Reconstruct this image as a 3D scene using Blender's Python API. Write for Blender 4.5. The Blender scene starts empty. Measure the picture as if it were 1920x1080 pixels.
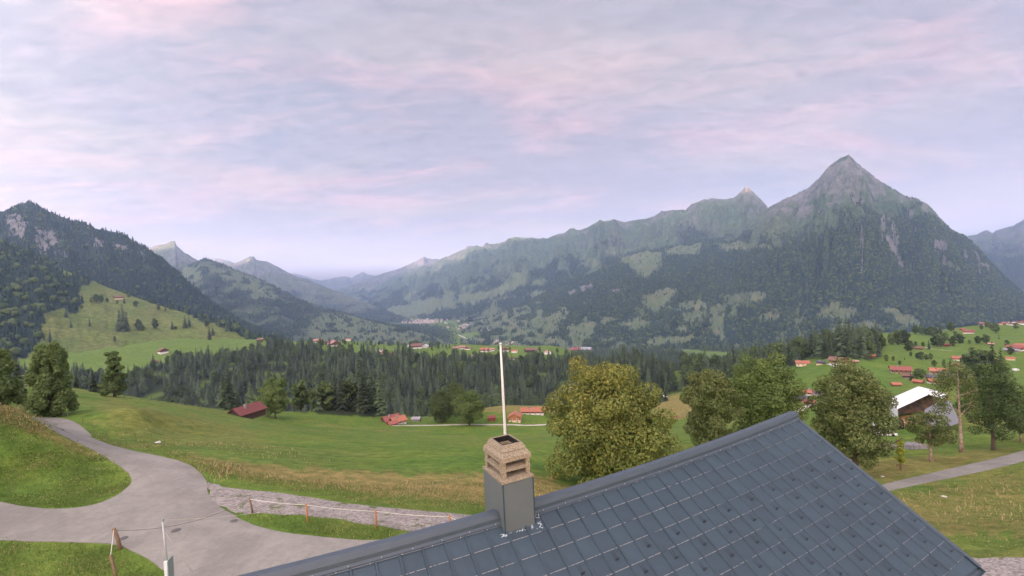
import bpy, bmesh, math, random
import numpy as np
from mathutils import Vector, Matrix
from mathutils.geometry import delaunay_2d_cdt

random.seed(7)
RNG = np.random.default_rng(7)
SC = bpy.context.scene
COL = SC.collection
R = math.radians

# ------------------------------------------------------------------ camera
FPX, ROLL = 830.0, R(3.0)          # focal length in photo pixels, camera roll
CR, SR = math.cos(ROLL), math.sin(ROLL)
cam_d = bpy.data.cameras.new('camera')
cam = bpy.data.objects.new('camera', cam_d)
COL.objects.link(cam)
cam_d.sensor_width = 36.0
cam_d.lens = 36.0 * FPX / 1920.0
cam_d.clip_start = 0.2
cam_d.clip_end = 120000.0
cam.matrix_world = Matrix(((CR, SR, 0, 0), (0, 0, -1, 0), (-SR, CR, 0, 0), (0, 0, 0, 1)))
SC.camera = cam

# ------------------------------------------------------------------ light
SUN_EL, SUN_AZ = R(2.6), R(-156.0)      # low dawn sun behind the camera, to the left
SUN_DIR = Vector((math.sin(SUN_AZ) * math.cos(SUN_EL), math.cos(SUN_AZ) * math.cos(SUN_EL), math.sin(SUN_EL)))
sun_d = bpy.data.lights.new('sun', 'SUN')
sun_d.energy = 5.0
sun_d.angle = R(0.55)
sun_d.color = (1.0, 0.60, 0.44)
sun = bpy.data.objects.new('sun', sun_d)
COL.objects.link(sun)
sun.rotation_euler = SUN_DIR.to_track_quat('Z', 'Y').to_euler()
SC.view_settings.view_transform = 'Standard'
SC.view_settings.look = 'None'
SC.view_settings.exposure = 3.8
SC.view_settings.gamma = 1.0
SC.cycles.use_denoising = True
SC.cycles.volume_bounces = 0
SC.cycles.max_bounces = 6
SC.cycles.diffuse_bounces = 3
SC.cycles.transparent_max_bounces = 8

world = bpy.data.worlds.new('World')
SC.world = world
world.use_nodes = True


class NT:
    """small helper to write node trees"""
    def __init__(self, tree):
        self.t = tree
        tree.nodes.clear()

    def n(self, typ, ins=None, **props):
        nd = self.t.nodes.new(typ)
        for k, v in props.items():
            setattr(nd, k, v)
        for k, v in (ins or {}).items():
            s = nd.inputs[k]
            if isinstance(v, bpy.types.NodeSocket):
                self.t.links.new(v, s)
            else:
                s.default_value = v
        return nd

    def math(self, op, a, b=0.0, c=0.0, clamp=False):
        return self.n('ShaderNodeMath', {0: a, 1: b, 2: c}, operation=op, use_clamp=clamp).outputs[0]

    def mix(self, f, a, b, mode='MIX'):
        a = a if isinstance(a, bpy.types.NodeSocket) else (*a, 1.0) if len(a) == 3 else a
        b = b if isinstance(b, bpy.types.NodeSocket) else (*b, 1.0) if len(b) == 3 else b
        nd = self.n('ShaderNodeMix', {0: f, 6: a, 7: b}, data_type='RGBA', blend_type=mode)
        return nd.outputs[2]

    def noise(self, vec, scale, detail=4.0, rough=0.55, dist=0.0, out=0):
        return self.n('ShaderNodeTexNoise', {'Vector': vec, 'Scale': scale, 'Detail': detail, 'Roughness': rough, 'Distortion': dist}).outputs[out]

    def ramp(self, f, lo, hi, a=0.0, b=1.0):
        return self.n('ShaderNodeMapRange', {0: f, 1: lo, 2: hi, 3: a, 4: b}, clamp=True).outputs[0]

    def smooth(self, f, lo, hi, a=0.0, b=1.0):
        return self.n('ShaderNodeMapRange', {0: f, 1: lo, 2: hi, 3: a, 4: b}, interpolation_type='SMOOTHSTEP', clamp=True).outputs[0]


def build_sky():
    t = NT(world.node_tree)
    sky = t.n('ShaderNodeTexSky', sky_type='NISHITA', sun_disc=False, sun_elevation=SUN_EL,
              sun_rotation=SUN_AZ, altitude=1100.0, air_density=1.0, dust_density=1.2, ozone_density=1.5)
    tc = t.n('ShaderNodeTexCoord')
    d = tc.outputs['Generated']
    sep = t.n('ShaderNodeSeparateXYZ', {0: d})
    zc = t.math('ADD', t.math('MAXIMUM', sep.outputs[2], 0.0), 0.10)
    px = t.math('DIVIDE', sep.outputs[0], zc)
    py = t.math('DIVIDE', sep.outputs[1], zc)
    pl = t.n('ShaderNodeCombineXYZ', {0: px, 1: py, 2: 0.0}).outputs[0]
    # soft altocumulus veil: wide sheets, finer ripples in them
    mp = t.n('ShaderNodeMapping', {'Vector': pl, 'Rotation': (0, 0, R(-62)), 'Scale': (0.55, 1.0, 1.0), 'Location': (LX, LY, 0.0)}).outputs[0]
    big = t.noise(mp, 0.55, 3.0, 0.5, 0.6)
    mid = t.noise(mp, 1.7, 5.0, 0.58, 0.8)
    rip = t.n('ShaderNodeMapping', {'Vector': pl, 'Rotation': (0, 0, R(18)), 'Scale': (1.0, 2.3, 1.0)}).outputs[0]
    fine = t.noise(rip, 6.5, 6.0, 0.62, 0.7)
    cover = t.math('ADD', t.math('MULTIPLY', big, 0.62), t.math('ADD', t.math('MULTIPLY', mid, 0.26), t.math('MULTIPLY', fine, 0.12)))
    mask = t.smooth(cover, 0.33, 0.53)
    # where the veil is thicker it is greyer, thinner sheets catch the pink of the dawn
    tone = t.noise(t.n('ShaderNodeMapping', {'Vector': pl, 'Rotation': (0, 0, R(-70)), 'Scale': (0.7, 1.3, 1.0), 'Location': (TX, TY_, 0.0)}).outputs[0], 0.8, 5.0, 0.55, 0.9)
    pink = t.smooth(t.math('ADD', t.math('MULTIPLY', tone, 0.85), t.math('MULTIPLY', fine, 0.15)), 0.46, 0.66)
    ccol = t.mix(pink, (0.480, 0.460, 0.570), (0.840, 0.580, 0.640))
    warm = t.smooth(t.noise(mp, 1.1, 4.0, 0.5, 0.5), 0.45, 0.66)
    ccol = t.mix(t.math('MULTIPLY', warm, 0.5), ccol, (0.68, 0.60, 0.59))
    lum = t.math('MULTIPLY', t.ramp(fine, 0.25, 0.75, 0.86, 1.13), t.ramp(mid, 0.25, 0.75, 0.91, 1.08))
    ccol = t.mix(1.0, ccol, t.n('ShaderNodeCombineXYZ', {0: lum, 1: lum, 2: lum}).outputs[0], 'MULTIPLY')
    # clouds scatter forward: brighter towards the sun
    dot = t.n('ShaderNodeVectorMath', {0: d, 1: SUN_DIR}, operation='DOT_PRODUCT').outputs['Value']
    fwd = t.math('POWER', t.ramp(dot, -1.0, 1.0), 3.0)
    gf = t.math('MULTIPLY', fwd, SKY_FWD)
    blue = t.mix(1.0, sky.outputs[0], (SKY_N, SKY_N, SKY_N), 'MULTIPLY')
    clear = t.mix(0.75, blue, (0.30, 0.46, 0.68))
    veil = t.math('ADD', 0.66, t.math('MULTIPLY', mask, 0.34))
    low = t.smooth(sep.outputs[2], 0.0, 0.16, 1.0, 0.0)
    col = t.mix(veil, clear, ccol)
    col = t.mix(t.math('MULTIPLY', low, 0.7), col, (1.32, 0.84, 0.64))
    glow = t.mix(1.0, col, (1.02, 0.93, 0.74), 'MULTIPLY')
    glow = t.mix(1.0, glow, t.n('ShaderNodeCombineXYZ', {0: gf, 1: gf, 2: gf}).outputs[0], 'MULTIPLY')
    col = t.mix(1.0, t.mix(1.0, col, (SKY_BASE, SKY_BASE, SKY_BASE), 'MULTIPLY'), glow, 'ADD')
    bg = t.n('ShaderNodeBackground', {'Color': col, 'Strength': 1.0})
    out = t.n('ShaderNodeOutputWorld', {'Surface': bg.outputs[0]})


LX, LY, TX, TY_ = 1.9, 9.4, 5.5, 9.9
SKY_BASE, SKY_FWD, SKY_N = 0.070, 1.12, 0.12
build_sky()


# ------------------------------------------------------------------ pixels to places
def ray(px, py):
    u = (px - 960.0) / FPX
    v = (540.0 - py) / FPX
    return u * CR + v * SR, 1.0, -u * SR + v * CR


def at(px, py, Y):
    d = ray(px, py)
    return Vector((d[0] * Y, Y, d[2] * Y))


def pix(x, y, z):
    """world arrays -> photo pixels"""
    a = x / y
    b = z / y
    return 960.0 + FPX * (a * CR - b * SR), 540.0 - FPX * (a * SR + b * CR)


# ------------------------------------------------------------------ numpy noise
_perm = np.random.default_rng(11).permutation(4096).astype(np.int64)
_gang = np.random.default_rng(12).uniform(0, 2 * math.pi, 4096)
_gx, _gy = np.cos(_gang), np.sin(_gang)


def pnoise(x, y, seed=0):
    x = np.asarray(x, float) + seed * 17.31
    y = np.asarray(y, float) + seed * 9.77
    xi = np.floor(x).astype(np.int64)
    yi = np.floor(y).astype(np.int64)
    xf, yf = x - xi, y - yi
    u = xf * xf * xf * (xf * (xf * 6 - 15) + 10)
    v = yf * yf * yf * (yf * (yf * 6 - 15) + 10)

    def g(ix, iy, dx, dy):
        h = _perm[(_perm[ix & 4095] + iy) & 4095]
        return _gx[h] * dx + _gy[h] * dy
    a = g(xi, yi, xf, yf)
    b = g(xi + 1, yi, xf - 1, yf)
    c = g(xi, yi + 1, xf, yf - 1)
    d = g(xi + 1, yi + 1, xf - 1, yf - 1)
    return (a + u * (b - a)) * (1 - v) + (c + u * (d - c)) * v


def fbm(x, y, octv=5, seed=0, gain=0.5, ridged=False):
    s, a, f = 0.0, 1.0, 1.0
    for o in range(octv):
        n = pnoise(x * f, y * f, seed + o)
        s = s + a * ((0.5 - np.abs(n)) if ridged else n)
        a *= gain
        f *= 2.03
    return s


def in_poly(px, py, poly):
    inside = np.zeros(px.shape, bool)
    n = len(poly)
    for i in range(n):
        x0, y0 = poly[i]
        x1, y1 = poly[(i + 1) % n]
        if y0 == y1:
            continue
        c = ((y0 > py) != (y1 > py)) & (px < (x1 - x0) * (py - y0) / (y1 - y0) + x0)
        inside ^= c
    return inside


# ------------------------------------------------------------------ object helpers
def link(name, me, parent=None, mat=None):
    o = bpy.data.objects.new(name, me)
    COL.objects.link(o)
    if parent is not None:
        o.parent = parent
    if mat is not None and me is not None:
        me.materials.clear()
        me.materials.append(mat)
    return o


def tag(o, label=None, cat=None, group=None, kind=None):
    if label:
        o['label'] = label
    if cat:
        o['category'] = cat
    if group:
        o['group'] = group
    if kind:
        o['kind'] = kind
    return o


def empty(name, loc, rz=0.0, label=None, cat=None, group=None):
    o = bpy.data.objects.new(name, None)
    o.empty_display_size = 0.2
    COL.objects.link(o)
    o.location = loc
    o.rotation_euler = (0, 0, rz)
    return tag(o, label, cat, group)


def np_mesh(name, verts, quads=None, tris=None, smooth=False, attrs=None):
    me = bpy.data.meshes.new(name)
    verts = np.asarray(verts, np.float32)
    me.vertices.add(len(verts))
    me.vertices.foreach_set('co', verts.ravel())
    loops, starts, tot = [], [], 0
    for arr, k in ((quads, 4), (tris, 3)):
        if arr is not None and len(arr):
            arr = np.asarray(arr, np.int32)
            loops.append(arr.ravel())
            starts.append(tot + np.arange(len(arr), dtype=np.int32) * k)
            tot += arr.size
    if loops:
        loops = np.concatenate(loops)
        starts = np.concatenate(starts)
        me.loops.add(len(loops))
        me.loops.foreach_set('vertex_index', loops)
        me.polygons.add(len(starts))
        me.polygons.foreach_set('loop_start', starts)
    me.update(calc_edges=True)
    if smooth:
        me.polygons.foreach_set('use_smooth', np.ones(len(me.polygons), bool))
    for k, v in (attrs or {}).items():
        v = np.asarray(v, np.float32)
        if v.ndim == 2:
            a = me.attributes.new(k, 'FLOAT_COLOR', 'POINT')
            if v.shape[1] == 3:
                v = np.concatenate([v, np.ones((len(v), 1), np.float32)], 1)
            a.data.foreach_set('color', v.ravel())
        else:
            a = me.attributes.new(k, 'FLOAT', 'POINT')
            a.data.foreach_set('value', v)
    me.validate()
    return me


class MB:
    """collects boxes, bars, tubes and free faces; build() links them as ONE mesh object"""
    def __init__(self):
        self.v, self.f = [], []

    def face_set(self, verts, faces):
        o = len(self.v)
        self.v.extend([tuple(p) for p in verts])
        self.f.extend([tuple(i + o for i in f) for f in faces])
        return self

    def box(self, x0, x1, y0, y1, z0, z1, M=None):
        vs = [Vector((x, y, z)) for z in (z0, z1) for y in (y0, y1) for x in (x0, x1)]
        if M is not None:
            vs = [M @ p for p in vs]
        return self.face_set(vs, [(0, 2, 3, 1), (4, 5, 7, 6), (0, 1, 5, 4), (2, 6, 7, 3), (0, 4, 6, 2), (1, 3, 7, 5)])

    def prism(self, pts, d):
        """closed outline extruded by vector d"""
        n = len(pts)
        d = Vector(d)
        vs = [Vector(p) for p in pts] + [Vector(p) + d for p in pts]
        fs = [tuple(range(n))[::-1], tuple(range(n, 2 * n))] + [(i, (i + 1) % n, n + (i + 1) % n, n + i) for i in range(n)]
        return self.face_set(vs, fs)

    def tube(self, pts, rad, seg=8, cap=True):
        pts = [Vector(p) for p in pts]
        rad = rad if isinstance(rad, (list, tuple)) else [rad] * len(pts)
        vs, fs = [], []
        up = Vector((0.13, 0.21, 1.0))
        for i, p in enumerate(pts):
            t = (pts[min(i + 1, len(pts) - 1)] - pts[max(i - 1, 0)]).normalized()
            a = t.cross(up)
            if a.length < 1e-3:
                a = t.cross(Vector((1, 0, 0)))
            a.normalize()
            b = t.cross(a)
            for k in range(seg):
                an = 2 * math.pi * k / seg
                vs.append(p + (a * math.cos(an) + b * math.sin(an)) * rad[i])
        for i in range(len(pts) - 1):
            for k in range(seg):
                k2 = (k + 1) % seg
                fs.append((i * seg + k, (i + 1) * seg + k, (i + 1) * seg + k2, i * seg + k2))
        if cap:
            fs.append(tuple(range(seg)))
            fs.append(tuple(range((len(pts) - 1) * seg, len(pts) * seg))[::-1])
        return self.face_set(vs, fs)

    def mesh(self, name, mat=None, smooth=False, bevel=0.0):
        me = bpy.data.meshes.new(name)
        me.from_pydata(self.v, [], self.f)
        bm = bmesh.new()
        bm.from_mesh(me)
        bmesh.ops.recalc_face_normals(bm, faces=bm.faces)
        if bevel:
            bmesh.ops.bevel(bm, geom=[e for e in bm.edges if e.calc_face_angle(0) > 0.5], offset=bevel, segments=2, affect='EDGES', profile=0.6)
        bm.to_mesh(me)
        bm.free()
        if smooth:
            me.polygons.foreach_set('use_smooth', np.ones(len(me.polygons), bool))
        if mat:
            me.materials.append(mat)
        return me

    def build(self, name, mat, parent=None, smooth=False, bevel=0.0):
        return link(name, self.mesh(name, mat, smooth, bevel), parent)


def kids(o, table):
    return table.get(o.name, [])


def copy_tree(root, **kw):
    c = root.copy()
    COL.objects.link(c)
    for ch in root.children:
        d = ch.copy()
        COL.objects.link(d)
        d.parent = c
        for g in ch.children:
            e = g.copy()
            COL.objects.link(e)
            e.parent = d
    for k, v in kw.items():
        if k == 'label':
            c['label'] = v
        elif k == 'group':
            c['group'] = v
        else:
            setattr(c, k, v)
    return c


# ------------------------------------------------------------------ materials
MATS = {}


def mat(name, col, rough=0.8, metal=0.0, var=0.0, scale=3.0, bump=0.0, bscale=40.0, spec=0.3, col2=None, coat=0.0, coord='Object', rand=0.0):
    if name in MATS:
        return MATS[name]
    m = bpy.data.materials.new(name)
    m.use_nodes = True
    t = NT(m.node_tree)
    vec = t.n('ShaderNodeTexCoord').outputs[coord]
    c = None
    if col2 is not None:
        n = t.smooth(t.noise(vec, scale, 6.0, 0.6), 0.38, 0.64)
        c = t.mix(n, col, col2)
    else:
        c = t.mix(0.0, col, col)
    if var:
        n = t.ramp(t.noise(vec, scale * 2.7, 6.0, 0.65), 0.25, 0.75, 1 - var, 1 + var)
        c = t.mix(1.0, c, t.n('ShaderNodeCombineXYZ', {0: n, 1: n, 2: n}).outputs[0], 'MULTIPLY')
    if rand:
        r = t.n('ShaderNodeObjectInfo').outputs['Random']
        n = t.ramp(r, 0.0, 1.0, 1 - rand, 1 + rand)
        c = t.mix(1.0, c, t.n('ShaderNodeCombineXYZ', {0: n, 1: n, 2: n}).outputs[0], 'MULTIPLY')
    b = t.n('ShaderNodeBsdfPrincipled', {'Base Color': c, 'Roughness': rough, 'Metallic': metal, 'Specular IOR Level': spec, 'Coat Weight': coat})
    if bump:
        bn = t.n('ShaderNodeBump', {'Height': t.noise(vec, bscale, 5.0, 0.6), 'Strength': bump, 'Distance': 0.05})
        t.t.links.new(bn.outputs[0], b.inputs['Normal'])
    t.n('ShaderNodeOutputMaterial', {'Surface': b.outputs[0]})
    MATS[name] = m
    return m

# ------------------------------------------------------------------ the ground: a smooth height field through surveyed points
_ctl = []


def cY(*rows):
    for px, py, Y in rows:
        p = at(px, py, Y)
        _ctl.append((p.x, p.y, p.z))


def cZ(*rows):
    for px, py, Z in rows:
        d = ray(px, py)
        k = Z / d[2]
        _ctl.append((d[0] * k, k, Z))


def cW(*rows):
    _ctl.extend(rows)


cZ((0, 1070, -12.3), (250, 1040, -12.5), (600, 1010, -12.7), (0, 965, -12.2), (200, 960, -12.4), (380, 960, -12.6), (470, 960, -12.8),
   (580, 975, -12.8), (700, 990, -13.0), (845, 985, -13.2), (260, 890, -12.4), (330, 880, -12.7), (180, 835, -12.9), (105, 808, -13.1),
   (400, 885, -13.2), (290, 840, -13.5), (400, 925, -12.8), (560, 945, -13.0), (700, 962, -13.3), (860, 975, -13.5))
cY((65, 787, 64), (110, 795, 62), (160, 814, 58), (0, 763, 38), (60, 798, 36), (120, 850, 34.5), (0, 900, 31), (100, 905, 31.3), (245, 905, 31.8),
   (700, 925, 32.5), (900, 945, 31), (1040, 940, 33), (500, 880, 38), (640, 880, 41), (900, 880, 42), (640, 830, 75), (900, 830, 80), (400, 830, 60),
   (300, 800, 70), (1030, 830, 82), (220, 760, 110), (430, 777, 170), (330, 758, 150), (120, 738, 120), (10, 722, 130), (560, 797, 215),
   (740, 797, 250), (880, 797, 255), (1000, 797, 260), (640, 771, 275), (700, 788, 262), (930, 762, 315), (1020, 762, 315), (1180, 675, 820), (1300, 692, 760),
   (1270, 748, 330), (1260, 782, 265), (1560, 700, 370), (1560, 672, 470), (1500, 730, 300), (1520, 780, 150), (1512, 812, 110),
   (1690, 742, 185), (1720, 785, 115), (1850, 722, 290), (1700, 700, 400), (1800, 660, 560), (1650, 660, 520), (1880, 680, 480), (1850, 630, 800),
   (1720, 640, 700), (1900, 612, 1150), (1800, 617, 1050), (1640, 627, 900), (1540, 650, 800), (1880, 606, 1500), (1950, 606, 1500), (1680, 915, 46), (1900, 860, 62), (1890, 1050, 23.5),
   (1880, 960, 36), (1745, 865, 66), (1803, 850, 72), (1860, 843, 76), (1690, 862, 66), (1145, 918, 42), (1350, 862, 60), (1450, 842, 64), (1605, 885, 60),
   (2100, 800, 90), (2100, 650, 500), (2100, 1000, 25), (-150, 720, 60), (-150, 680, 160))
cW((0, 9, -12.4), (8, 11, -13.4), (4, 17, -14.0), (-10, 9, -12.3), (16, 14, -15.0), (0, 2, -12), (-30, 5, -10), (25, 4, -14), (-60, 20, -2), (60, 20, -22), (-64, 50, -8), (-60, 70, -16.5),
   (0, -8, -11), (-50, -15, -4), (50, -15, -14), (-180, 30, 12), (180, 40, -50), (600, 100, -120), (-600, 100, 40))
for px in (60, 250, 450, 650, 850, 1050, 1250):
    for Y, Z in ((390, -118), (480, -165), (590, -212), (700, -215), (850, -196), (970, -180), (1150, -167), (1300, -163), (1400, -170), (1650, -250), (2100, -340), (2500, -390)):
        if px < 200 and Y < 500:
            Z += 40
        if Y >= 850 and Y < 2000:
            Z -= 0.13 * (min(px, 1100) - 850) * Y / 1300.0
        if px > 1200:
            Z = {700: -170, 850: -185, 970: -230, 1150: -290, 1300: -330, 1400: -350, 1650: -380}.get(Y, Z)
        X = ray(px, 640)[0] * Y
        _ctl.append((X, Y, Z))
for px in (1450, 1600, 1750, 1900, 2100):
    for Y, Z in ((1300 if px < 1800 else 1900, -260 if px < 1800 else -300), (2300, -385), (3000, -390)):
        _ctl.append((ray(px, 620)[0] * Y, Y, Z))
for Y, Z in ((3500, -392), (5000, -388), (7000, -375), (10000, -330), (15000, -230), (24000, -100), (40000, -60)):
    for px in (-300, 300, 700, 1000, 1400, 1900, 2300):
        _ctl.append((ray(px, 590)[0] * Y, Y, Z))


class TPS:
    def __init__(self, pts, lam=2e-5):
        P = np.array(pts, float)
        self.A = self.to(P[:, 0], P[:, 1])
        v = self.val(P[:, 0], P[:, 1], P[:, 2])
        n = len(P)
        K = self.k(self.A, self.A) + lam * np.eye(n)
        Q = np.column_stack([np.ones(n), self.A])
        M = np.zeros((n + 3, n + 3))
        M[:n, :n] = K
        M[:n, n:] = Q
        M[n:, :n] = Q.T
        s = np.linalg.solve(M, np.concatenate([v, np.zeros(3)]))
        self.w, self.c = s[:n], s[n:]

    @staticmethod
    def to(x, y):
        d = np.hypot(x, y)
        return np.column_stack([np.arctan2(x, y) * 1.6, np.log(d + 6.0)])

    @staticmethod
    def val(x, y, z):
        return (z + 12.5) / (np.hypot(x, y) + 20.0)

    @staticmethod
    def k(a, b):
        d2 = ((a[:, None, :] - b[None, :, :]) ** 2).sum(-1)
        return np.where(d2 > 1e-12, 0.5 * d2 * np.log(np.maximum(d2, 1e-12)), 0.0)

    def __call__(self, x, y):
        x = np.asarray(x, float)
        sh = x.shape
        x, y = x.ravel(), np.asarray(y, float).ravel()
        out = np.empty(len(x))
        for i in range(0, len(x), 40000):
            a = self.to(x[i:i + 40000], y[i:i + 40000])
            out[i:i + 40000] = self.k(a, self.A) @ self.w + self.c[0] + a @ self.c[1:]
        return (out * (np.hypot(x, y) + 20.0) - 12.5).reshape(sh)


_tps = TPS(_ctl)


def Hs(x, y):
    """smooth ground height, all round"""
    x = np.asarray(x, float)
    y = np.asarray(y, float)
    d = np.hypot(x, y)
    az = np.abs(np.arctan2(x, y))
    w = np.clip((az - R(88)) / R(40), 0, 1)
    w = w * w * (3 - 2 * w)
    back = -12.0 + 0.10 * d * np.minimum(1.0, 1200.0 / (d + 1.0)) ** 0.95
    azc = np.minimum(az, R(115)) * np.sign(np.arctan2(x, y))
    front = _tps(np.sin(azc) * d, np.cos(azc) * d)
    return front * (1 - w) + back * w


def Hbump(x, y):
    d = np.hypot(x, y)
    far = np.clip((d - 15.0) / 60.0, 0, 1)
    b = 0.10 * fbm(x / 3.1, y / 3.1, 4, 3) * np.clip(d / 60, 0.3, 1)
    b = b + far * 0.45 * fbm(x / 17.0, y / 17.0, 4, 5)
    b = b + np.clip((d - 300) / 500, 0, 1) * 6.0 * fbm(x / 160.0, y / 160.0, 4, 8)
    return b


def H(x, y):
    x = np.atleast_1d(np.asarray(x, float))
    y = np.atleast_1d(np.asarray(y, float))
    return Hs(x, y) + Hbump(x, y) * (1 - flatten(x, y))


def H1(x, y):
    return float(H(np.array([x]), np.array([y]))[0])


_steps = np.exp(np.linspace(math.log(12), math.log(3500), 700))


def G(px, py, smooth=False):
    """first place where the line of sight through a photo pixel meets the ground"""
    d = ray(px, py)
    Y = _steps
    h = (Hs if smooth else H)(d[0] * Y, Y)
    s = d[2] * Y - h
    i = np.argmax(s < 0)
    if s[i] >= 0:
        i = len(Y) - 1
    if i > 0:
        a = s[i - 1] / (s[i - 1] - s[i])
        Yh = Y[i - 1] + a * (Y[i] - Y[i - 1])
    else:
        Yh = Y[0]
    return Vector((d[0] * Yh, Yh, d[2] * Yh))


# outlines of everything paved, in plan
ROAD_PX = [(-60, 935), (0, 942), (40, 950), (90, 955), (140, 953), (180, 946), (215, 932), (238, 915), (247, 902), (240, 888), (222, 873), (195, 856), (165, 840),
           (135, 826), (108, 812), (92, 803), (100, 800), (130, 806), (165, 818), (200, 832), (250, 846), (300, 856), (345, 868), (372, 884), (388, 905), (390, 925),
           (405, 945), (435, 965), (475, 985), (530, 999), (600, 1008), (680, 1014), (760, 1021), (760, 1110), (330, 1110), (322, 1080), (300, 1066), (262, 1040), (215, 1022),
           (150, 1018), (80, 1016), (0, 1014), (-60, 1013)]
GRAVEL_PX = [(386, 905), (420, 914), (480, 921), (560, 930), (650, 943), (760, 955), (870, 966), (960, 975), (960, 1010), (880, 1003), (800, 997), (715, 988), (640, 975), (560, 965),
             (480, 963), (445, 962), (405, 946), (391, 930)]
FARROAD_PX = [(58, 784), (85, 783), (118, 785), (142, 793), (160, 806), (172, 819), (150, 817), (120, 806), (95, 800), (75, 795)]
LANE_PX = [(1640, 914), (1680, 903), (1740, 889), (1800, 875), (1860, 861), (1930, 842), (2000, 822), (2000, 838), (1930, 862), (1860, 880), (1800, 893), (1740, 905), (1690, 916), (1650, 924)]
YARD_PX = [(1800, 1052), (1838, 1048), (1880, 1046), (1925, 1047), (1990, 1050), (1990, 1120), (1800, 1120)]


def dense(poly, n=4, wob=0.0, seed=1):
    P = np.array(poly, float)
    out = []
    m = len(P)
    for i in range(m):
        p0, p1, p2, p3 = P[i - 1], P[i], P[(i + 1) % m], P[(i + 2) % m]
        for k in range(n):
            t = k / n
            q = 0.5 * ((2 * p1) + (p2 - p0) * t + (2 * p0 - 5 * p1 + 4 * p2 - p3) * t * t + (3 * p1 - p0 - 3 * p2 + p3) * t ** 3)
            out.append(q)
    return np.array(out)


def plan(poly_px, n=3, wob=0.05):
    q = dense(poly_px, n)
    w = np.array([tuple(G(a, b, True))[:2] for a, b in q])
    i = np.arange(len(w))
    w[:, 0] += wob * pnoise(i * 0.9, i * 0 + 3.3, 4) * 2
    w[:, 1] += wob * pnoise(i * 0.9, i * 0 + 7.9, 5) * 2
    return w


_flat = []


def flatten(x, y):
    """1 on paved ground, falling to 0 within a metre or two"""
    out = np.zeros(np.shape(x))
    for poly, (x0, x1, y0, y1) in _flat:
        sel = (x > x0) & (x < x1) & (y > y0) & (y < y1)
        if not sel.any():
            continue
        xs, ys = x[sel], y[sel]
        ins = in_poly(xs, ys, poly)
        a = poly
        b = np.roll(poly, -1, 0)
        dm = np.full(len(xs), 1e9)
        for (ax, ay), (bx, by) in zip(a, b):
            ex, ey = bx - ax, by - ay
            t = np.clip(((xs - ax) * ex + (ys - ay) * ey) / (ex * ex + ey * ey + 1e-9), 0, 1)
            dm = np.minimum(dm, np.hypot(xs - ax - t * ex, ys - ay - t * ey))
        v = np.where(ins, 1.0, np.clip(1 - dm / 1.5, 0, 1))
        out[sel] = np.maximum(out[sel], v)
    return out


PLANS = {}
for nm, pp in (('road', ROAD_PX), ('gravel', GRAVEL_PX), ('far_road', FARROAD_PX), ('lane', LANE_PX), ('yard', YARD_PX)):
    w = plan(pp, 3, 0.04 if nm != 'gravel' else 0.25)
    PLANS[nm] = w
    _flat.append((w, (w[:, 0].min() - 2, w[:, 0].max() + 2, w[:, 1].min() - 2, w[:, 1].max() + 2)))


# ------------------------------------------------------------------ materials of the land
def land_material(name, base, dryc, forestc, rockc, detail=1.0, coord_scale=1.0):
    m = bpy.data.materials.new(name)
    m.use_nodes = True
    t = NT(m.node_tree)
    pos = t.n('ShaderNodeNewGeometry').outputs['Position']
    A = lambda k: t.n('ShaderNodeAttribute', attribute_name=k).outputs['Fac']
    n1 = t.noise(pos, 0.09 * coord_scale, 6.0, 0.62, 0.6)
    n2 = t.noise(pos, 0.9 * coord_scale, 6.0, 0.65, 0.4)
    n3 = t.noise(pos, 7.0 * coord_scale, 4.0, 0.6)
    vary_mid = t.ramp(n2, 0.3, 0.72, 0.62, 1.34)  # random tone of the land cover, a coarser and a finer noise
    vary_fine = t.ramp(n3, 0.25, 0.75, 0.72, 1.28)
    c = t.mix(t.smooth(n1, 0.36, 0.64), base[0], base[1])
    dry = t.math('MULTIPLY', A('dry'), t.ramp(t.math('ADD', t.math('MULTIPLY', n2, 0.6), t.math('MULTIPLY', n3, 0.4)), 0.30, 0.60, 0.25, 1.15), clamp=True)
    c = t.mix(dry, c, dryc)
    st_ = t.noise(t.n('ShaderNodeMapping', {'Vector': pos, 'Rotation': (0, 0, R(-14)), 'Scale': (0.02, 0.42, 0.3)}).outputs[0], 1.0 * coord_scale, 4.0, 0.6, 0.5)
    mul = t.math('MULTIPLY', t.math('MULTIPLY', vary_mid, vary_fine), t.ramp(st_, 0.35, 0.65, 0.86, 1.14))
    c = t.mix(1.0, c, t.n('ShaderNodeCombineXYZ', {0: mul, 1: mul, 2: mul}).outputs[0], 'MULTIPLY')
    c = t.mix(A('mead'), c, t.mix(t.smooth(n2, 0.35, 0.65), (0.120, 0.180, 0.085), (0.165, 0.185, 0.105)))
    c = t.mix(A('forest'), c, forestc)
    rk = t.mix(t.smooth(n2, 0.35, 0.65), rockc[0], rockc[1])
    c = t.mix(A('rock'), c, rk)
    b = t.n('ShaderNodeBsdfPrincipled', {'Base Color': c, 'Roughness': 0.9, 'Specular IOR Level': 0.15})
    hgt = t.math('ADD', t.math('MULTIPLY', n2, 0.7), t.math('MULTIPLY', n3, 0.3))
    bn = t.n('ShaderNodeBump', {'Height': hgt, 'Strength': 0.55, 'Distance': 0.22 * detail / coord_scale})
    t.t.links.new(bn.outputs[0], b.inputs['Normal'])
    t.n('ShaderNodeOutputMaterial', {'Surface': b.outputs[0]})
    return m


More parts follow.
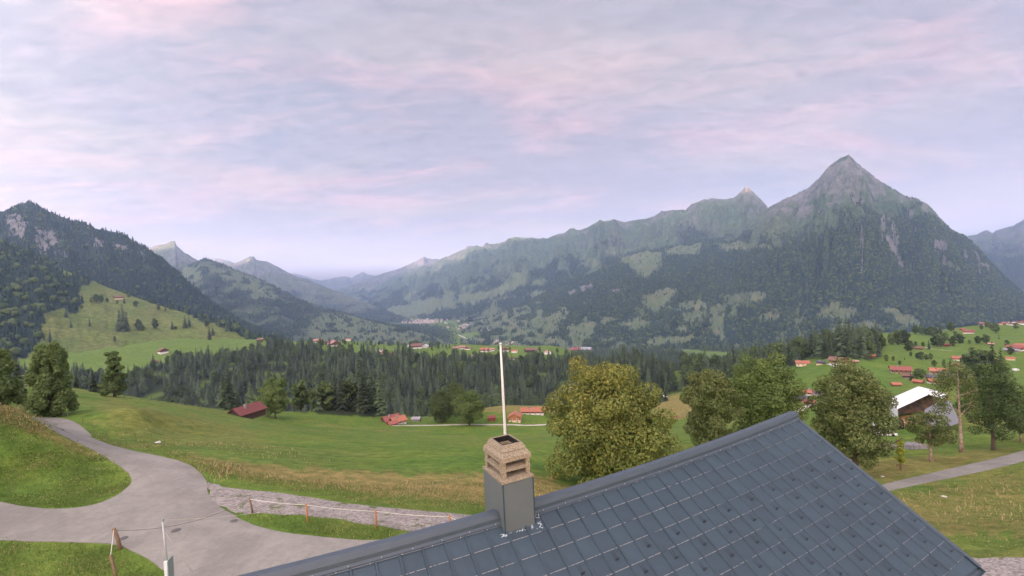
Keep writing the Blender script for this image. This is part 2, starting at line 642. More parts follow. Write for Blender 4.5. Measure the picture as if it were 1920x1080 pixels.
GRASS = ((0.112, 0.172, 0.025), (0.070, 0.148, 0.020))
DRY = (0.215, 0.165, 0.062)
M_GROUND = land_material('meadow_grass', GRASS, DRY, (0.020, 0.030, 0.012), ((0.20, 0.18, 0.16), (0.30, 0.28, 0.25)))
M_MTN = land_material('mountain_land', ((0.076, 0.122, 0.068), (0.058, 0.102, 0.062)), (0.155, 0.148, 0.085), (0.016, 0.032, 0.027), ((0.118, 0.120, 0.126), (0.220, 0.214, 0.214)), 30.0, 0.02)

M_HILL = land_material('hill_pasture', ((0.120, 0.165, 0.034), (0.088, 0.145, 0.030)), (0.175, 0.165, 0.062), (0.017, 0.032, 0.024), ((0.2, 0.19, 0.18), (0.3, 0.28, 0.26)), 8.0, 0.1)

# ------------------------------------------------------------------ ground mesh: rings round the viewpoint, finer near by
az = np.concatenate([np.arange(-180, -64, 4.0), np.arange(-64, 64.01, 0.25), np.arange(68, 180.1, 4.0)])
az = np.radians(az)
rad = np.concatenate([np.exp(np.arange(math.log(6.0), math.log(2600.0), 0.0148)), np.exp(np.linspace(math.log(2640), math.log(60000), 34))])
AZ, RD = np.meshgrid(az, rad)
GX, GY = np.sin(AZ) * RD, np.cos(AZ) * RD
GZ = H(GX.ravel(), GY.ravel()).reshape(GX.shape)
na, nr = len(az), len(rad)
idx = np.arange(na * nr).reshape(nr, na)
quads = np.stack([idx[:-1, :-1], idx[:-1, 1:], idx[1:, 1:], idx[1:, :-1]], -1).reshape(-1, 4)
gv = np.column_stack([GX.ravel(), GY.ravel(), GZ.ravel()])
with np.errstate(divide='ignore', invalid='ignore'):
    yy = np.where(gv[:, 1] > 1, gv[:, 1], np.nan)
    gpx, gpy = pix(gv[:, 0], yy, gv[:, 2])
gpx = np.nan_to_num(gpx, nan=-1e6)
gpy = np.nan_to_num(gpy, nan=-1e6)
dist = np.hypot(gv[:, 0], gv[:, 1])


def soft_poly(poly, soft=14.0, warp=18.0, seed=0, sx=40.0):
    """cover value 0..1 of ground points seen inside an outline, with an uneven edge"""
    wx = gpx + warp * fbm(gpx / sx, gpy / sx * 2, 3, seed)
    wy = gpy + warp * 0.5 * fbm(gpx / sx, gpy / sx * 2, 3, seed + 9)
    s = np.zeros(len(gpx))
    for dx, dy in ((0, 0), (soft, 0), (-soft, 0), (0, soft * 0.5), (0, -soft * 0.5)):
        s += in_poly(wx + dx, wy + dy, poly)
    return s / 5.0


dry = 0.07 + 0.4 * np.clip(fbm(gv[:, 0] / 26, gv[:, 1] / 26, 4, 21) * 1.6, 0, 1) * (dist < 260)
dry = np.maximum(dry, 0.95 * soft_poly([(330, 850), (520, 872), (760, 890), (1030, 892), (1080, 920), (1080, 955), (900, 945), (700, 925), (520, 905), (400, 885)], 12, 24, 3))
dry = np.maximum(dry, 0.9 * soft_poly([(-40, 740), (40, 770), (110, 815), (200, 860), (150, 850), (60, 810), (-40, 775)], 10, 10, 4))
dry = np.maximum(dry, 0.42 * soft_poly([(180, 740), (430, 790), (520, 830), (300, 830), (180, 800)], 20, 50, 5))
dry = np.maximum(dry, 0.75 * soft_poly([(1640, 935), (1920, 880), (1960, 1010), (1720, 1000)], 20, 60, 6))
dry = np.maximum(dry, 0.7 * soft_poly([(1560, 870), (1900, 838), (1900, 855), (1660, 905)], 14, 20, 7))
dry = np.maximum(dry, 0.8 * soft_poly([(900, 750), (1060, 752), (1060, 775), (900, 772)], 6, 8, 8))
dry = np.maximum(dry, 0.9 * soft_poly([(1225, 745), (1300, 738), (1300, 785), (1225, 785)], 6, 8, 8))
green = soft_poly([(1480, 690), (1560, 670), (1690, 680), (1690, 745), (1500, 735)], 4, 6, 9)
dry *= 1 - 0.9 * green
gforest = np.zeros(len(gv))
FOREST_PX = [
    [(-80, 690), (100, 700), (240, 700), (330, 672), (460, 662), (520, 640), (600, 655), (700, 662), (800, 668), (930, 672), (1060, 668), (1140, 655), (1260, 655), (1330, 672), (1440, 668),
     (1440, 720), (1300, 730), (1220, 745), (1060, 752), (920, 752), (800, 762), (700, 782), (560, 772), (430, 770), (300, 752), (120, 730), (-80, 715)],
    [(1320, 680), (1400, 690), (1480, 690), (1530, 672), (1640, 676), (1655, 650), (1640, 634), (1560, 645), (1480, 660), (1380, 665)],
]
for i, pl in enumerate(FOREST_PX):
    gforest = np.maximum(gforest, soft_poly(pl, 3, 10, 31 + i, 20))
gforest[(dist < 260)] = 0
# wooded gorge and the wooded drop beyond the plateau
gorge = ((gv[:, 1] > 360) & (gv[:, 1] < 950) & (gpx > -300) & (gpx < 1250) & (gv[:, 2] < -140))
gforest[gorge] = 1.0
gforest[(fbm(gv[:, 0] / 38, gv[:, 1] / 38, 3, 47) > 0.36) & (dist < 1200)] *= 0.25
gforest[(dist > 1700) & (dist < 3200) & (fbm(gv[:, 0] / 400, gv[:, 1] / 400, 4, 40) > 0.16)] = 0.85
far = dist > 3200
vf = (fbm(gv[:, 0] / 500, gv[:, 1] / 900, 4, 41) > 0.34) & far
gforest[vf] = 0.9
me = np_mesh('ground', gv, quads=quads[:, ::-1], smooth=True, attrs={'dry': np.clip(dry, 0, 1), 'forest': gforest, 'rock': np.zeros(len(gv))})
ground = tag(link('ground', me, mat=M_GROUND), kind='structure')


def sheet(name, w, lift, m, step=0.8, kind='structure', parent=None, disp=None):
    """paved or gravelled sheet laid on the ground inside a plan outline"""
    x0, y0 = w.min(0)
    x1, y1 = w.max(0)
    gx, gy = np.meshgrid(np.arange(x0, x1, step), np.arange(y0, y1, step))
    p = np.column_stack([gx.ravel(), gy.ravel()]) + RNG.uniform(-0.1, 0.1, (gx.size, 2)) * step
    p = p[in_poly(p[:, 0], p[:, 1], w)]
    a, b = w, np.roll(w, -1, 0)
    dm = np.full(len(p), 1e9)
    for (ax, ay), (bx, by) in zip(a, b):
        ex, ey = bx - ax, by - ay
        t = np.clip(((p[:, 0] - ax) * ex + (p[:, 1] - ay) * ey) / (ex * ex + ey * ey + 1e-9), 0, 1)
        dm = np.minimum(dm, np.hypot(p[:, 0] - ax - t * ex, p[:, 1] - ay - t * ey))
    p = p[dm > step * 0.45]
    pts = [Vector(q) for q in w] + [Vector(q) for q in p]
    n = len(w)
    r = delaunay_2d_cdt(pts, [(i, (i + 1) % n) for i in range(n)], [], 1, 1e-5)
    V = np.array([tuple(v) for v in r[0]])
    z = Hs(V[:, 0], V[:, 1]) + lift
    top = np.column_stack([V, z])
    # skirt so that the sheet has an edge
    e = np.column_stack([w, Hs(w[:, 0], w[:, 1]) - 0.15])
    e0 = np.column_stack([w, Hs(w[:, 0], w[:, 1]) + lift])
    verts = np.concatenate([top, e0, e])
    o = len(top)
    q = [(o + i, o + (i + 1) % n, o + n + (i + 1) % n, o + n + i) for i in range(n)]
    tri = [f for f in r[2] if len(f) == 3]
    ob = link(name, np_mesh(name, verts, quads=q, tris=tri, smooth=False), parent, m)
    if kind:
        ob['kind'] = kind
    return ob


def asphalt_material():
    m = bpy.data.materials.new('asphalt')
    m.use_nodes = True
    t = NT(m.node_tree)
    pos = t.n('ShaderNodeNewGeometry').outputs['Position']
    n1 = t.noise(pos, 0.22, 5.0, 0.6, 0.8)
    n2 = t.noise(pos, 2.2, 6.0, 0.7)
    n3 = t.noise(pos, 38.0, 2.0, 0.6)
    c = t.mix(t.smooth(n1, 0.35, 0.66), (0.198, 0.192, 0.172), (0.254, 0.246, 0.220))
    k = t.math('MULTIPLY', t.ramp(n2, 0.3, 0.7, 0.86, 1.12), t.ramp(n3, 0.3, 0.7, 0.84, 1.16))
    c = t.mix(1.0, c, t.n('ShaderNodeCombineXYZ', {0: k, 1: k, 2: k}).outputs[0], 'MULTIPLY')
    # dark repair seams and stains
    cr_ = t.n('ShaderNodeTexVoronoi', {'Vector': t.n('ShaderNodeVectorMath', {0: pos, 1: t.n('ShaderNodeVectorMath', {0: t.noise(pos, 1.3, 4.0, 0.6, out=1), 'Scale': 0.9}, operation='SCALE').outputs[0]}, operation='ADD').outputs[0], 'Scale': 0.28}, feature='DISTANCE_TO_EDGE').outputs['Distance']
    st = t.smooth(cr_, 0.004, 0.012, 1.0, 0.0)
    c = t.mix(t.math('MULTIPLY', st, 0.16), c, (0.10, 0.095, 0.09))
    tr_ = t.smooth(t.noise(t.n('ShaderNodeMapping', {'Vector': pos, 'Rotation': (0, 0, R(38)), 'Scale': (1.0, 0.12, 1.0)}).outputs[0], 0.9, 3.0, 0.5), 0.5, 0.75)
    c = t.mix(t.math('MULTIPLY', tr_, 0.22), c, (0.15, 0.14, 0.13))
    b = t.n('ShaderNodeBsdfPrincipled', {'Base Color': c, 'Roughness': 0.85, 'Specular IOR Level': 0.25})
    bn = t.n('ShaderNodeBump', {'Height': n3, 'Strength': 0.4, 'Distance': 0.02})
    t.t.links.new(bn.outputs[0], b.inputs['Normal'])
    t.n('ShaderNodeOutputMaterial', {'Surface': b.outputs[0]})
    return m


def gravel_material(grassy=True):
    m = bpy.data.materials.new('gravel')
    m.use_nodes = True
    t = NT(m.node_tree)
    pos = t.n('ShaderNodeNewGeometry').outputs['Position']
    v = t.n('ShaderNodeTexVoronoi', {'Vector': pos, 'Scale': 9.0})
    n2 = t.noise(pos, 1.1, 5.0, 0.6)
    c = t.mix(t.n('ShaderNodeSeparateColor', {0: v.outputs['Color']}).outputs[0], (0.17, 0.157, 0.145), (0.35, 0.325, 0.30))
    k = t.ramp(n2, 0.3, 0.7, 0.8, 1.15)
    c = t.mix(1.0, c, t.n('ShaderNodeCombineXYZ', {0: k, 1: k, 2: k}).outputs[0], 'MULTIPLY')
    if grassy:
        g = t.smooth(t.noise(pos, 0.9, 5.0, 0.65, 0.5), 0.58, 0.63)
        c = t.mix(t.math('MULTIPLY', g, 0.8), c, (0.085, 0.11, 0.03))
    b = t.n('ShaderNodeBsdfPrincipled', {'Base Color': c, 'Roughness': 0.9, 'Specular IOR Level': 0.2})
    bn = t.n('ShaderNodeBump', {'Height': v.outputs['Distance'], 'Strength': 0.8, 'Distance': 0.05})
    t.t.links.new(bn.outputs[0], b.inputs['Normal'])
    t.n('ShaderNodeOutputMaterial', {'Surface': b.outputs[0]})
    return m


M_ASPH = asphalt_material()
M_GRAV = gravel_material()
road = sheet('road', PLANS['road'], 0.045, M_ASPH)
far_road = sheet('road', PLANS['far_road'], 0.06, M_ASPH)
lane = sheet('lane', PLANS['lane'], 0.05, M_ASPH)
gravel_path = sheet('gravel_path', PLANS['gravel'], 0.032, M_GRAV, 0.5)
gravel_yard = sheet('gravel_yard', PLANS['yard'], 0.03, M_GRAV, 0.5)

# ------------------------------------------------------------------ mountains
def _interp(rows, u):
    rows = np.array(rows, float)
    t = np.linspace(0, 1, len(rows)) if rows.shape[1] == 3 else rows[:, 3]
    return np.column_stack([np.interp(u, t, rows[:, k]) for k in range(3)])


FOREST_PTS = []      # (position, size, kind) of far forest trees


def mountain(name, ridge, foot, ns, nt, prof=1.25, spur=0.06, spur_k=14, rough=0.02, back=2500.0, seed=0, fine=0.004,
             cover=None, drift=0.6, world=False, nb=14, aretes=(), m=None):
    """ridge: (px, py, Y) along the skyline; foot: (px, Y, z). Lofted, folded into spurs and gullies"""
    rd = np.array(ridge, float)
    if world:
        RW = rd
    else:
        RW = np.array([tuple(at(*r)) for r in rd])
    seg = np.hypot(np.diff(rd[:, 0]), np.diff(rd[:, 1])) if not world else np.hypot(np.diff(RW[:, 0]), np.diff(RW[:, 1]))
    tr = np.concatenate([[0], np.cumsum(seg)])
    tr /= tr[-1]
    u = np.linspace(0, 1, ns)
    Rg = np.column_stack([np.interp(u, tr, RW[:, k]) for k in range(3)])
    ft = np.array(foot, float)
    if world:
        FW = ft
        tf = np.linspace(0, 1, len(ft))
        Fg = np.column_stack([np.interp(u, tf, FW[:, k]) for k in range(3)])
    else:
        pxs = np.interp(u, tr, rd[:, 0])
        sx = 1 if rd[-1, 0] > rd[0, 0] else -1
        fp = ft if ft[-1, 0] > ft[0, 0] else ft[::-1]
        FY = np.interp(pxs, fp[:, 0], fp[:, 1])
        FZ = np.interp(pxs, fp[:, 0], fp[:, 2])
        # foot point: straight below the line of sight of the ridge point, at its own distance
        zz = (pxs - 960) / FPX * CR
        Fg = np.column_stack([zz * FY, FY, FZ])
    L = np.hypot(np.diff(Rg[:, 0]), np.diff(Rg[:, 1])).sum()
    hgt = Rg[:, 2] - Fg[:, 2]
    Hm = hgt.max()
    scale = Hm
    t = np.linspace(0, 1, nt) ** 1.12
    U, T = np.meshgrid(u, t, indexing='ij')
    P = Rg[:, None, :] * (1 - T[..., None]) + Fg[:, None, :] * T[..., None]
    pr = 1 - (1 - T) ** prof
    # strata-like steps in the profile
    z = Rg[:, None, 2] - hgt[:, None] * pr
    k = spur_k
    w = 0.35 * fbm(U * k * 0.6, T * 2.2, 3, seed + 3)
    sp = fbm(U * k + w + drift * T * 1.5, T * 1.3 + 0.2, 4, seed + 1, 0.5, True)
    sp2 = fbm(U * k * 3.1 + w * 2 + drift * T * 4, T * 2.6, 4, seed + 2, 0.55, True)
    env = np.clip(T * 4.5, 0, 1) * np.clip((1 - T) * 3.0, 0, 1)
    hz = np.minimum(hgt[:, None], Hm)
    z = z + env * hz * (spur * 2.2 * (sp - 0.35) + spur * 0.7 * (sp2 - 0.35))
    for p_top, p_bot, wid_, amp_, t1 in aretes:
        cx_ = p_top + (p_bot - p_top) * T
        dd_ = np.abs(np.interp(u, tr, rd[:, 0])[:, None] - cx_) / (wid_ * (0.25 + T * 1.2))
        z = z + amp_ * np.clip(1 - dd_, -0.15, 1) * np.clip(T * 7, 0, 1) * np.clip((t1 - T) / t1 * 1.6, 0, 1)
    z = z + np.clip(T * 12, 0.15, 1) * hz * rough * fbm(P[..., 0] / (scale * 0.16), P[..., 1] / (scale * 0.16), 5, seed + 5)
    z = z + fine * Hm * fbm(U * k * 14, T * 22, 4, seed + 6, 0.6)
    P[..., 2] = z
    # far side
    tb = np.linspace(0, 1, nb + 1)[1:]
    d = Rg[:, :2] / np.linalg.norm(Rg[:, :2], axis=1, keepdims=True) if not world else None
    if world:
        dd = Rg[:, :2] - Fg[:, :2]
        d = dd / np.linalg.norm(dd, axis=1, keepdims=True)
    B = np.empty((ns, nb, 3))
    for j, q in enumerate(tb):
        B[:, j, :2] = Rg[:, :2] + d * back * q
        B[:, j, 2] = Rg[:, 2] - hgt * (q ** 0.9) - (0 if q < 0.99 else 30)
    B[..., 2] += hz * 0.05 * fbm(B[..., 0] / (scale * 0.3), B[..., 1] / (scale * 0.3), 4, seed + 8) * np.clip(tb * 4, 0, 1)[None, :]
    ALL = np.concatenate([B[:, ::-1], P], 1)
    nn = nb + nt
    idx = np.arange(ns * nn).reshape(ns, nn)
    q = np.stack([idx[:-1, :-1], idx[:-1, 1:], idx[1:, 1:], idx[1:, :-1]], -1).reshape(-1, 4)
    V = ALL.reshape(-1, 3)
    yy = np.where(V[:, 1] > 100, V[:, 1], 100.0)
    px, py = pix(V[:, 0], yy, V[:, 2])
    TT = np.concatenate([np.tile(-tb[::-1], (ns, 1)), T], 1).ravel()
    UU = np.repeat(u, nn)
    # steepness
    du = np.gradient(ALL, axis=0)
    dv = np.gradient(ALL, axis=1)
    nrm = np.cross(du, dv)
    nrm /= np.linalg.norm(nrm, axis=2, keepdims=True) + 1e-9
    steep = 1 - np.abs(nrm[..., 2]).ravel()
    spv = np.concatenate([np.tile(0.35, (ns, nb)), sp], 1).ravel()
    ctx = dict(px=px, py=py, T=TT, U=UU, z=V[:, 2], steep=steep, x=V[:, 0], y=V[:, 1], sp=spv, hm=Hm)
    res = cover(ctx)
    forest, rock, dryv = res[:3]
    meadv = res[3] if len(res) > 3 else np.zeros(len(V))
    me = np_mesh(name, V, quads=q[:, ::-1] if True else q, smooth=True,
                 attrs={'forest': np.clip(forest, 0, 1), 'rock': np.clip(rock, 0, 1), 'dry': np.clip(dryv, 0, 1), 'mead': np.clip(meadv, 0, 1)})
    ob = tag(link(name, me, mat=m or M_MTN), kind='structure')
    return ob, V, q, forest


def patch(c, polys, warp=10.0, seed=0, s=22.0):
    wx = c['px'] + warp * fbm(c['px'] / s, c['py'] / s, 4, seed)
    wy = c['py'] + warp * 0.7 * fbm(c['px'] / s, c['py'] / s, 4, seed + 5)
    r = np.zeros(len(wx), bool)
    for p in polys:
        r |= in_poly(wx, wy, p)
    return r.astype(float)


def plant(V, q, forest, n, size, dens_pow=1.0, ymin=0, frac_round=0.2, front_only=True, near=None):
    """scatter forest trees over wooded faces; denser where they are seen larger"""
    a, b, c, d = (V[q[:, i]] for i in range(4))
    ar = 0.5 * (np.linalg.norm(np.cross(b - a, c - a), axis=1) + np.linalg.norm(np.cross(c - a, d - a), axis=1))
    fo = forest[q].mean(1)
    wgt = ar * np.clip(fo, 0, 1) ** 1.5
    if near is not None:
        wgt = wgt / np.maximum(np.hypot(a[:, 0], a[:, 1]), near)
    cdf = np.cumsum(wgt)
    pick = np.searchsorted(cdf, RNG.uniform(0, cdf[-1], n))
    pick = np.clip(pick, 0, len(q) - 1)
    s, t = RNG.uniform(0, 1, (2, n, 1))
    p = (a[pick] * (1 - s) + b[pick] * s) * (1 - t) + (d[pick] * (1 - s) + c[pick] * s) * t
    sz = size * RNG.uniform(0.65, 1.25, n)
    kd = (RNG.uniform(0, 1, n) < frac_round).astype(float)
    return np.column_stack([p, sz, kd])


STUFF_FOREST = {}


# --- the pyramid-shaped mountain and its flank
def cov_pyramid(c):
    px, py, T = c['px'], c['py'], c['T']
    n = fbm(c['x'] / 240, c['y'] / 240, 5, 61)
    tl = np.interp(px, [900, 1250, 1440, 1500, 1590, 1680, 1750, 1850, 2000], [560, 430, 455, 450, 400, 405, 395, 470, 560])
    forest = np.clip((py - tl) / 34.0 + n * 2.4 + 0.4, 0, 1)
    forest[c['T'] < 0] = 0
    mead = patch(c, [
        [(1165, 480), (1200, 470), (1236, 474), (1240, 500), (1215, 520), (1195, 525), (1190, 505), (1165, 490)], [(1245, 465), (1310, 458), (1316, 472), (1255, 482)],
        [(1335, 458), (1380, 455), (1450, 460), (1440, 467), (1350, 470)], [(1324, 498), (1340, 498), (1338, 508), (1323, 507)],
        [(1200, 552), (1250, 540), (1278, 540), (1260, 560), (1250, 572), (1225, 588), (1205, 570)], [(1270, 565), (1320, 560), (1312, 585), (1275, 578)],
        [(1350, 555), (1380, 546), (1440, 545), (1445, 560), (1395, 575), (1360, 565)], [(1332, 570), (1370, 570), (1355, 600), (1362, 635), (1340, 630), (1330, 600)],
        [(1430, 590), (1455, 582), (1465, 600), (1440, 602)], [(1060, 630), (1100, 600), (1120, 605), (1110, 632), (1075, 648)], [(1160, 605), (1200, 598), (1230, 602), (1215, 616), (1165, 617)],
        [(1205, 640), (1260, 632), (1300, 628), (1290, 645), (1220, 650)], [(1350, 655), (1400, 645), (1385, 660)], [(1520, 590), (1560, 572), (1605, 575), (1615, 590), (1570, 600), (1530, 600)],
        [(1650, 574), (1690, 582), (1725, 600), (1735, 612), (1690, 612), (1665, 590)], [(1480, 655), (1540, 640), (1560, 648), (1520, 660)], [(1550, 610), (1640, 600), (1660, 615), (1580, 625)],
        [(1770, 487), (1800, 500), (1798, 512), (1775, 503)], [(985, 605), (1050, 590), (1055, 605), (1000, 622)], [(900, 590), (960, 572), (950, 592), (910, 600)],
        [(1280, 590), (1300, 583), (1330, 585), (1310, 605), (1280, 605)], [(1120, 655), (1170, 640), (1180, 655), (1130, 665)], [(985, 640), (1030, 630), (1040, 645)],
    ], 11, 71)
    low_ = (fbm(px / 30 + 3, py / 17, 4, 73) > 0.27) & (py > 565) & (px < 1640) & (px > 900)
    flat_ = patch(c, [[(850, 610), (900, 592), (985, 575), (1050, 588), (1085, 615), (1095, 660), (850, 660)]], 12, 75) * (fbm(px / 24, py / 11, 4, 76) < 0.13)
    mead = np.maximum(np.maximum(mead, low_), flat_)
    forest = forest * (1 - mead) + mead * 0.16 * (fbm(px / 9, py / 6, 3, 78) > 0.02)
    up = np.clip((tl - 10 - py) / 60, 0, 1)
    gul = (c['sp'] < 0.22)
    rock = np.clip(up * 1.3 + n * 2.0 - 0.6, 0, 0.85) * (T > 0) * np.clip((440 - py) / 50, 0.0, 1)
    rock = np.maximum(rock, np.clip((350 - py) / 30, 0, 1) * (n > -0.2) * 0.8)
    rock = np.maximum(rock, ((fbm(c['U'] * 60, T * 3.0, 3, 65) > 0.36) & (px > 1600) & (py < 520) & (py > 330)) * 0.75)
    cliffs = patch(c, [[(1065, 545), (1078, 542), (1080, 552), (1066, 555)], [(1086, 538), (1110, 530), (1112, 538), (1090, 548)], [(1140, 545), (1165, 540), (1160, 552)], [(1745, 450), (1775, 450), (1780, 470), (1760, 472)],
                       [(1500, 375), (1512, 372), (1510, 395), (1500, 398)], [(1465, 390), (1480, 386), (1478, 398), (1464, 398)], [(1655, 440), (1668, 445), (1700, 505), (1690, 505)]], 7, 77, 9)
    rock = np.maximum(rock, cliffs)
    forest = forest * (1 - np.clip(rock, 0, 1))
    dry = 0.08 + mead * np.clip(0.15 + 2.2 * fbm(px / 60, py / 40, 3, 79), 0, 1) + 0.2 * ((py < 480) & (px < 1480))
    return forest, rock, dry, mead * 0.68


N_RIDGE = [(858, 628, 4000), (900, 606, 4300), (940, 588, 4600), (1000, 560, 4800), (1060, 530, 4900), (1120, 500, 5000), (1160, 484, 5000), (1200, 473, 4950), (1280, 458, 4900), (1340, 447, 4850),
           (1380, 435, 4800), (1415, 408, 4750), (1440, 390, 4700), (1465, 376, 4600), (1490, 365, 4500), (1515, 352, 4420), (1535, 335, 4350), (1552, 315, 4300), (1570, 300, 4260), (1581, 294, 4240), (1591, 289, 4220),
           (1605, 303, 4200), (1620, 316, 4180), (1645, 335, 4150), (1675, 355, 4100), (1700, 369, 4070), (1718, 371, 4050), (1735, 380, 4020), (1747, 390, 4000), (1760, 406, 3980), (1785, 430, 3940),
           (1810, 440, 3900), (1830, 462, 3860), (1860, 495, 3800), (1890, 525, 3740), (1920, 552, 3680), (1980, 590, 3550), (2060, 622, 3400)]
N_FOOT = [(850, 3350, -395), (960, 3000, -400), (1100, 2650, -400), (1300, 2300, -400), (1500, 2200, -395), (1700, 2250, -360), (1850, 2500, -340), (2060, 2900, -340)]
ob, V, q, fo = mountain('mountain', N_RIDGE, N_FOOT, 520, 190, 1.12, 0.10, 17, 0.065, 2600, 3, 0.009, cov_pyramid, 0.9, aretes=((1590, 1600, 70, 95, 0.6), (1562, 1490, 50, 70, 0.7), (1655, 1730, 40, 60, 0.7), (1700, 1800, 34, 50, 0.75), (1748, 1840, 30, 50, 0.8), (1480, 1400, 44, 60, 0.8)))
STUFF_FOREST['pyramid'] = plant(V, q, fo, 62000, 24, near=1500)


# --- the long chain behind it
def cov_chain(c):
    px, py, T = c['px'], c['py'], c['T']
    n = fbm(c['x'] / 420, c['y'] / 420, 5, 81)
    tl = np.interp(px, [600, 750, 900, 1000, 1100, 1250, 1400], [555, 548, 525, 505, 480, 450, 450])
    forest = np.clip((py - tl) / 22.0 + n * 3.2 + 0.1, 0, 1)
    forest[T < 0] = 0
    mead = (fbm(px / 46 + py / 60, py / 20, 4, 83) > 0.20).astype(float)
    lowm = patch(c, [[(860, 555), (930, 540), (980, 520), (990, 530), (930, 560), (870, 570)], [(720, 580), (800, 560), (850, 555), (850, 575), (760, 600)], [(1090, 495), (1130, 488), (1128, 500), (1095, 503)]], 10, 85)
    forest *= 1 - np.maximum(mead * 0.9, lowm)
    rock = np.clip(0.8 * (c['steep'] - 0.36) * 4 + n * 1.8 - 0.55, 0, 0.7) * (T >= 0) * np.clip((tl + 5 - py) / 40, 0, 1)
    rock = np.maximum(rock, np.clip((388 - py) / 30, 0, 1) * (n > -0.25) * 0.8)
    rock = np.maximum(rock, ((T < 0.16) & (T >= 0) & (n > 0.0)) * 0.55)
    dry = 0.12 + 0.45 * np.clip(fbm(px / 70, py / 45, 3, 87), 0, 1)
    return forest, rock, dry, np.maximum(lowm, mead * (py > tl)) * 0.75


C_RIDGE = [(600, 556, 15500), (640, 541, 15000), (690, 528, 14500), (740, 514, 13600), (790, 499, 12600), (820, 488, 12000), (850, 476, 11400), (885, 461, 10700), (905, 463, 10400), (915, 458, 10300), (935, 457, 9900), (965, 444, 9400),
           (985, 446, 9150), (1025, 448, 8600), (1045, 438, 8350), (1058, 437, 8250), (1070, 428, 8100), (1085, 432, 7950), (1105, 424, 7700), (1117, 418, 7600), (1124, 411, 7500), (1132, 414, 7420), (1152, 411, 7300), (1170, 417, 7150), (1195, 411, 6950), (1215, 409, 6850),
           (1240, 398, 6650), (1262, 393, 6500), (1285, 394, 6350), (1296, 383, 6250), (1320, 373, 6050), (1335, 372, 5950), (1360, 374, 5850), (1378, 371, 5750), (1389, 359, 5680), (1399, 348, 5650), (1410, 357, 5600), (1430, 378, 5500), (1450, 400, 5450), (1500, 430, 5300)]
C_FOOT = [(560, 9500, -330), (700, 7800, -372), (800, 6200, -385), (900, 5000, -390), (1050, 4600, -390), (1250, 4600, -200), (1500, 4700, 0)]
ob, V, q, fo = mountain('mountain_chain', C_RIDGE, C_FOOT, 460, 130, 1.15, 0.11, 19, 0.07, 2600, 13, 0.008, cov_chain, 0.5)
STUFF_FOREST['chain'] = plant(V, q, fo, 30000, 26, near=3000)


# --- wooded mountain on the left
def cov_left(c):
    px, py, T = c['px'], c['py'], c['T']
    n = fbm(c['x'] / 160, c['y'] / 160, 5, 91)
    forest = np.clip(1.15 + 0.9 * n, 0, 1)
    forest[T < 0] = 0.8
    cl = patch(c, [[(8, 405), (40, 400), (50, 420), (45, 445), (20, 440)], [(70, 428), (98, 430), (105, 450), (95, 475), (78, 478), (68, 450)], [(175, 448), (195, 452), (192, 465), (178, 460)],
                   [(210, 455), (240, 460), (238, 472), (215, 468)], [(110, 470), (130, 478), (122, 490)], [(255, 468), (275, 478), (270, 488)]], 12, 93, 12)
    cl = cl * (fbm(px / 5, py / 9, 3, 95) > -0.18)
    return forest * (1 - cl), cl, 0.2 + 0 * px


L_RIDGE = [(-260, 470, 3600), (-120, 430, 3400), (-40, 408, 3300), (0, 397, 3250), (15, 394, 3230), (30, 388, 3220), (45, 380, 3200), (58, 379, 3190), (75, 388, 3170), (100, 401, 3150), (130, 412, 3120), (155, 418, 3100), (185, 430, 3070),
           (210, 434, 3040), (232, 439, 3020), (255, 455, 2990), (280, 468, 2960), (300, 482, 2940), (330, 508, 2900), (360, 535, 2860), (400, 570, 2800), (440, 596, 2750), (480, 618, 2700), (540, 640, 2600)]
L_FOOT = [(-260, 1700, -40), (0, 1750, -30), (200, 1900, -80), (350, 2000, -130), (480, 2100, -260), (540, 2150, -300)]
ob, V, q, fo = mountain('wooded_mountain', L_RIDGE, L_FOOT, 300, 120, 1.1, 0.05, 9, 0.03, 2200, 23, 0.006, cov_left, -0.6)
STUFF_FOREST['left'] = plant(V, q, fo, 15000, 25, near=1200, frac_round=0.12)


# --- green hill in front of it
def cov_hill(c):
    px, py, T = c['px'], c['py'], c['T']
    n = fbm(c['x'] / 90, c['y'] / 90, 4, 101)
    wood = patch(c, [[(-400, 380), (0, 440), (60, 470), (108, 500), (118, 515), (150, 525), (150, 550), (155, 572), (140, 590), (128, 585), (118, 578), (85, 585), (78, 620), (72, 650), (45, 672), (-400, 700)],
                     [(150, 515), (172, 522), (170, 535), (152, 532)], [(330, 575), (400, 590), (470, 618), (500, 640), (470, 640), (420, 615), (350, 592)]], 8, 103, 14)
    wood[T < 0] = 0.9
    dry = 0.22 + 0.5 * np.clip(fbm(px / 50, py / 30, 4, 105) + 0.1, 0, 1)
    em = patch(c, [[(150, 690), (210, 668), (300, 655), (390, 642), (396, 660), (330, 672), (200, 700)]], 2, 107)
    dry = np.where(em > 0, 0.0, dry)
    return wood, 0 * px, dry


H_RIDGE = [(-300, 400, 2100), (-120, 428, 2020), (0, 452, 1950), (60, 474, 1900), (110, 502, 1850), (150, 518, 1800), (170, 524, 1780), (200, 538, 1760), (250, 556, 1700), (300, 573, 1660), (350, 587, 1610), (400, 600, 1560), (440, 612, 1510), (480, 632, 1450), (530, 652, 1380)]
H_FOOT = [(-300, 800, -150), (0, 800, -165), (200, 830, -190), (400, 900, -190), (530, 1050, -190)]
ob, V, q, fo = mountain('hill', H_RIDGE, H_FOOT, 260, 130, 1.0, 0.03, 5, 0.02, 900, 33, 0.0025, cov_hill, 0.2, m=M_HILL)
HILL_V, HILL_Q = V, q
STUFF_FOREST['hill'] = plant(V, q, fo, 5200, 24, near=900, frac_round=0.25)


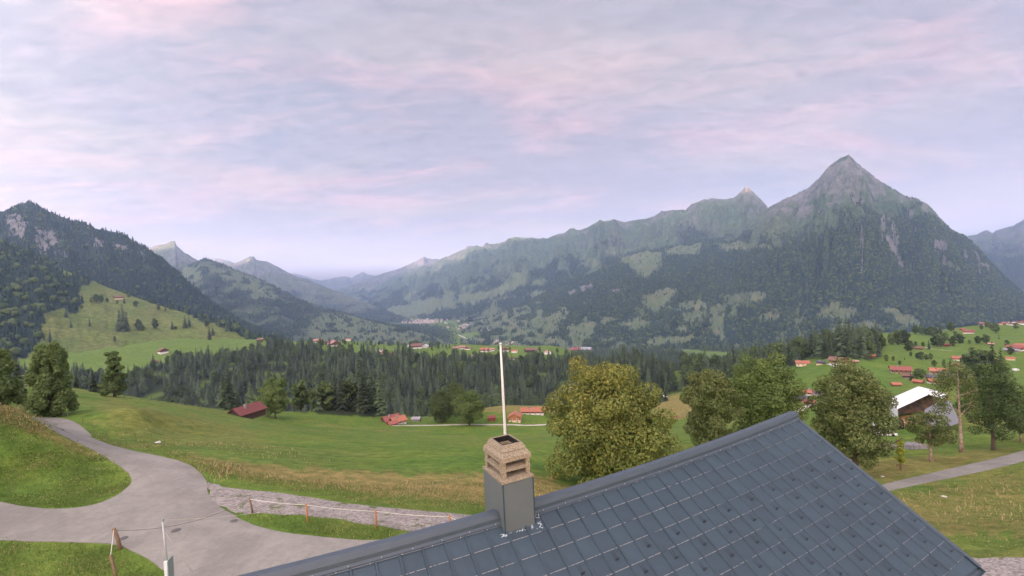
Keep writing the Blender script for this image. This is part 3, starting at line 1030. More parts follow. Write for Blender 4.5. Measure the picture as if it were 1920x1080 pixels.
# --- second ridge on the left, with alpine meadows
def cov_second(c):
    px, py, T = c['px'], c['py'], c['T']
    n = fbm(c['x'] / 260, c['y'] / 260, 5, 111)
    forest = np.clip(0.75 + 2.0 * n, 0, 1)
    mead = patch(c, [[(385, 495), (420, 498), (470, 520), (510, 540), (520, 565), (480, 560), (440, 540), (400, 512)], [(580, 600), (610, 588), (660, 600), (720, 618), (770, 632), (790, 650), (600, 650), (575, 620)],
                     [(330, 500), (372, 500), (380, 530), (350, 530)], [(640, 590), (700, 598), (760, 612), (700, 612)]], 12, 113)
    keep = (fbm(px / 16, py / 10, 4, 115) < 0.17)
    mead = np.maximum(mead, patch(c, [[(660, 596), (760, 612), (860, 636), (890, 660), (640, 660)]], 8, 117))
    forest = forest * (1 - mead * keep) + 0.14 * mead
    forest[T < 0] = 0.7
    return forest, 0.0 * px, 0.3 - 0.15 * mead, mead * 0.8


S_RIDGE = [(250, 545, 6300), (330, 510, 5900), (365, 492, 5600), (378, 486, 5500), (388, 485, 5480), (400, 489, 5450), (420, 496, 5400), (440, 505, 5300), (470, 517, 5150), (500, 528, 5000), (530, 545, 4800), (565, 562, 4600), (600, 576, 4400),
           (640, 586, 4200), (690, 601, 4000), (740, 613, 3800), (790, 626, 3600), (840, 640, 3450), (880, 652, 3350)]
S_FOOT = [(250, 3300, -330), (450, 3000, -380), (650, 2700, -395), (880, 2600, -400)]
ob, V, q, fo = mountain('meadow_ridge', S_RIDGE, S_FOOT, 260, 110, 1.1, 0.05, 9, 0.03, 2000, 43, 0.006, cov_second, 0.5)
STUFF_FOREST['second'] = plant(V, q, fo, 14000, 25, near=1500)


def cov_rock(c, lo=0.45, seed=121):
    n = fbm(c['x'] / 500, c['y'] / 500, 5, seed)
    forest = np.clip((c['py'] - np.interp(c['px'], [250, 330, 480, 560, 700], [500, 505, 530, 545, 575])) / 18 + 2 * n, 0, 1) * (c['T'] > 0)
    rock = np.clip(lo + 1.8 * n + (c['steep'] - 0.3) * 1.6, 0, 0.95) * (1 - forest)
    return forest, rock, 0.45 + 0 * n


ob, V, q, fo = mountain('peak', [(180, 500, 8600), (250, 478, 8000), (284, 463, 7700), (297, 459, 7650), (310, 458, 7600), (320, 453, 7580), (328, 452, 7560), (331, 460, 7540), (345, 473, 7500), (362, 483, 7450), (380, 492, 7400), (420, 515, 7300), (480, 550, 7200)],
                        [(180, 5500, -300), (480, 5600, -330)], 150, 70, 1.15, 0.06, 8, 0.04, 1800, 53, 0.008, lambda c: cov_rock(c, 0.25, 123), 0.4)
ob, V, q, fo = mountain('peak', [(360, 530, 10875), (420, 503, 10440), (440, 494, 10266), (460, 485, 10179), (470, 480, 10092), (476, 481, 10074), (480, 487, 10048), (500, 490, 10005), (515, 497, 9918), (540, 511, 9744), (555, 518, 9570), (575, 523, 9396), (610, 538, 8961),
                              (650, 553, 8439), (700, 573, 7656), (740, 588, 7600), (790, 603, 6650)],
                        [(360, 8000, -300), (600, 6600, -370), (790, 5600, -385)], 200, 80, 1.1, 0.07, 11, 0.05, 2500, 63, 0.010, lambda c: cov_rock(c, 0.45, 125), 0.4)
STUFF_FOREST['third'] = plant(V, q, fo, 3500, 26, near=1500)
ob, V, q, fo = mountain('far_peak', [(360, 500, 13125), (388, 490, 12750), (405, 484, 12750), (415, 486, 12750), (430, 489, 12750), (445, 496, 12750), (480, 515, 12750)], [(360, 10875, -200), (480, 10875, -200)], 80, 40, 1.1, 0.08, 8, 0.06, 2500, 73, 0.02, lambda c: cov_rock(c, 0.8, 127), 0.2)
ob, V, q, fo = mountain('far_peak', [(520, 528, 19500), (552, 512, 19125), (580, 521, 18750), (600, 526, 18750), (625, 521, 18750), (645, 518, 18750), (660, 521, 18750), (672, 513, 18750), (681, 509, 18750), (690, 515, 18750), (705, 517, 18750), (740, 519, 18750), (780, 530, 18750)],
                        [(520, 14250, -150), (780, 14250, -150)], 130, 50, 1.05, 0.08, 12, 0.07, 4000, 83, 0.02, lambda c: cov_rock(c, 0.8, 129), 0.2)
ob, V, q, fo = mountain('far_peak', [(640, 542, 13875), (690, 522, 13650), (720, 512, 13500), (750, 503, 13500), (770, 494, 13500), (783, 488, 13500), (790, 484, 13500), (795, 480, 13500), (801, 484, 13500), (812, 486, 13500), (820, 485, 13500), (840, 496, 13500), (900, 520, 13500)],
                        [(640, 11100, -150), (900, 11100, -150)], 140, 60, 1.05, 0.08, 10, 0.06, 3000, 93, 0.015, lambda c: cov_rock(c, 0.7, 131), 0.2)


def cov_right(c):
    n = fbm(c['x'] / 350, c['y'] / 350, 5, 141)
    forest = np.clip((c['py'] - 455) / 25 + 2.2 * n, 0, 1) * (c['T'] > 0)
    rock = np.clip(0.5 + 2 * n, 0, 0.9) * (1 - forest)
    return forest, rock, 0.3 + 0 * n


ob, V, q, fo = mountain('mountain', [(1780, 470, 9200), (1815, 442, 9000), (1830, 440, 8950), (1845, 433, 8900), (1853, 432, 8880), (1862, 438, 8850), (1868, 431, 8820), (1885, 427, 8750), (1900, 423, 8700), (1910, 417, 8650), (1922, 411, 8600), (1960, 395, 8500), (2040, 400, 8400), (2150, 440, 8200)],
                        [(1780, 5200, -380), (2150, 5200, -380)], 160, 80, 1.2, 0.08, 8, 0.05, 2500, 103, 0.012, cov_right, 0.3)
STUFF_FOREST['right'] = plant(V, q, fo, 5000, 26, near=1500)

# --- unseen range added behind the viewpoint, crest shaped to shade the valley from the sun
sd = np.array([math.sin(SUN_AZ), math.cos(SUN_AZ)])
pd = np.array([sd[1], -sd[0]])
cr, cf = [], []
for i, k in enumerate(np.linspace(-12000, 13000, 51)):
    h = np.interp(k, [-15000, 2000, 3800, 5500, 7000, 8000, 8700, 9300, 14000], [1570, 1570, 1490, 1000, 950, 1380, 1380, 980, 900]) + 14 * math.sin(i * 1.3) + 10 * math.sin(i * 2.9 + 1)
    p = sd * 4500 + pd * k
    cr.append((p[0], p[1], h - max(0, abs(k) - 11000) * 0.3))
    f = sd * 1900 + pd * k
    cf.append((f[0], f[1], 60))
ob, V, q, fo = mountain('unseen_shade_range', cr, cf, 120, 24, 1.0, 0.015, 10, 0.01, 1500, 113, 0.004,
                        lambda c: (0.6 + 0 * c['px'], 0 * c['px'], 0.3 + 0 * c['px']), 0.2, world=True)

# ------------------------------------------------------------------ trees: materials
def leaf_material(name, c1, c2, c3=None, rand=0.25, trans=0.25):
    m = bpy.data.materials.new(name)
    m.use_nodes = True
    t = NT(m.node_tree)
    A = lambda k: t.n('ShaderNodeAttribute', attribute_name=k).outputs['Fac']
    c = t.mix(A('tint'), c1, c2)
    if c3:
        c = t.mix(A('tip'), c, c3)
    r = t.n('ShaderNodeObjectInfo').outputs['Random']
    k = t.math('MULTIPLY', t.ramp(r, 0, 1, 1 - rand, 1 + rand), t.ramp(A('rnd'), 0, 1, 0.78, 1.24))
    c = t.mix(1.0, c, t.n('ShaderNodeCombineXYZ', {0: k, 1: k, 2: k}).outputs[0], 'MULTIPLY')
    b = t.n('ShaderNodeBsdfPrincipled', {'Base Color': c, 'Roughness': 0.65, 'Specular IOR Level': 0.25})
    tr = t.n('ShaderNodeBsdfTranslucent', {'Color': c})
    s = t.n('ShaderNodeMixShader', {0: trans, 1: b.outputs[0], 2: tr.outputs[0]})
    t.n('ShaderNodeOutputMaterial', {'Surface': s.outputs[0]})
    return m


def far_material(name, c1, c2):
    m = bpy.data.materials.new(name)
    m.use_nodes = True
    t = NT(m.node_tree)
    r = t.n('ShaderNodeObjectInfo').outputs['Random']
    c = t.mix(r, c1, c2)
    b = t.n('ShaderNodeBsdfPrincipled', {'Base Color': c, 'Roughness': 0.9, 'Specular IOR Level': 0.1})
    t.n('ShaderNodeOutputMaterial', {'Surface': b.outputs[0]})
    return m


M_BARK = mat('bark', (0.11, 0.085, 0.065), 0.9, var=0.35, scale=2.0, bump=0.5, bscale=9.0)
M_BARK_RED = mat('bark_reddish', (0.22, 0.14, 0.10), 0.9, var=0.4, scale=2.0, col2=(0.33, 0.26, 0.21), bump=0.5, bscale=9.0)
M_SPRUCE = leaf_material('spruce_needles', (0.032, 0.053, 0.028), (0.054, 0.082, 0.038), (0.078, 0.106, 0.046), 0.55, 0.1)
M_LARCH = leaf_material('larch_needles', (0.125, 0.190, 0.066), (0.175, 0.245, 0.085), (0.20, 0.26, 0.095), 0.1, 0.45)
M_LEAF_MID = leaf_material('broad_leaves', (0.060, 0.096, 0.030), (0.095, 0.135, 0.040), (0.11, 0.155, 0.045), 0.35)
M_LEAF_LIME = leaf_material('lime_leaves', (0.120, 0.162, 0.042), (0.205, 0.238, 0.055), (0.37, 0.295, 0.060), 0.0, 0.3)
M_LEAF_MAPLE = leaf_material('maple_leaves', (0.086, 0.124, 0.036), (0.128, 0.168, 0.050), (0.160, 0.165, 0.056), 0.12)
M_LEAF_GREEN = leaf_material('green_maple_leaves', (0.080, 0.130, 0.034), (0.125, 0.175, 0.044), (0.145, 0.20, 0.052), 0.1)
M_LEAF_DARK = leaf_material('dark_leaves', (0.048, 0.082, 0.028), (0.075, 0.115, 0.036), (0.09, 0.13, 0.04), 0.1)
M_LEAF_YOUNG = leaf_material('young_leaves', (0.26, 0.31, 0.045), (0.38, 0.42, 0.06), (0.42, 0.44, 0.07), 0.0, 0.4)
M_FARCON = far_material('far_conifers', (0.015, 0.031, 0.026), (0.034, 0.060, 0.044))
M_FARBRO = far_material('far_broadleaves', (0.045, 0.072, 0.026), (0.078, 0.105, 0.036))


def leaf_cloud(cen, nrm, size, rng, elong=1.5):
    """one folded diamond leaf at every centre; returns verts, tris"""
    n = len(cen)
    nrm = nrm + rng.normal(0, 0.55, (n, 3))
    nrm /= np.linalg.norm(nrm, axis=1, keepdims=True) + 1e-9
    a = rng.normal(0, 1, (n, 3))
    a[:, 2] -= 0.5
    a -= (a * nrm).sum(1, keepdims=True) * nrm
    a /= np.linalg.norm(a, axis=1, keepdims=True) + 1e-9
    b = np.cross(nrm, a)
    s = (size * rng.uniform(0.6, 1.35, n))[:, None]
    v = np.stack([cen - a * s * elong * 0.5, cen + b * s * 0.5 - nrm * s * 0.12, cen + a * s * elong * 0.5 - nrm * s * 0.18, cen - b * s * 0.5 - nrm * s * 0.12], 1)
    i = np.arange(n)[:, None] * 4
    tris = np.concatenate([i + np.array([0, 1, 2]), i + np.array([0, 2, 3])], 0)
    return v.reshape(-1, 3), tris


def crown_mesh(name, lobes, n, leaf, seed, tipfn=None, inner=0.45, m=None, elong=1.5, droop=0.0):
    """lobes: (cx, cy, cz, rx, ry, rz). Leaves fill a shell of every lobe"""
    rng = np.random.default_rng(seed)
    L = np.array(lobes, float)
    w = (L[:, 3] * L[:, 4] + L[:, 3] * L[:, 5])
    k = rng.choice(len(L), n, p=w / w.sum())
    d = rng.normal(0, 1, (n, 3))
    d /= np.linalg.norm(d, axis=1, keepdims=True)
    r = (inner + (1 - inner) * rng.uniform(0, 1, n) ** 0.5)
    r *= 1 + 0.22 * pnoise(d[:, 0] * 2.3 + k * 3.1, d[:, 1] * 2.3 + d[:, 2] * 1.7, seed % 50)
    c = L[k, :3] + d * L[k, 3:] * r[:, None]
    c[:, 2] -= droop * np.abs(rng.normal(0, 1, n)) * L[k, 5]
    # leaves buried deep in other lobes are never seen: drop them
    deep = np.zeros(n, bool)
    for j in range(len(L)):
        q = (((c - L[j, :3]) / L[j, 3:]) ** 2).sum(1)
        deep |= (q < 0.16) & (k != j)
    c, d, k = c[~deep], d[~deep], k[~deep]
    nn = d * np.array([1, 1, 0.7]) + np.array([0, 0, 0.5])
    v, t = leaf_cloud(c, nn, np.full(len(c), leaf), rng, elong)
    lob = rng.uniform(0, 1, len(L))
    tint = np.clip(lob[k] * 0.7 + rng.uniform(-0.3, 0.5, len(c)), 0, 1)
    z0, z1 = c[:, 2].min(), c[:, 2].max()
    tip = tipfn(c, (c[:, 2] - z0) / (z1 - z0), rng) if tipfn else np.clip(rng.uniform(-1.2, 0.8, len(c)), 0, 1)
    me = np_mesh(name, v, tris=t, attrs={'tint': np.repeat(tint, 4), 'tip': np.repeat(tip, 4), 'rnd': np.repeat(rng.uniform(0, 1, len(c)), 4)})
    if m:
        me.materials.append(m)
    return me


def lobes_round(rx, ry, h, z0, n, seed, lob=0.34, top=0.85, flat=0.8, jit=0.12, shape=None):
    """cluster of foliage masses filling an egg-shaped crown from height z0 to z0+h"""
    rng = np.random.default_rng(seed)
    out = []
    for i in range(n):
        t = (i + 0.5) / n
        z = t
        prof = shape(z) if shape else math.sqrt(max(0.02, 1 - (2 * z - 1) ** 2)) * (1.0 if z < 0.5 else top + (1 - top) * (1 - z))
        a = i * 2.39996 + rng.normal(0, 0.3)
        r = prof * (1 - lob) * (1.0 if i % 4 else 0.45) * (1 + rng.normal(0, jit))
        s = lob * rng.uniform(0.75, 1.25) * (0.75 + 0.25 * prof)
        out.append((math.cos(a) * r * rx, math.sin(a) * r * ry, z0 + h * (0.06 + 0.86 * z) + rng.normal(0, 0.02) * h, s * rx, s * ry, s * flat * (rx + ry) * 0.5))
    return out


def limb_mesh(name, h, r0, n_limb, spread, seed, m, fork=0.3, z_end=0.85, lean=0.0, twigs=3):
    """tapered trunk that divides into limbs and twigs"""
    rng = random.Random(seed)
    mb = MB()
    top = Vector((lean, 0, h * z_end))
    trunk = []
    for i in range(8):
        t = i / 7
        w = (1 - t) * 0.0
        trunk.append(Vector((top.x * t + rng.uniform(-1, 1) * r0 * 0.35 * t, rng.uniform(-1, 1) * r0 * 0.35 * t, -0.3 + (top.z + 0.3) * t)))
    rad = [r0 * (1.45 if i == 0 else 1.1 if i == 1 else 1.0 - 0.8 * i / 7) for i in range(8)]
    mb.tube(trunk, rad, 9)
    for j in range(n_limb):
        t = fork + (0.92 - fork) * (j + rng.random() * 0.6) / n_limb
        k = min(6, int(t * 7))
        p0 = trunk[k].lerp(trunk[k + 1], t * 7 - k)
        a = j * 2.4 + rng.uniform(-0.4, 0.4)
        ln = spread * (1.05 - 0.55 * t) * rng.uniform(0.75, 1.1)
        pts, rr = [], []
        ra = rad[k] * 0.55
        dr = Vector((math.cos(a), math.sin(a), rng.uniform(0.15, 0.65)))
        for s in range(6):
            q = s / 5
            pts.append(p0 + dr * ln * q + Vector((rng.uniform(-1, 1), rng.uniform(-1, 1), rng.uniform(-0.6, 0.9))) * ln * 0.06 * q + Vector((0, 0, 0.18 * ln * q * q)))
            rr.append(max(0.012, ra * (1 - 0.85 * q)))
        mb.tube(pts, rr, 6, False)
        for w in range(twigs):
            s = rng.randint(2, 4)
            d2 = Vector((math.cos(a + rng.uniform(-1.2, 1.2)), math.sin(a + rng.uniform(-1.2, 1.2)), rng.uniform(-0.3, 0.8)))
            l2 = ln * rng.uniform(0.25, 0.45)
            mb.tube([pts[s], pts[s] + d2 * l2 * 0.5 + Vector((0, 0, 0.05)), pts[s] + d2 * l2], [rr[s] * 0.6, rr[s] * 0.4, 0.01], 5, False)
    return mb.mesh(name, m, True)


def spruce_mesh(name, seed, nlev=15, nbr=8, wid=0.2, m=None, twig=0, bot=0.07, droop=0.35, ragged=0.25, power=0.85, bw=0.30, tl=(0.14, 0.34), tdroop=(0.4, 1.5)):
    """conifer crown of unit height: whorls of drooping boughs, each bough a bent blade (and hanging twigs when seen close)"""
    rng = np.random.default_rng(seed)
    V, T, tint, tip, rnd = [], [], [], [], []

    def blade(p, d, ln, w, dz, ti, tp):
        o = len(V)
        s = np.array([-d[1], d[0], 0.0])
        mid = p + d * ln * 0.55 + np.array([0, 0, 0.02 * ln - dz * 0.35])
        end = p + d * ln + np.array([0, 0, -dz])
        V.extend([p + np.array([0, 0, 0.012]), mid + s * w - np.array([0, 0, w * 0.5]), end, mid - s * w - np.array([0, 0, w * 0.5]), mid + np.array([0, 0, 0.006])])
        T.extend([(o, o + 1, o + 4), (o + 4, o + 1, o + 2), (o, o + 4, o + 3), (o + 4, o + 2, o + 3)])
        r = rng.uniform()
        tint.extend([ti] * 5)
        rnd.extend([r] * 5)
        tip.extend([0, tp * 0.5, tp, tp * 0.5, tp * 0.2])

    for i in range(nlev):
        t = i / (nlev - 1)
        z = bot + (0.985 - bot) * t ** 0.95
        R_ = wid * (1 - t) ** power * (0.72 + 0.28 * min(1, t * 8 + 0.3)) + 0.008
        n = max(4, int(nbr * (1 - 0.45 * t)))
        a0 = rng.uniform(0, 6.28)
        for k in range(n):
            a = a0 + 6.283 * k / n + rng.normal(0, 0.18)
            d = np.array([math.cos(a), math.sin(a), 0.0])
            ln = R_ * rng.uniform(1 - ragged * 1.6, 1 + ragged * 0.6)
            p = np.array([0, 0, z + rng.normal(0, 0.008)])
            ti = rng.uniform(0, 1)
            blade(p, d, ln, ln * bw + 0.004, ln * droop, ti, rng.uniform(0, 0.9))
            for q in range(twig):
                f = rng.uniform(0.25, 1.0)
                pp = p + d * ln * f + np.array([0, 0, -ln * droop * f * f])
                a2 = a + rng.uniform(-1.3, 1.3)
                d2 = np.array([math.cos(a2), math.sin(a2), 0.0])
                l2 = ln * rng.uniform(*tl)
                blade(pp, d2, l2, l2 * 0.22, l2 * rng.uniform(*tdroop), ti, rng.uniform(0, 1))
    me = np_mesh(name, np.array(V), tris=np.array(T), attrs={'tint': np.array(tint), 'tip': np.array(tip), 'rnd': np.array(rnd)})
    if m:
        me.materials.append(m)
    return me


# ------------------------------------------------------------------ tree prototypes of unit height
SPR = []
for i in range(4):
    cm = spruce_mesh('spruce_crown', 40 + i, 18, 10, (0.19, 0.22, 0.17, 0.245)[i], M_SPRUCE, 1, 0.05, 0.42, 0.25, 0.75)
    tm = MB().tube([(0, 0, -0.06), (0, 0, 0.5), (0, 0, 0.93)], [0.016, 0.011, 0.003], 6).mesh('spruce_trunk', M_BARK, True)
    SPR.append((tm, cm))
BRO = []
for i in range(4):
    lb = lobes_round(0.30 + 0.05 * (i % 2), 0.30 + 0.05 * (i % 2), 0.86, 0.12, 16, 60 + i, 0.36)
    cm = crown_mesh('broad_crown', lb, 1500, 0.055, 70 + i, m=M_LEAF_MID)
    tm = limb_mesh('broad_trunk', 0.8, 0.022, 6, 0.25, 80 + i, M_BARK, 0.3, 0.8, 0, 1)
    BRO.append((tm, cm))
SLIM = []
for i in range(2):
    lb = lobes_round(0.2, 0.2, 0.9, 0.08, 14, 90 + i, 0.45)
    SLIM.append((BRO[i][0], crown_mesh('slim_crown', lb, 1200, 0.05, 95 + i, m=M_LEAF_MID)))


def tree(name, pos, h, proto, label, group=None, wide=1.0, rz=None):
    o = empty(name, pos, random.uniform(0, 6.28) if rz is None else rz, label, 'tree', group)
    o.scale = (h * wide, h * wide, h)
    t = link('trunk', proto[0], o)
    c = link('crown', proto[1], o)
    return o


from mathutils.bvhtree import BVHTree
_hill_bvh = BVHTree.FromPolygons([tuple(p) for p in HILL_V], [tuple(int(k) for k in f) for f in HILL_Q])


def GH(px, py):
    """place on the ground or on the hill seen through a photo pixel"""
    d = Vector(ray(px, py)).normalized()
    hit = _hill_bvh.ray_cast(Vector((0, 0, 0)), d)
    g = G(px, py)
    if hit[0] is not None and hit[0].length < g.length:
        return hit[0]
    return g


# ------------------------------------------------------------------ far forests: tiny trees by the thousand
def far_forest(name, rows, label):
    """one object that carries a point per tree; geometry nodes set a cone or a round crown on each"""
    me = np_mesh(name, rows[:, :3], attrs={'sc': rows[:, 3], 'kd': rows[:, 4]})
    o = link(name, me)
    tag(o, label, 'forest', None, 'stuff')
    md = o.modifiers.new('trees', 'NODES')
    md.node_group = FAR_GROUP
    return o


def make_far_group():
    g = bpy.data.node_groups.new('far_forest', 'GeometryNodeTree')
    g.interface.new_socket('Geometry', in_out='INPUT', socket_type='NodeSocketGeometry')
    g.interface.new_socket('Geometry', in_out='OUTPUT', socket_type='NodeSocketGeometry')
    N = g.nodes.new
    L = g.links.new
    gi, go = N('NodeGroupInput'), N('NodeGroupOutput')

    def cone(n, r, dep, z):
        c = N('GeometryNodeMeshCone')
        c.inputs['Vertices'].default_value = n
        c.inputs['Radius Top'].default_value = 0.0
        c.inputs['Radius Bottom'].default_value = r
        c.inputs['Depth'].default_value = dep
        t = N('GeometryNodeTransform')
        t.inputs['Translation'].default_value = (0, 0, z)
        L(c.outputs['Mesh'], t.inputs['Geometry'])
        return t.outputs[0]
    j1 = N('GeometryNodeJoinGeometry')
    L(cone(6, 0.19, 0.62, 0.02), j1.inputs[0])
    L(cone(5, 0.13, 0.62, 0.38), j1.inputs[0])
    s1 = N('GeometryNodeSetMaterial')
    s1.inputs['Material'].default_value = M_FARCON
    L(j1.outputs[0], s1.inputs[0])
    ico = N('GeometryNodeMeshIcoSphere')
    ico.inputs['Radius'].default_value = 0.33
    ico.inputs['Subdivisions'].default_value = 2
    nz = N('ShaderNodeTexNoise')
    nz.inputs['Scale'].default_value = 4.0
    sub = N('ShaderNodeVectorMath')
    sub.operation = 'SUBTRACT'
    sub.inputs[1].default_value = (0.5, 0.5, 0.5)
    L(nz.outputs['Color'], sub.inputs[0])
    scl = N('ShaderNodeVectorMath')
    scl.operation = 'SCALE'
    scl.inputs['Scale'].default_value = 0.35
    L(sub.outputs[0], scl.inputs[0])
    sp = N('GeometryNodeSetPosition')
    L(ico.outputs['Mesh'], sp.inputs[0])
    L(scl.outputs[0], sp.inputs['Offset'])
    t2 = N('GeometryNodeTransform')
    t2.inputs['Translation'].default_value = (0, 0, 0.3)
    L(sp.outputs[0], t2.inputs[0])
    s2 = N('GeometryNodeSetMaterial')
    s2.inputs['Material'].default_value = M_FARBRO
    L(t2.outputs[0], s2.inputs[0])
    ga, gb = N('GeometryNodeGeometryToInstance'), N('GeometryNodeGeometryToInstance')
    L(s1.outputs[0], ga.inputs[0])
    L(s2.outputs[0], gb.inputs[0])
    jj = N('GeometryNodeJoinGeometry')
    L(gb.outputs[0], jj.inputs[0])
    L(ga.outputs[0], jj.inputs[0])
    mp = N('GeometryNodeMeshToPoints')
    L(gi.outputs[0], mp.inputs[0])
    ip = N('GeometryNodeInstanceOnPoints')
    ip.inputs['Pick Instance'].default_value = True
    L(mp.outputs[0], ip.inputs['Points'])
    L(jj.outputs[0], ip.inputs['Instance'])

    def attr(nm, typ='FLOAT'):
        a = N('GeometryNodeInputNamedAttribute')
        a.data_type = typ
        a.inputs['Name'].default_value = nm
        return a.outputs[0]
    L(attr('kd'), ip.inputs['Instance Index'])
    L(attr('sc'), ip.inputs['Scale'])
    rv = N('FunctionNodeRandomValue')
    rv.data_type = 'FLOAT_VECTOR'
    rv.inputs[0].default_value = (-0.06, -0.06, 0)
    rv.inputs[1].default_value = (0.06, 0.06, 6.28)
    L(rv.outputs[0], ip.inputs['Rotation'])
    L(ip.outputs[0], go.inputs[0])
    return g


FAR_GROUP = make_far_group()
FF = {'pyramid': 'dark conifer forest covering the slopes of the pyramid-shaped mountain', 'chain': 'hazy forest on the long mountain chain beyond the valley',
      'left': 'dark forest covering the steep wooded mountain at left', 'hill': 'forest on the spur beside the green hill meadow', 'second': 'forest on the ridge with alpine meadows at left',
      'third': 'hazy forest under the rocky far peak', 'right': 'forest on the far mountain at the right edge'}
for k, rows in STUFF_FOREST.items():
    far_forest('forest', rows, FF[k])

# ------------------------------------------------------------------ forest band in the gorge: single trees in front, one mass behind
x, y = gv[:, 0], gv[:, 1]
sel = (gforest > 0.5) & (dist > 300) & (dist < np.where((gpx > 1040) & (gpx < 1560), 2700, 1650)) & (gpx > -60) & (gpx < 1980)
gq = quads[sel[quads].all(1)]
rows = plant(gv, gq, gforest, 11500, 25, near=250, frac_round=0.0)
rows[:, 2] = H(rows[:, 0], rows[:, 1]) - 0.5
bro = fbm(rows[:, 0] / 60, rows[:, 1] / 60, 3, 151) + RNG.normal(0, 0.16, len(rows))
rpx, rpy = pix(rows[:, 0], rows[:, 1], rows[:, 2])
edge = np.hypot(rows[:, 0], rows[:, 1]) < 430
isb = (bro > 0.22) | (edge & (bro > -0.05) & (rpx > 500)) | ((rpx > 1250) & (bro > 0.02))
rows[:, 4] = np.where(isb, 4 + RNG.integers(0, 3, len(rows)), RNG.integers(0, 4, len(rows)))
rows[:, 3] *= np.where(isb, 0.75, 1.0) * (1 + 0.45 * fbm(rows[:, 0] / 70, rows[:, 1] / 70, 2, 157)) * RNG.uniform(0.8, 1.2, len(rows))
_kp = ~((rpx < 240) & (rows[:, 1] < 560))
rows, isb = rows[_kp], isb[_kp]
order = np.argsort(rows[:, 1])
rows = rows[order]
# which of them does one actually see? skyline buffer over the picture's columns, from near to far
buf = np.full(2100, 2000.0)
ysk = np.exp(np.linspace(math.log(14), math.log(1700), 260))
cols = np.arange(-60, 2040, 6)
sk = np.full((len(ysk), len(cols)), 2000.0)
for j, cx in enumerate(cols):
    xx = np.array([ray(cx, 700)[0]]) * ysk
    sk[:, j] = np.minimum.accumulate(pix(xx, ysk, Hs(xx, ysk))[1])
vis = np.zeros(len(rows))
rpx, rpy = pix(rows[:, 0], rows[:, 1], rows[:, 2])
tpx, tpy = pix(rows[:, 0], rows[:, 1], rows[:, 2] + rows[:, 3])
for i in range(len(rows)):
    c0 = int(np.clip(rpx[i] + 60, 3, 2090))
    hw = max(1, int(rows[i, 3] * 0.13 / rows[i, 1] * FPX))
    a, b = max(0, c0 - hw), min(2099, c0 + hw)
    jg = min(len(cols) - 1, max(0, c0 // 6))
    ig = min(len(ysk) - 1, np.searchsorted(ysk, rows[i, 1]))
    lim = min(buf[a:b + 1].mean(), sk[max(0, ig - 1), jg])
    vis[i] = max(0.0, lim - tpy[i]) * hw if -10 < rpx[i] < 1930 else 0.0
    buf[a:b + 1] = np.minimum(buf[a:b + 1], tpy[i] + abs(np.arange(a, b + 1) - c0) / hw * 12)
isb = rows[:, 4] >= 4
con_i = [i for i in np.argsort(-vis) if not isb[i] and vis[i] > 1][:290]
bro_i = [i for i in np.argsort(-vis) if isb[i] and vis[i] > 1][:140]
single = set(con_i) | set(bro_i)
REG = [(110, 'at the far left below the green hill'), (200, 'left of the big conical tree'), (300, 'just right of the big conical tree'), (430, 'between the conical tree and the barn'), (490, 'behind the red-roofed barn'), (560, 'behind the egg-shaped tree'),
       (640, 'behind the small green knoll'), (720, 'above the meadow-foot farmhouse'), (800, 'left above the dark trees in mid meadow'), (900, 'above the broad tree in mid meadow'), (960, 'behind the flagpole'), (1040, 'right of the flagpole'),
       (1160, 'above the left half of the lime tree'), (1260, 'above the right half of the lime tree'), (1400, 'behind the twin maples'), (1520, 'left of the cream-walled house'), (9999, 'in the wood above the upper farm row')]


def region(px, Y):
    reg = next(r for lim, r in REG if px < lim)
    return ('near edge' if Y < 430 else 'lower part' if Y < 720 else 'middle part' if Y < 850 else 'upper part'), reg


for i in con_i:
    a_, b_ = region(rpx[i], rows[i, 1])
    tree('spruce_tree', Vector(rows[i, :3]), rows[i, 3] * 1.1, SPR[int(rows[i, 4])], 'dark spruce, %s of the forest, %s' % (a_, b_), 'spruces of the forest band ' + b_ + ', ' + a_, random.uniform(0.85, 1.2))
for i in bro_i:
    a_, b_ = region(rpx[i], rows[i, 1])
    tree('broadleaf_tree', Vector(rows[i, :3]), rows[i, 3] * 1.05, BRO[int(rows[i, 4]) - 4], 'round broadleaf tree, %s of the forest, %s' % (a_, b_), 'broadleaf trees of the forest band ' + b_ + ', ' + a_, random.uniform(0.8, 1.15))
rest = rows[[i for i in range(len(rows)) if i not in single]]


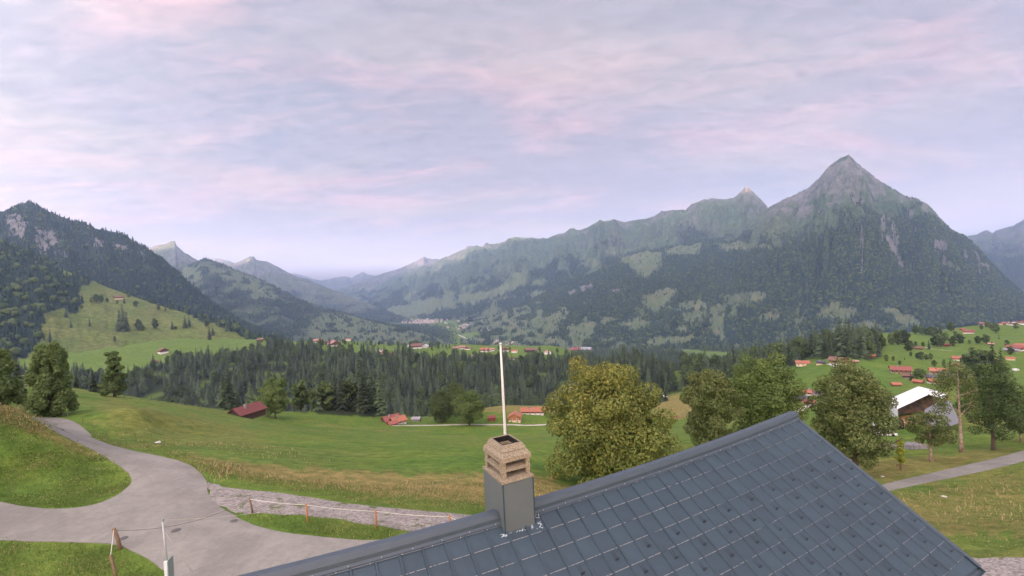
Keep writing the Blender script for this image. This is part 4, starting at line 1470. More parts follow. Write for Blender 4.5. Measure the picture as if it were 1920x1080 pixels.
def crown_group(name, crowns):
    g = bpy.data.node_groups.new(name, 'GeometryNodeTree')
    g.interface.new_socket('Geometry', in_out='INPUT', socket_type='NodeSocketGeometry')
    g.interface.new_socket('Geometry', in_out='OUTPUT', socket_type='NodeSocketGeometry')
    N, L = g.nodes.new, g.links.new
    gi, go = N('NodeGroupInput'), N('NodeGroupOutput')
    jj = N('GeometryNodeJoinGeometry')
    for ob in reversed(crowns):
        oi = N('GeometryNodeObjectInfo')
        oi.transform_space = 'ORIGINAL'
        oi.inputs['Object'].default_value = ob
        oi.inputs['As Instance'].default_value = False
        gt = N('GeometryNodeGeometryToInstance')
        L(oi.outputs['Geometry'], gt.inputs[0])
        L(gt.outputs[0], jj.inputs[0])
    mp = N('GeometryNodeMeshToPoints')
    L(gi.outputs[0], mp.inputs[0])
    ip = N('GeometryNodeInstanceOnPoints')
    ip.inputs['Pick Instance'].default_value = True
    L(mp.outputs[0], ip.inputs['Points'])
    L(jj.outputs[0], ip.inputs['Instance'])
    for nm, sk_ in (('kd', 'Instance Index'), ('sc', 'Scale')):
        a = N('GeometryNodeInputNamedAttribute')
        a.data_type = 'FLOAT'
        a.inputs['Name'].default_value = nm
        L(a.outputs[0], ip.inputs[sk_])
    rv = N('FunctionNodeRandomValue')
    rv.data_type = 'FLOAT_VECTOR'
    rv.inputs[0].default_value = (-0.04, -0.04, 0)
    rv.inputs[1].default_value = (0.04, 0.04, 6.28)
    L(rv.outputs[0], ip.inputs['Rotation'])
    L(ip.outputs[0], go.inputs[0])
    return g


def crown_ob(me):
    for o in COL.objects:
        if o.data is me and o.name.startswith('crown'):
            return o


KD = [SPR[i][1] for i in range(4)] + [BRO[i][1] for i in range(3)]
_cr = [crown_ob(k) for k in KD]
if all(o is not None for o in _cr):
    mass = link('forest', np_mesh('forest', rest[:, :3], attrs={'sc': rest[:, 3], 'kd': rest[:, 4]}))
    tag(mass, 'dense mass of spruces and broadleaf trees filling the gorge behind the meadow', 'forest', None, 'stuff')
    md = mass.modifiers.new('trees', 'NODES')
    md.node_group = crown_group('gorge_forest', _cr)

# ------------------------------------------------------------------ single trees one can point to
def place_list(rows, kinds):
    for px, py, hpx, k, label, group in rows:
        p = GH(px, py)
        h = hpx * p.y / FPX
        p.z -= 0.02 * h
        pr = kinds[k][random.randrange(len(kinds[k]))]
        tree('spruce_tree' if k == 's' else 'broadleaf_tree', p, h, pr, label, group, random.uniform(0.9, 1.15) * (1.25 if k == 'w' else 1.0))


KINDS = {'s': SPR, 'b': BRO, 'w': BRO, 'l': SLIM}
HG = 'trees scattered over the green hill'
hill = [
    (124, 595, 18, 's', 'spruce at the wood edge, highest of the lone spruces on the green hill'), (133, 614, 16, 's', 'small spruce in the middle of the open left part of the green hill'),
    (168, 612, 20, 's', 'slim lone spruce in the open upper part of the green hill'), (94, 641, 27, 's', 'largest lone spruce low on the green hill beside the wood'),
    (83, 637, 11, 's', 'tiny spruce just beside the largest lone spruce on the green hill'), (153, 579, 8, 'b', 'single low bush on the open upper green hill'),
    (170, 566, 13, 's', 'spruce standing left of the round clump high on the hill'), (181, 567, 17, 'b', 'round broadleaf tree in the clump high on the hill'), (190, 567, 16, 'b', 'broadleaf tree at the right side of the clump high on the hill'),
    (201, 567, 9, 'b', 'small bush right of the clump high on the hill'), (220, 569, 7, 'b', 'small bush below the hilltop chalet'), (233, 569, 13, 's', 'spruce standing just right of the hilltop chalet'),
    (225, 620, 42, 's', 'left spruce of the tall dark group in the middle of the hill'), (231, 621, 55, 's', 'tallest spruce of the dark group in the middle of the hill'), (238, 621, 40, 's', 'right spruce of the tall dark group in the middle of the hill'),
    (260, 620, 24, 'b', 'broadleaf tree right of the tall dark spruce group'), (268, 620, 12, 'b', 'bush beside the broadleaf tree right of the dark spruce group'), (291, 617, 21, 'b', 'lone round tree in the centre of the hill meadow'),
    (323, 618, 18, 's', 'narrow spruce alone in the right half of the hill meadow'), (329, 618, 7, 'b', 'low bush at the foot of the narrow lone spruce'), (347, 615, 26, 's', 'taller of the spruce pair in the right half of the hill'),
    (355, 612, 22, 's', 'shorter of the spruce pair in the right half of the hill'), (387, 613, 13, 'b', 'bush near the edge where the hill drops away'), (393, 637, 26, 's', 'dark spruce on the hill shoulder above the mown strip'),
    (399, 629, 19, 's', 'second dark spruce on the hill shoulder, higher up'), (255, 575, 12, 'b', 'round tree on the terrace under the hilltop houses'), (242, 558, 10, 'b', 'round tree between the two hilltop houses'),
    (267, 561, 12, 's', 'dark spruce right of the hilltop houses'), (297, 582, 15, 'b', 'rounded tree on the terrace right of the hilltop houses'), (310, 584, 14, 's', 'spruce on the terrace right of the rounded tree'),
    (285, 570, 12, 'b', 'tree at the upper terrace edge below the wooded mountain'), (320, 581, 11, 'b', 'last small tree at the right end of the hill terrace'), (215, 641, 12, 'l', 'thin ragged tree low on the hill below the dark group'),
    (390, 607, 20, 's', 'spruce at the end of the hill ridge above the shoulder'), (410, 612, 20, 's', 'spruce on the descending hill ridge'), (425, 622, 22, 's', 'spruce lower on the descending hill ridge'),
]
place_list([(a, b, c, d, l, HG) for a, b, c, d, l in hill], KINDS)
EG = 'trees along the crest of the near meadow'
place_list([(a, b, c, d, l, EG) for a, b, c, d, l in [
    (33, 728, 66, 's', 'tall dark spruce behind the meadow crest near the left edge'), (122, 724, 52, 's', 'dark spruce just right of the feathery larch'), (143, 727, 40, 's', 'shorter dark spruce behind the meadow crest right of the larch'),
    (157, 729, 26, 'b', 'low broadleaf tree on the meadow crest between the spruces'), (175, 735, 44, 's', 'spruce on the meadow crest left of the big dense tree'), (192, 737, 34, 's', 'small spruce touching the left side of the big dense tree'),
    (12, 724, 50, 's', 'spruce at the far left behind the meadow crest')]], KINDS)

PG = 'trees on the plateau beyond the forest band'
plat = []
rp = random.Random(5)
PLN = [(487, 641, 'reddish barn on the hill shoulder'), (523, 627, 'pink-roofed house at the plateau left end'), (562, 635, 'right end of the left plateau row'), (597, 642, 'chalet above the pale lane'), (627, 649, 'large pink-roofed house by the lane'), (653, 639, 'small white house at the back'),
       (715, 661, 'white pair of houses at the forest edge'), (765, 651, 'small white house left of the brown farm'), (797, 652, 'pale-roofed barn'), (853, 655, 'small pink-roofed house beyond the field'), (892, 672, 'reddish house among the front trees'), (921, 658, 'barn beside the orange farmhouse'),
       (960, 661, 'orange-roofed white chalet'), (1006, 658, 'small brown barn'), (1027, 664, 'gabled white and pink house'), (1080, 660, 'long red-roofed farm'), (1105, 660, 'long grey-roofed barn')]
for px, py, h, k in [(645, 645, 10, 'b'), (600, 648, 12, 'b'), (583, 649, 18, 's'), (617, 658, 14, 'b'), (658, 664, 20, 'b'), (725, 668, 14, 'b'), (700, 659, 13, 'b'), (810, 658, 9, 'b'), (888, 666, 8, 'b'), (848, 666, 14, 's'),
                     (500, 641, 12, 'b'), (508, 640, 10, 's'), (535, 630, 9, 'b'), (572, 640, 8, 'b'), (935, 656, 8, 'b'), (956, 657, 7, 'b'), (1012, 659, 9, 'b'), (1020, 661, 8, 's'), (1045, 661, 9, 'b'), (1062, 668, 14, 's'), (1072, 667, 12, 's'),
                     (1096, 660, 8, 'b'), (1115, 660, 9, 's'), (760, 654, 12, 'b'), (770, 653, 14, 'b'), (822, 655, 12, 'b'), (838, 655, 11, 's')]:
    near_ = min(PLN, key=lambda q: (q[0] - px) ** 2 + 4 * (q[1] - py) ** 2)[2]
    w_ = ('round' if k == 'b' else 'pointed') + ' small plateau tree nearest the ' + near_
    plat.append((px, py, h, k, w_, w_))
for i in range(46):
    px = 560 + i * 6.6 + rp.uniform(-3, 3)
    k_ = 'b' if rp.random() < 0.6 else 's'
    w_ = ('rounded' if k_ == 'b' else 'pointed') + ' small tree in the far plateau row, ' + ('left of the long brown farm' if px < 765 else 'above the long brown farm' if px < 805 else 'right of the long brown farm')
    plat.append((px, 646 + 0.018 * (px - 560) + rp.uniform(-2, 2), rp.uniform(7, 13), k_, w_, w_))
place_list(plat, KINDS)

RG = 'trees around the fields and chalets at right'
right = [
    (1716, 627, 13, 'b', 'left tree of the row on the upper field right of the pale barn'), (1728, 628, 14, 'b', 'middle tree of the row on the upper field right of the pale barn'), (1737, 629, 10, 'b', 'right tree of the row on the upper field right of the pale barn'),
    (1747, 631, 15, 'b', 'dark round tree left of the pair in the upper field'), (1755, 630, 12, 'b', 'smaller of the pair of round trees in the upper field'), (1764, 628, 13, 'l', 'egg-shaped tree alone right of the pair in the upper field'),
    (1744, 615, 11, 'b', 'tree in the back row above the upper field, left end'), (1760, 614, 13, 'b', 'tall tree in the middle of the back row above the upper field'), (1770, 616, 12, 'b', 'tree in the back row right of the tall one'),
    (1783, 622, 14, 'b', 'broad tree at the right end of the back row above the upper field'), (1867, 625, 15, 'b', 'dark broad tree right of the red-roofed farm near the village'), (1858, 618, 9, 'b', 'tree behind the dark broad tree near the village'),
    (1873, 636, 8, 's', 'lone slim tree in the field below the village'), (1683, 647, 22, 'b', 'left tree of the dark grove beside the wood'), (1697, 647, 22, 'b', 'right tree of the dark grove beside the wood'), (1672, 647, 17, 'b', 'tree where the dark grove meets the wood'),
    (1690, 646, 20, 'b', 'middle tree of the dark grove beside the wood'), (1708, 658, 15, 'b', 'dark tree left of the brown-roofed chalet'), (1702, 658, 13, 'b', 'dark tree at the far left of the brown-roofed chalet'), (1717, 649, 7, 'b', 'small tree behind the brown-roofed chalet'),
    (1731, 650, 7, 'b', 'small bush behind the right end of the brown-roofed chalet'), (1742, 655, 14, 's', 'pointed dark tree right of the brown-roofed chalet'), (1757, 651, 19, 'b', 'large dark tree at the bend of the field track'), (1751, 650, 13, 'b', 'tree leaning on the large dark one at the track bend'),
    (1765, 651, 13, 'b', 'tree between the track bend and the small red house'), (1787, 650, 15, 'b', 'round tree right of the small red house'), (1772, 640, 13, 'b', 'tree behind the small red house'), (1792, 638, 13, 'b', 'tree in the upper hedge above the small red house'),
    (1801, 645, 14, 'b', 'tree at the right end of the hedge near the small red house'), (1818, 645, 6, 'b', 'small bush in the hedge gap'), (1834, 645, 12, 'b', 'lone round tree on the field edge'), (1849, 645, 14, 'b', 'broad tree on the field edge left of the tall conifer'),
    (1820, 670, 16, 's', 'lone pointed conifer in the middle of the fields'), (1727, 675, 12, 'b', 'tallest bush of the dark thicket in the field'), (1720, 673, 9, 'b', 'left bush of the dark thicket in the field'), (1737, 675, 8, 'b', 'low bush of the dark thicket in the field'),
    (1745, 675, 10, 'b', 'right bush of the dark thicket in the field'), (1708, 668, 6, 'b', 'outlying bush left of the dark thicket'), (1662, 678, 10, 'b', 'hedge tree beside the small orange roof'), (1675, 677, 7, 'b', 'low hedge bush right of the small orange roof'), (1696, 675, 3, 'b', 'tiny hedge bush in the open field'),
    (1782, 689, 14, 's', 'small dark conifer left of the cream chalet'), (1752, 687, 9, 'b', 'tree above the orange chalet'), (1770, 688, 11, 'l', 'slim tree right of the orange chalet'), (1687, 685, 7, 'b', 'tree behind the dark red farmhouse'),
    (1808, 683, 12, 'b', 'tree right of the cream chalet'), (1816, 688, 12, 'b', 'tree behind the long dark barn'), (1833, 703, 38, 'w', 'large dark tree right of the long dark barn'), (1845, 706, 36, 'w', 'large dark tree beside the tall conifer'),
    (1720, 712, 16, 'b', 'green tree between the dark red farmhouse and the grey-roofed house'), (1728, 711, 15, 'b', 'green tree left of the grey-roofed house'), (1708, 714, 13, 's', 'small dark conifer below the dark red farmhouse'), (1762, 709, 9, 'b', 'bush between the grey-roofed house and the long barn'),
    (1895, 665, 12, 'b', 'tree beside the red farm at the right edge'), (1888, 650, 10, 'b', 'tree above the red farm at the right edge'), (1840, 618, 8, 'b', 'tree left of the village'), (1850, 614, 8, 'b', 'tree at the left end of the village'), (1905, 617, 9, 'b', 'tree below the village at the right edge'),
    (1533, 741, 8, 'b', 'hedge bush beside the orange-roofed farm below the field'), (1548, 739, 7, 'b', 'bush right of the orange-roofed farm below the field'), (1570, 737, 9, 'b', 'bush below the small grey hut'),
    (1232, 722, 16, 'b', 'tree at the gorge edge right of the big lime tree'), (1252, 735, 12, 'b', 'bush behind the small grey shed'), (1262, 727, 24, 'b', 'broad tree behind the small grey shed'), (1285, 722, 26, 'b', 'broad tree left of the twin maples'),
]
place_list([(a, b, c * 1.4, d, l, RG) for a, b, c, d, l in right], KINDS)


# ------------------------------------------------------------------ the large trees close by
def big_tree(name, px, py, hpx, lobes, n, leaf, m, label, trunk, seed, cat='tree', Y=None, tipfn=None, group=None, inner=0.5, elong=1.5, bark=None, droop=0.0):
    """lobes in units of the tree's height"""
    p = at(px, py, Y) if Y else G(px, py)
    if Y:
        p.z = H1(p.x, p.y)
    h = hpx * p.y / FPX
    L = [tuple(v * h for v in lb) for lb in lobes]
    o = empty(name, p, 0, label, cat, group)
    link('crown', crown_mesh('crown', L, n, leaf, seed, tipfn, inner, m, elong, droop), o)
    r0, nl, sp, fork, ze = trunk
    link('trunk', limb_mesh('trunk', h, r0, nl, sp * h, seed, bark or M_BARK, fork, ze), o)
    return o


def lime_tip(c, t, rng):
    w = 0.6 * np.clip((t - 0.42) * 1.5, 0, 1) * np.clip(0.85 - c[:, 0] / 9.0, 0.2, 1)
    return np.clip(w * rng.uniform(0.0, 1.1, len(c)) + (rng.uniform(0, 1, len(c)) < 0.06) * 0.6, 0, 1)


egg = lambda z: max(0.12, (1 - abs(2 * z - 0.90) ** 3.4)) ** 0.5 if z < 0.95 else 0.5
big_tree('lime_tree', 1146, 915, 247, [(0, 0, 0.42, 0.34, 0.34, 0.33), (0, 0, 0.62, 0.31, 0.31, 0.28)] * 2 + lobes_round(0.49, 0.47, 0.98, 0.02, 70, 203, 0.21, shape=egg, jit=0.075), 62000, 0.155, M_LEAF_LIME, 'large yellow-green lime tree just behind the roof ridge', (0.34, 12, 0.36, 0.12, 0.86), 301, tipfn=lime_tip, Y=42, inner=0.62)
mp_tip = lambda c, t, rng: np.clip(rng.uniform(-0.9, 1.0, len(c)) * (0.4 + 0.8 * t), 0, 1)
fan = lambda z: (0.55 + 0.6 * z if z < 0.55 else math.sqrt(max(0.05, 1 - ((z - 0.55) / 0.47) ** 2)) * 0.9)
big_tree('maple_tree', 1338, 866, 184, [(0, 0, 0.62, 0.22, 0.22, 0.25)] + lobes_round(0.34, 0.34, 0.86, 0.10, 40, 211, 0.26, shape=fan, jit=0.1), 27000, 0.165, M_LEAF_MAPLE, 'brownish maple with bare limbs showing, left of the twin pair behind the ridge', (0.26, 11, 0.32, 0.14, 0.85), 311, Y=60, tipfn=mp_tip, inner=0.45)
big_tree('maple_tree', 1438, 850, 190, [(0, 0, 0.55, 0.26, 0.26, 0.32)] * 2 + lobes_round(0.37, 0.36, 0.90, 0.08, 44, 221, 0.25, shape=egg, jit=0.08), 34000, 0.165, M_LEAF_GREEN, 'dense green maple, right of the twin pair behind the ridge', (0.28, 10, 0.30, 0.15, 0.85), 321, Y=63, inner=0.55)
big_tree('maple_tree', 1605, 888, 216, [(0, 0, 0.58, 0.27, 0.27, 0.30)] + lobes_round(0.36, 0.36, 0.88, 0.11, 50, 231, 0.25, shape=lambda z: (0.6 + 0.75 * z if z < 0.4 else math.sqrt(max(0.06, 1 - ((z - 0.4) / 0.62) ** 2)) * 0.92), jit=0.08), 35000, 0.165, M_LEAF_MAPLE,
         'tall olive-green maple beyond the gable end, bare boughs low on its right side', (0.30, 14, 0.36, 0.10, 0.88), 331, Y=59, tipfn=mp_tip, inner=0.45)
big_tree('apple_tree', 1746, 866, 104, lobes_round(0.38, 0.40, 0.62, 0.30, 22, 241, 0.27), 5200, 0.17, M_LEAF_MAPLE, 'small spreading tree with short reddish trunk in front of the grey tarpaulin roof', (0.20, 9, 0.36, 0.28, 0.72), 341, Y=66, bark=M_BARK_RED)
big_tree('ash_tree', 1803, 853, 168, [(-0.12, 0, 0.86, 0.10, 0.10, 0.10), (0.02, 0.03, 0.92, 0.11, 0.10, 0.09), (0.10, 0, 0.82, 0.10, 0.09, 0.11), (-0.20, 0, 0.66, 0.10, 0.10, 0.13), (0.16, 0.05, 0.66, 0.09, 0.09, 0.12), (-0.14, 0.05, 0.50, 0.09, 0.09, 0.09), (-0.05, 0.08, 0.76, 0.10, 0.1, 0.1), (-0.22, 0, 0.80, 0.07, 0.07, 0.08), (0.13, -0.05, 0.52, 0.07, 0.07, 0.08)],
         4200, 0.17, M_LEAF_MAPLE, 'thin-crowned tree with long pale bare trunk right of the tent', (0.24, 10, 0.26, 0.45, 0.92), 351, Y=72, bark=M_BARK_RED, inner=0.2)
big_tree('maple_tree', 1863, 846, 182, [(0, 0, 0.55, 0.20, 0.20, 0.3)] * 2 + lobes_round(0.27, 0.27, 0.86, 0.11, 40, 251, 0.28, shape=egg), 20000, 0.17, M_LEAF_DARK, 'dense dark green tree right of the bare-trunked one', (0.24, 8, 0.24, 0.14, 0.85), 361, Y=76, inner=0.5)
big_tree('maple_tree', 1914, 834, 100, lobes_round(0.36, 0.36, 0.72, 0.2, 20, 261, 0.3), 5000, 0.2, M_LEAF_MAPLE, 'small tree with slim trunk at the right edge above the lane', (0.15, 7, 0.3, 0.2, 0.8), 371, Y=80, bark=M_BARK_RED)
big_tree('young_tree', 1689, 878, 62, lobes_round(0.19, 0.19, 0.76, 0.24, 12, 271, 0.42, shape=lambda z: 1.0 - 0.75 * z if z > 0.25 else 0.8), 4200, 0.11, M_LEAF_YOUNG, 'slender young tree with bright yellow leaves inside a small guard', (0.035, 6, 0.1, 0.25, 0.9), 381, Y=60, inner=0.2)
big_tree('broadleaf_tree', 516, 784, 80, [(0, 0, 0.5, 0.27, 0.27, 0.36)] * 2 + lobes_round(0.37, 0.36, 0.93, 0.06, 36, 281, 0.25, shape=egg), 14000, 0.5, M_LEAF_GREEN, 'tall egg-shaped tree beside the red-roofed barn', (0.3, 6, 0.2, 0.1, 0.8), 391, inner=0.55)
big_tree('broadleaf_tree', 880, 797, 64, [(0, 0, 0.5, 0.42, 0.40, 0.33)] * 2 + lobes_round(0.56, 0.54, 0.9, 0.10, 36, 291, 0.25), 15000, 0.5, M_LEAF_GREEN, 'broad green tree with short trunk on the farm track in mid meadow', (0.35, 6, 0.3, 0.1, 0.7), 401, inner=0.55)
big_tree('broadleaf_tree', 828, 792, 62, [(0, 0, 0.5, 0.36, 0.34, 0.36)] * 2 + lobes_round(0.50, 0.45, 0.95, 0.03, 30, 295, 0.28), 11000, 0.5, M_LEAF_MID, 'darker tree left of the broad tree on the farm track', (0.3, 6, 0.3, 0.1, 0.7), 405, inner=0.55)
big_tree('broadleaf_tree', 855, 790, 70, [(0, 0, 0.5, 0.28, 0.28, 0.36)] * 2 + lobes_round(0.40, 0.40, 0.95, 0.03, 24, 297, 0.3), 9000, 0.5, M_LEAF_MID, 'dark tree half hidden behind the broad tree on the farm track', (0.3, 6, 0.3, 0.1, 0.7), 407, inner=0.55, Y=285)
big_tree('broadleaf_tree', 215, 744, 90, lobes_round(0.27, 0.27, 0.96, 0.03, 34, 299, 0.3, shape=lambda z: (1.0 - 0.62 * z) if z > 0.15 else 0.85), 9000, 0.30, M_LEAF_MID, 'big dense conical tree standing on the meadow crest at left', (0.3, 6, 0.2, 0.1, 0.8), 411, inner=0.5)

lar = lambda z: (1.0 - 0.66 * z ** 1.2) if z > 0.1 else 0.95
big_tree('larch_tree', 97, 780, 146, lobes_round(0.29, 0.29, 0.97, 0.02, 56, 501, 0.24, shape=lar, jit=0.12, flat=1.3), 17000, 0.19, M_LARCH, 'feathery drooping larch beside the bend of the road', (0.22, 8, 0.2, 0.1, 0.9), 511, inner=0.5, elong=2.6, droop=0.2)
big_tree('larch_tree', -8, 758, 104, lobes_round(0.38, 0.38, 0.97, 0.02, 40, 503, 0.3, shape=lar, jit=0.12, flat=1.3), 12000, 0.19, M_LARCH, 'drooping larch cut by the left picture edge', (0.22, 8, 0.2, 0.1, 0.9), 513, inner=0.5, elong=2.6, droop=0.2)
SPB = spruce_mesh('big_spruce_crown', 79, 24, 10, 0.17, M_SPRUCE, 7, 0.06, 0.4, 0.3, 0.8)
for px, py, hp, Y, lab in ((1868, 800, 160, 120, 'tall dark conifer with bare patches rising above the dense tree at right'), (1883, 800, 148, 124, 'second dark conifer close behind the tall one at right')):
    p = at(px, py, Y)
    p.z = H1(p.x, p.y)
    ty = at(px, py - hp, Y).z
    o = empty('spruce_tree', p, 0.4, lab, 'tree')
    h = ty - p.z
    o.scale = (h * 0.9, h * 0.9, h)
    link('trunk', SPR[0][0], o)
    link('crown', SPB, o)

# ------------------------------------------------------------------ the house below the camera: metal shingle roof and chimney
M_TIN = mat('slate_blue_metal', (0.030, 0.052, 0.070), 0.43, 0.0, var=0.16, scale=1.2, bump=0.05, bscale=60, spec=0.5, rand=0.09)
M_TIN_EDGE = mat('worn_metal_edge', (0.20, 0.21, 0.22), 0.5, 0.1, var=0.35, scale=9.0, spec=0.5)
M_TIN_CAP = mat('ridge_metal', (0.046, 0.066, 0.084), 0.38, 0.0, var=0.08, scale=1.5, spec=0.5)
M_SCREW = mat('screw', (0.40, 0.41, 0.42), 0.4, 0.6)
M_CLAD = mat('chimney_cladding', (0.100, 0.120, 0.126), 0.42, 0.0, var=0.07, scale=1.1, spec=0.5)
M_SEAL = mat('sealant', (0.42, 0.48, 0.50), 0.6, var=0.3, scale=20.0)
M_PLASTER = mat('house_plaster', (0.42, 0.39, 0.34), 0.9, var=0.1)
M_CONC = mat('washed_concrete', (0.205, 0.170, 0.118), 0.95, var=0.45, scale=30.0, col2=(0.35, 0.300, 0.212), bump=0.6, bscale=70.0)
M_SOOT_SHADE = mat('soot_and_shade', (0.010, 0.009, 0.009), 1.0, var=0.3)  # near-black for soot, and for the shade inside the cap opening and gaps
M_STEEL = mat('bright_steel', (0.55, 0.55, 0.55), 0.35, 0.8)
M_CABLE = mat('black_cable', (0.02, 0.02, 0.02), 0.6)

DZ = 4.9
_t = ray(1487, 779)
TIP = Vector((_t[0], 1, _t[2])) * (-DZ / _t[2])
_c = ray(925, 947)
MIDR = Vector((_c[0], 1, _c[2])) * (-DZ / _c[2])
RDIR = (TIP - MIDR)
RDIR.z = 0
RDIR.normalize()
PDIR = Vector((RDIR.y, -RDIR.x, 0))
_d = Vector(ray(1835, 1062))
_A = np.array([[PDIR.x, -_d.x], [PDIR.y, -_d.y]])
_s, _k = np.linalg.solve(_A, np.array([-TIP.x, -TIP.y]))
PITCH = (-(_d.z * _k) - DZ) / _s
PITCH = max(0.5, min(0.68, PITCH))
DOWN = Vector((PDIR.x, PDIR.y, -PITCH)).normalized()
NRM = RDIR.cross(DOWN)
if NRM.z < 0:
    NRM = -NRM
SLOPE_LEN = _s * math.sqrt(1 + PITCH * PITCH)
HOUSE_LEN = 17.2


SAG, SAG_A = 0.30, 8.8


def sag(a):
    """the long ridge hangs a little between its ends"""
    return SAG * max(-0.5, 1 - ((a - SAG_A) / SAG_A) ** 2)


def RP(a, b, n=0.0):
    """point on the roof: a metres left of the gable end along the ridge, b metres down the slope, n above it"""
    return TIP - RDIR * a + DOWN * b + NRM * n - Vector((0, 0, sag(a)))


house_z = H1(TIP.x - RDIR.x * 6 + PDIR.x * 3, TIP.y - RDIR.y * 6 + PDIR.y * 3)
hc = TIP - RDIR * (HOUSE_LEN / 2)
house = empty('house', (hc.x, hc.y, house_z), 0, 'house under a slate-blue metal shingle roof with a chimney, close below', 'house')
HINV = Matrix.Translation(house.location).inverted()


def hpart(mb, name, m, parent=house, **kw):
    mb.v = [tuple(HINV @ Vector(p)) for p in mb.v]
    return mb.build(name, m, parent, **kw)


# body of the house and its roof deck
eave_h = SLOPE_LEN
wl = MB()
half = _s - 0.45
for_pts = []
ridge_in = 0.35
A0, A1 = 0.35, HOUSE_LEN - 0.35
outl = []
for sgn, bb in ((1, half), (-1, half)):
    pass
prof = [(-half, house_z - 1.5), (-half, -DZ - half * PITCH - 0.36), (0, -DZ - 0.40), (half, -DZ - half * PITCH - 0.36), (half, house_z - 1.5)]
pts = [TIP - RDIR * A0 + PDIR * q for q, z in prof]
pts = [Vector((p.x, p.y, z)) for p, (q, z) in zip(pts, prof)]
wl.prism(pts, -RDIR * (A1 - A0))
hpart(wl, 'wall', M_PLASTER)
dk = MB()
FD = Vector((-PDIR.x, -PDIR.y, -PITCH)).normalized()
NF = Vector((-PDIR.x * PITCH, -PDIR.y * PITCH, 1)).normalized()
for dn, nn in ((DOWN, NRM), (FD, NF)):
    a = TIP + RDIR * 0.0
    for k in range(24):
        a0, a1 = HOUSE_LEN * k / 24, HOUSE_LEN * (k + 1) / 24
        s0, s1 = Vector((0, 0, sag(a0))), Vector((0, 0, sag(a1)))
        q = [TIP - RDIR * a0 - s0, TIP - RDIR * a1 - s1, TIP - RDIR * a1 - s1 + dn * SLOPE_LEN, TIP - RDIR * a0 - s0 + dn * SLOPE_LEN]
        dk.prism([p - nn * 0.012 for p in q], -nn * 0.09)
roof = hpart(dk, 'roof', M_TIN)

# one shingle: a pan with a raised rib on its left side and a folded lower edge
TW, TH = 0.466, 0.437


def shingle_mesh(h, w=TW):
    mb = MB()
    t = 0.004
    xs = [0.0, 0.010, 0.044, 0.056, w * 0.5, w]
    zs = [0.0, 0.034, 0.034, 0.000, 0.004, 0.0]
    n = len(xs)
    vs = [(x, 0, z + 0.002) for x, z in zip(xs, zs)] + [(x, h - 0.012, z + 0.013) for x, z in zip(xs, zs)] + [(x, h, z + 0.010) for x, z in zip(xs, zs)] + [(x, h, z * 0.6 - 0.004) for x, z in zip(xs, zs)]
    fs = []
    for r in range(3):
        for i in range(n - 1):
            fs.append((r * n + i, r * n + i + 1, (r + 1) * n + i + 1, (r + 1) * n + i))
    mb.face_set(vs, fs)
    me = mb.mesh('shingle', M_TIN)
    return me


SH_FULL, SH_TOP = shingle_mesh(TH), shingle_mesh(0.40)
# local frame: x along the ridge (towards the left end), y down the slope, z out of the roof
RM = Matrix(((-RDIR.x, DOWN.x, NRM.x), (-RDIR.y, DOWN.y, NRM.y), (-RDIR.z, DOWN.z, NRM.z)))
if RM.determinant() < 0:
    pass


def on_roof(o, a, b, n=0.0):
    p = RP(a, b, n)
    sl_ = SAG * 2 * (a - SAG_A) / SAG_A ** 2
    xa = (-RDIR + Vector((0, 0, sl_))).normalized()
    M = Matrix(((xa.x, DOWN.x, NRM.x), (xa.y, DOWN.y, NRM.y), (xa.z, DOWN.z, NRM.z))).to_4x4()
    M.translation = p
    o.matrix_parent_inverse = Matrix.Identity(4)
    o.matrix_basis = HINV @ M


B0 = 0.24
ROWS = int((SLOPE_LEN - B0 - 0.40) / TH) + 1


def roof_ab(px, py):
    d = Vector(ray(px, py))
    T_ = TIP - Vector((0, 0, sag(9.5)))
    p = d * (T_.dot(NRM) / d.dot(NRM)) - T_
    return -p.dot(RDIR), p.dot(DOWN)


_l, _r = roof_ab(947, 1004), roof_ab(1004, 984)      # lower front corners of the chimney
CHA = _r[0]
CHW = _l[0] - _r[0]
CHB = 0.5 * (_l[1] + _r[1]) - CHW * math.sqrt(1 + PITCH * PITCH)
n_sh = 0
shs = []
edge_bits = MB()
far_mb = MB()
for r in range(ROWS + 1):
    b = B0 + (0 if r == 0 else 0.40 + (r - 1) * TH)
    h = 0.40 if r == 0 else TH
    if b + h > SLOPE_LEN + 0.02:
        break
    ncol = int((HOUSE_LEN - 0.1) / TW)
    for c in range(ncol):
        a = 0.05 + c * TW
        mid = RP(a + TW / 2, b + h / 2)
        px_, py_ = pix(mid.x, max(mid.y, 0.3), mid.z)
        if mid.y < 1.0 or px_ < 250 or py_ > 1125:
            continue
        if a + TW > CHA + 0.02 and a < CHA + CHW - 0.02 and b < CHB + CHW * 1.14 and b + h < CHB + CHW * 1.16 + 0.1 and r == 0:
            pass
        o = bpy.data.objects.new('shingle', SH_TOP if r == 0 else SH_FULL)
        COL.objects.link(o)
        o.parent = roof
        on_roof(o, a, b, random.uniform(0, 0.0025))
        n_sh += 1
        shs.append((o, r, mid))
        # bare metal showing along the fold
        segs = []
        u = a + 0.06
        while u < a + TW:
            ln = random.uniform(0.05, 0.22)
            if random.random() < 0.93:
                e0, e1 = u, min(a + TW - 0.004, u + ln)
                if e1 - e0 > 0.02:
                    p = [RP(e0, b + h + 0.0015, 0.0125), RP(e1, b + h + 0.0015, 0.0125), RP(e1, b + h + 0.0015, 0.003), RP(e0, b + h + 0.0015, 0.003)]
                    p2 = [RP(e0, b + h - 0.010, 0.0195), RP(e1, b + h - 0.010, 0.0195)]
                    edge_bits.face_set([p[0] + NRM * 0.003, p[1] + NRM * 0.003, p2[1], p2[0]], [(0, 1, 2, 3)])
                    edge_bits.face_set(p, [(0, 1, 2, 3)])
            u += ln + random.uniform(0.0, 0.04)
print('SHINGLES', n_sh)
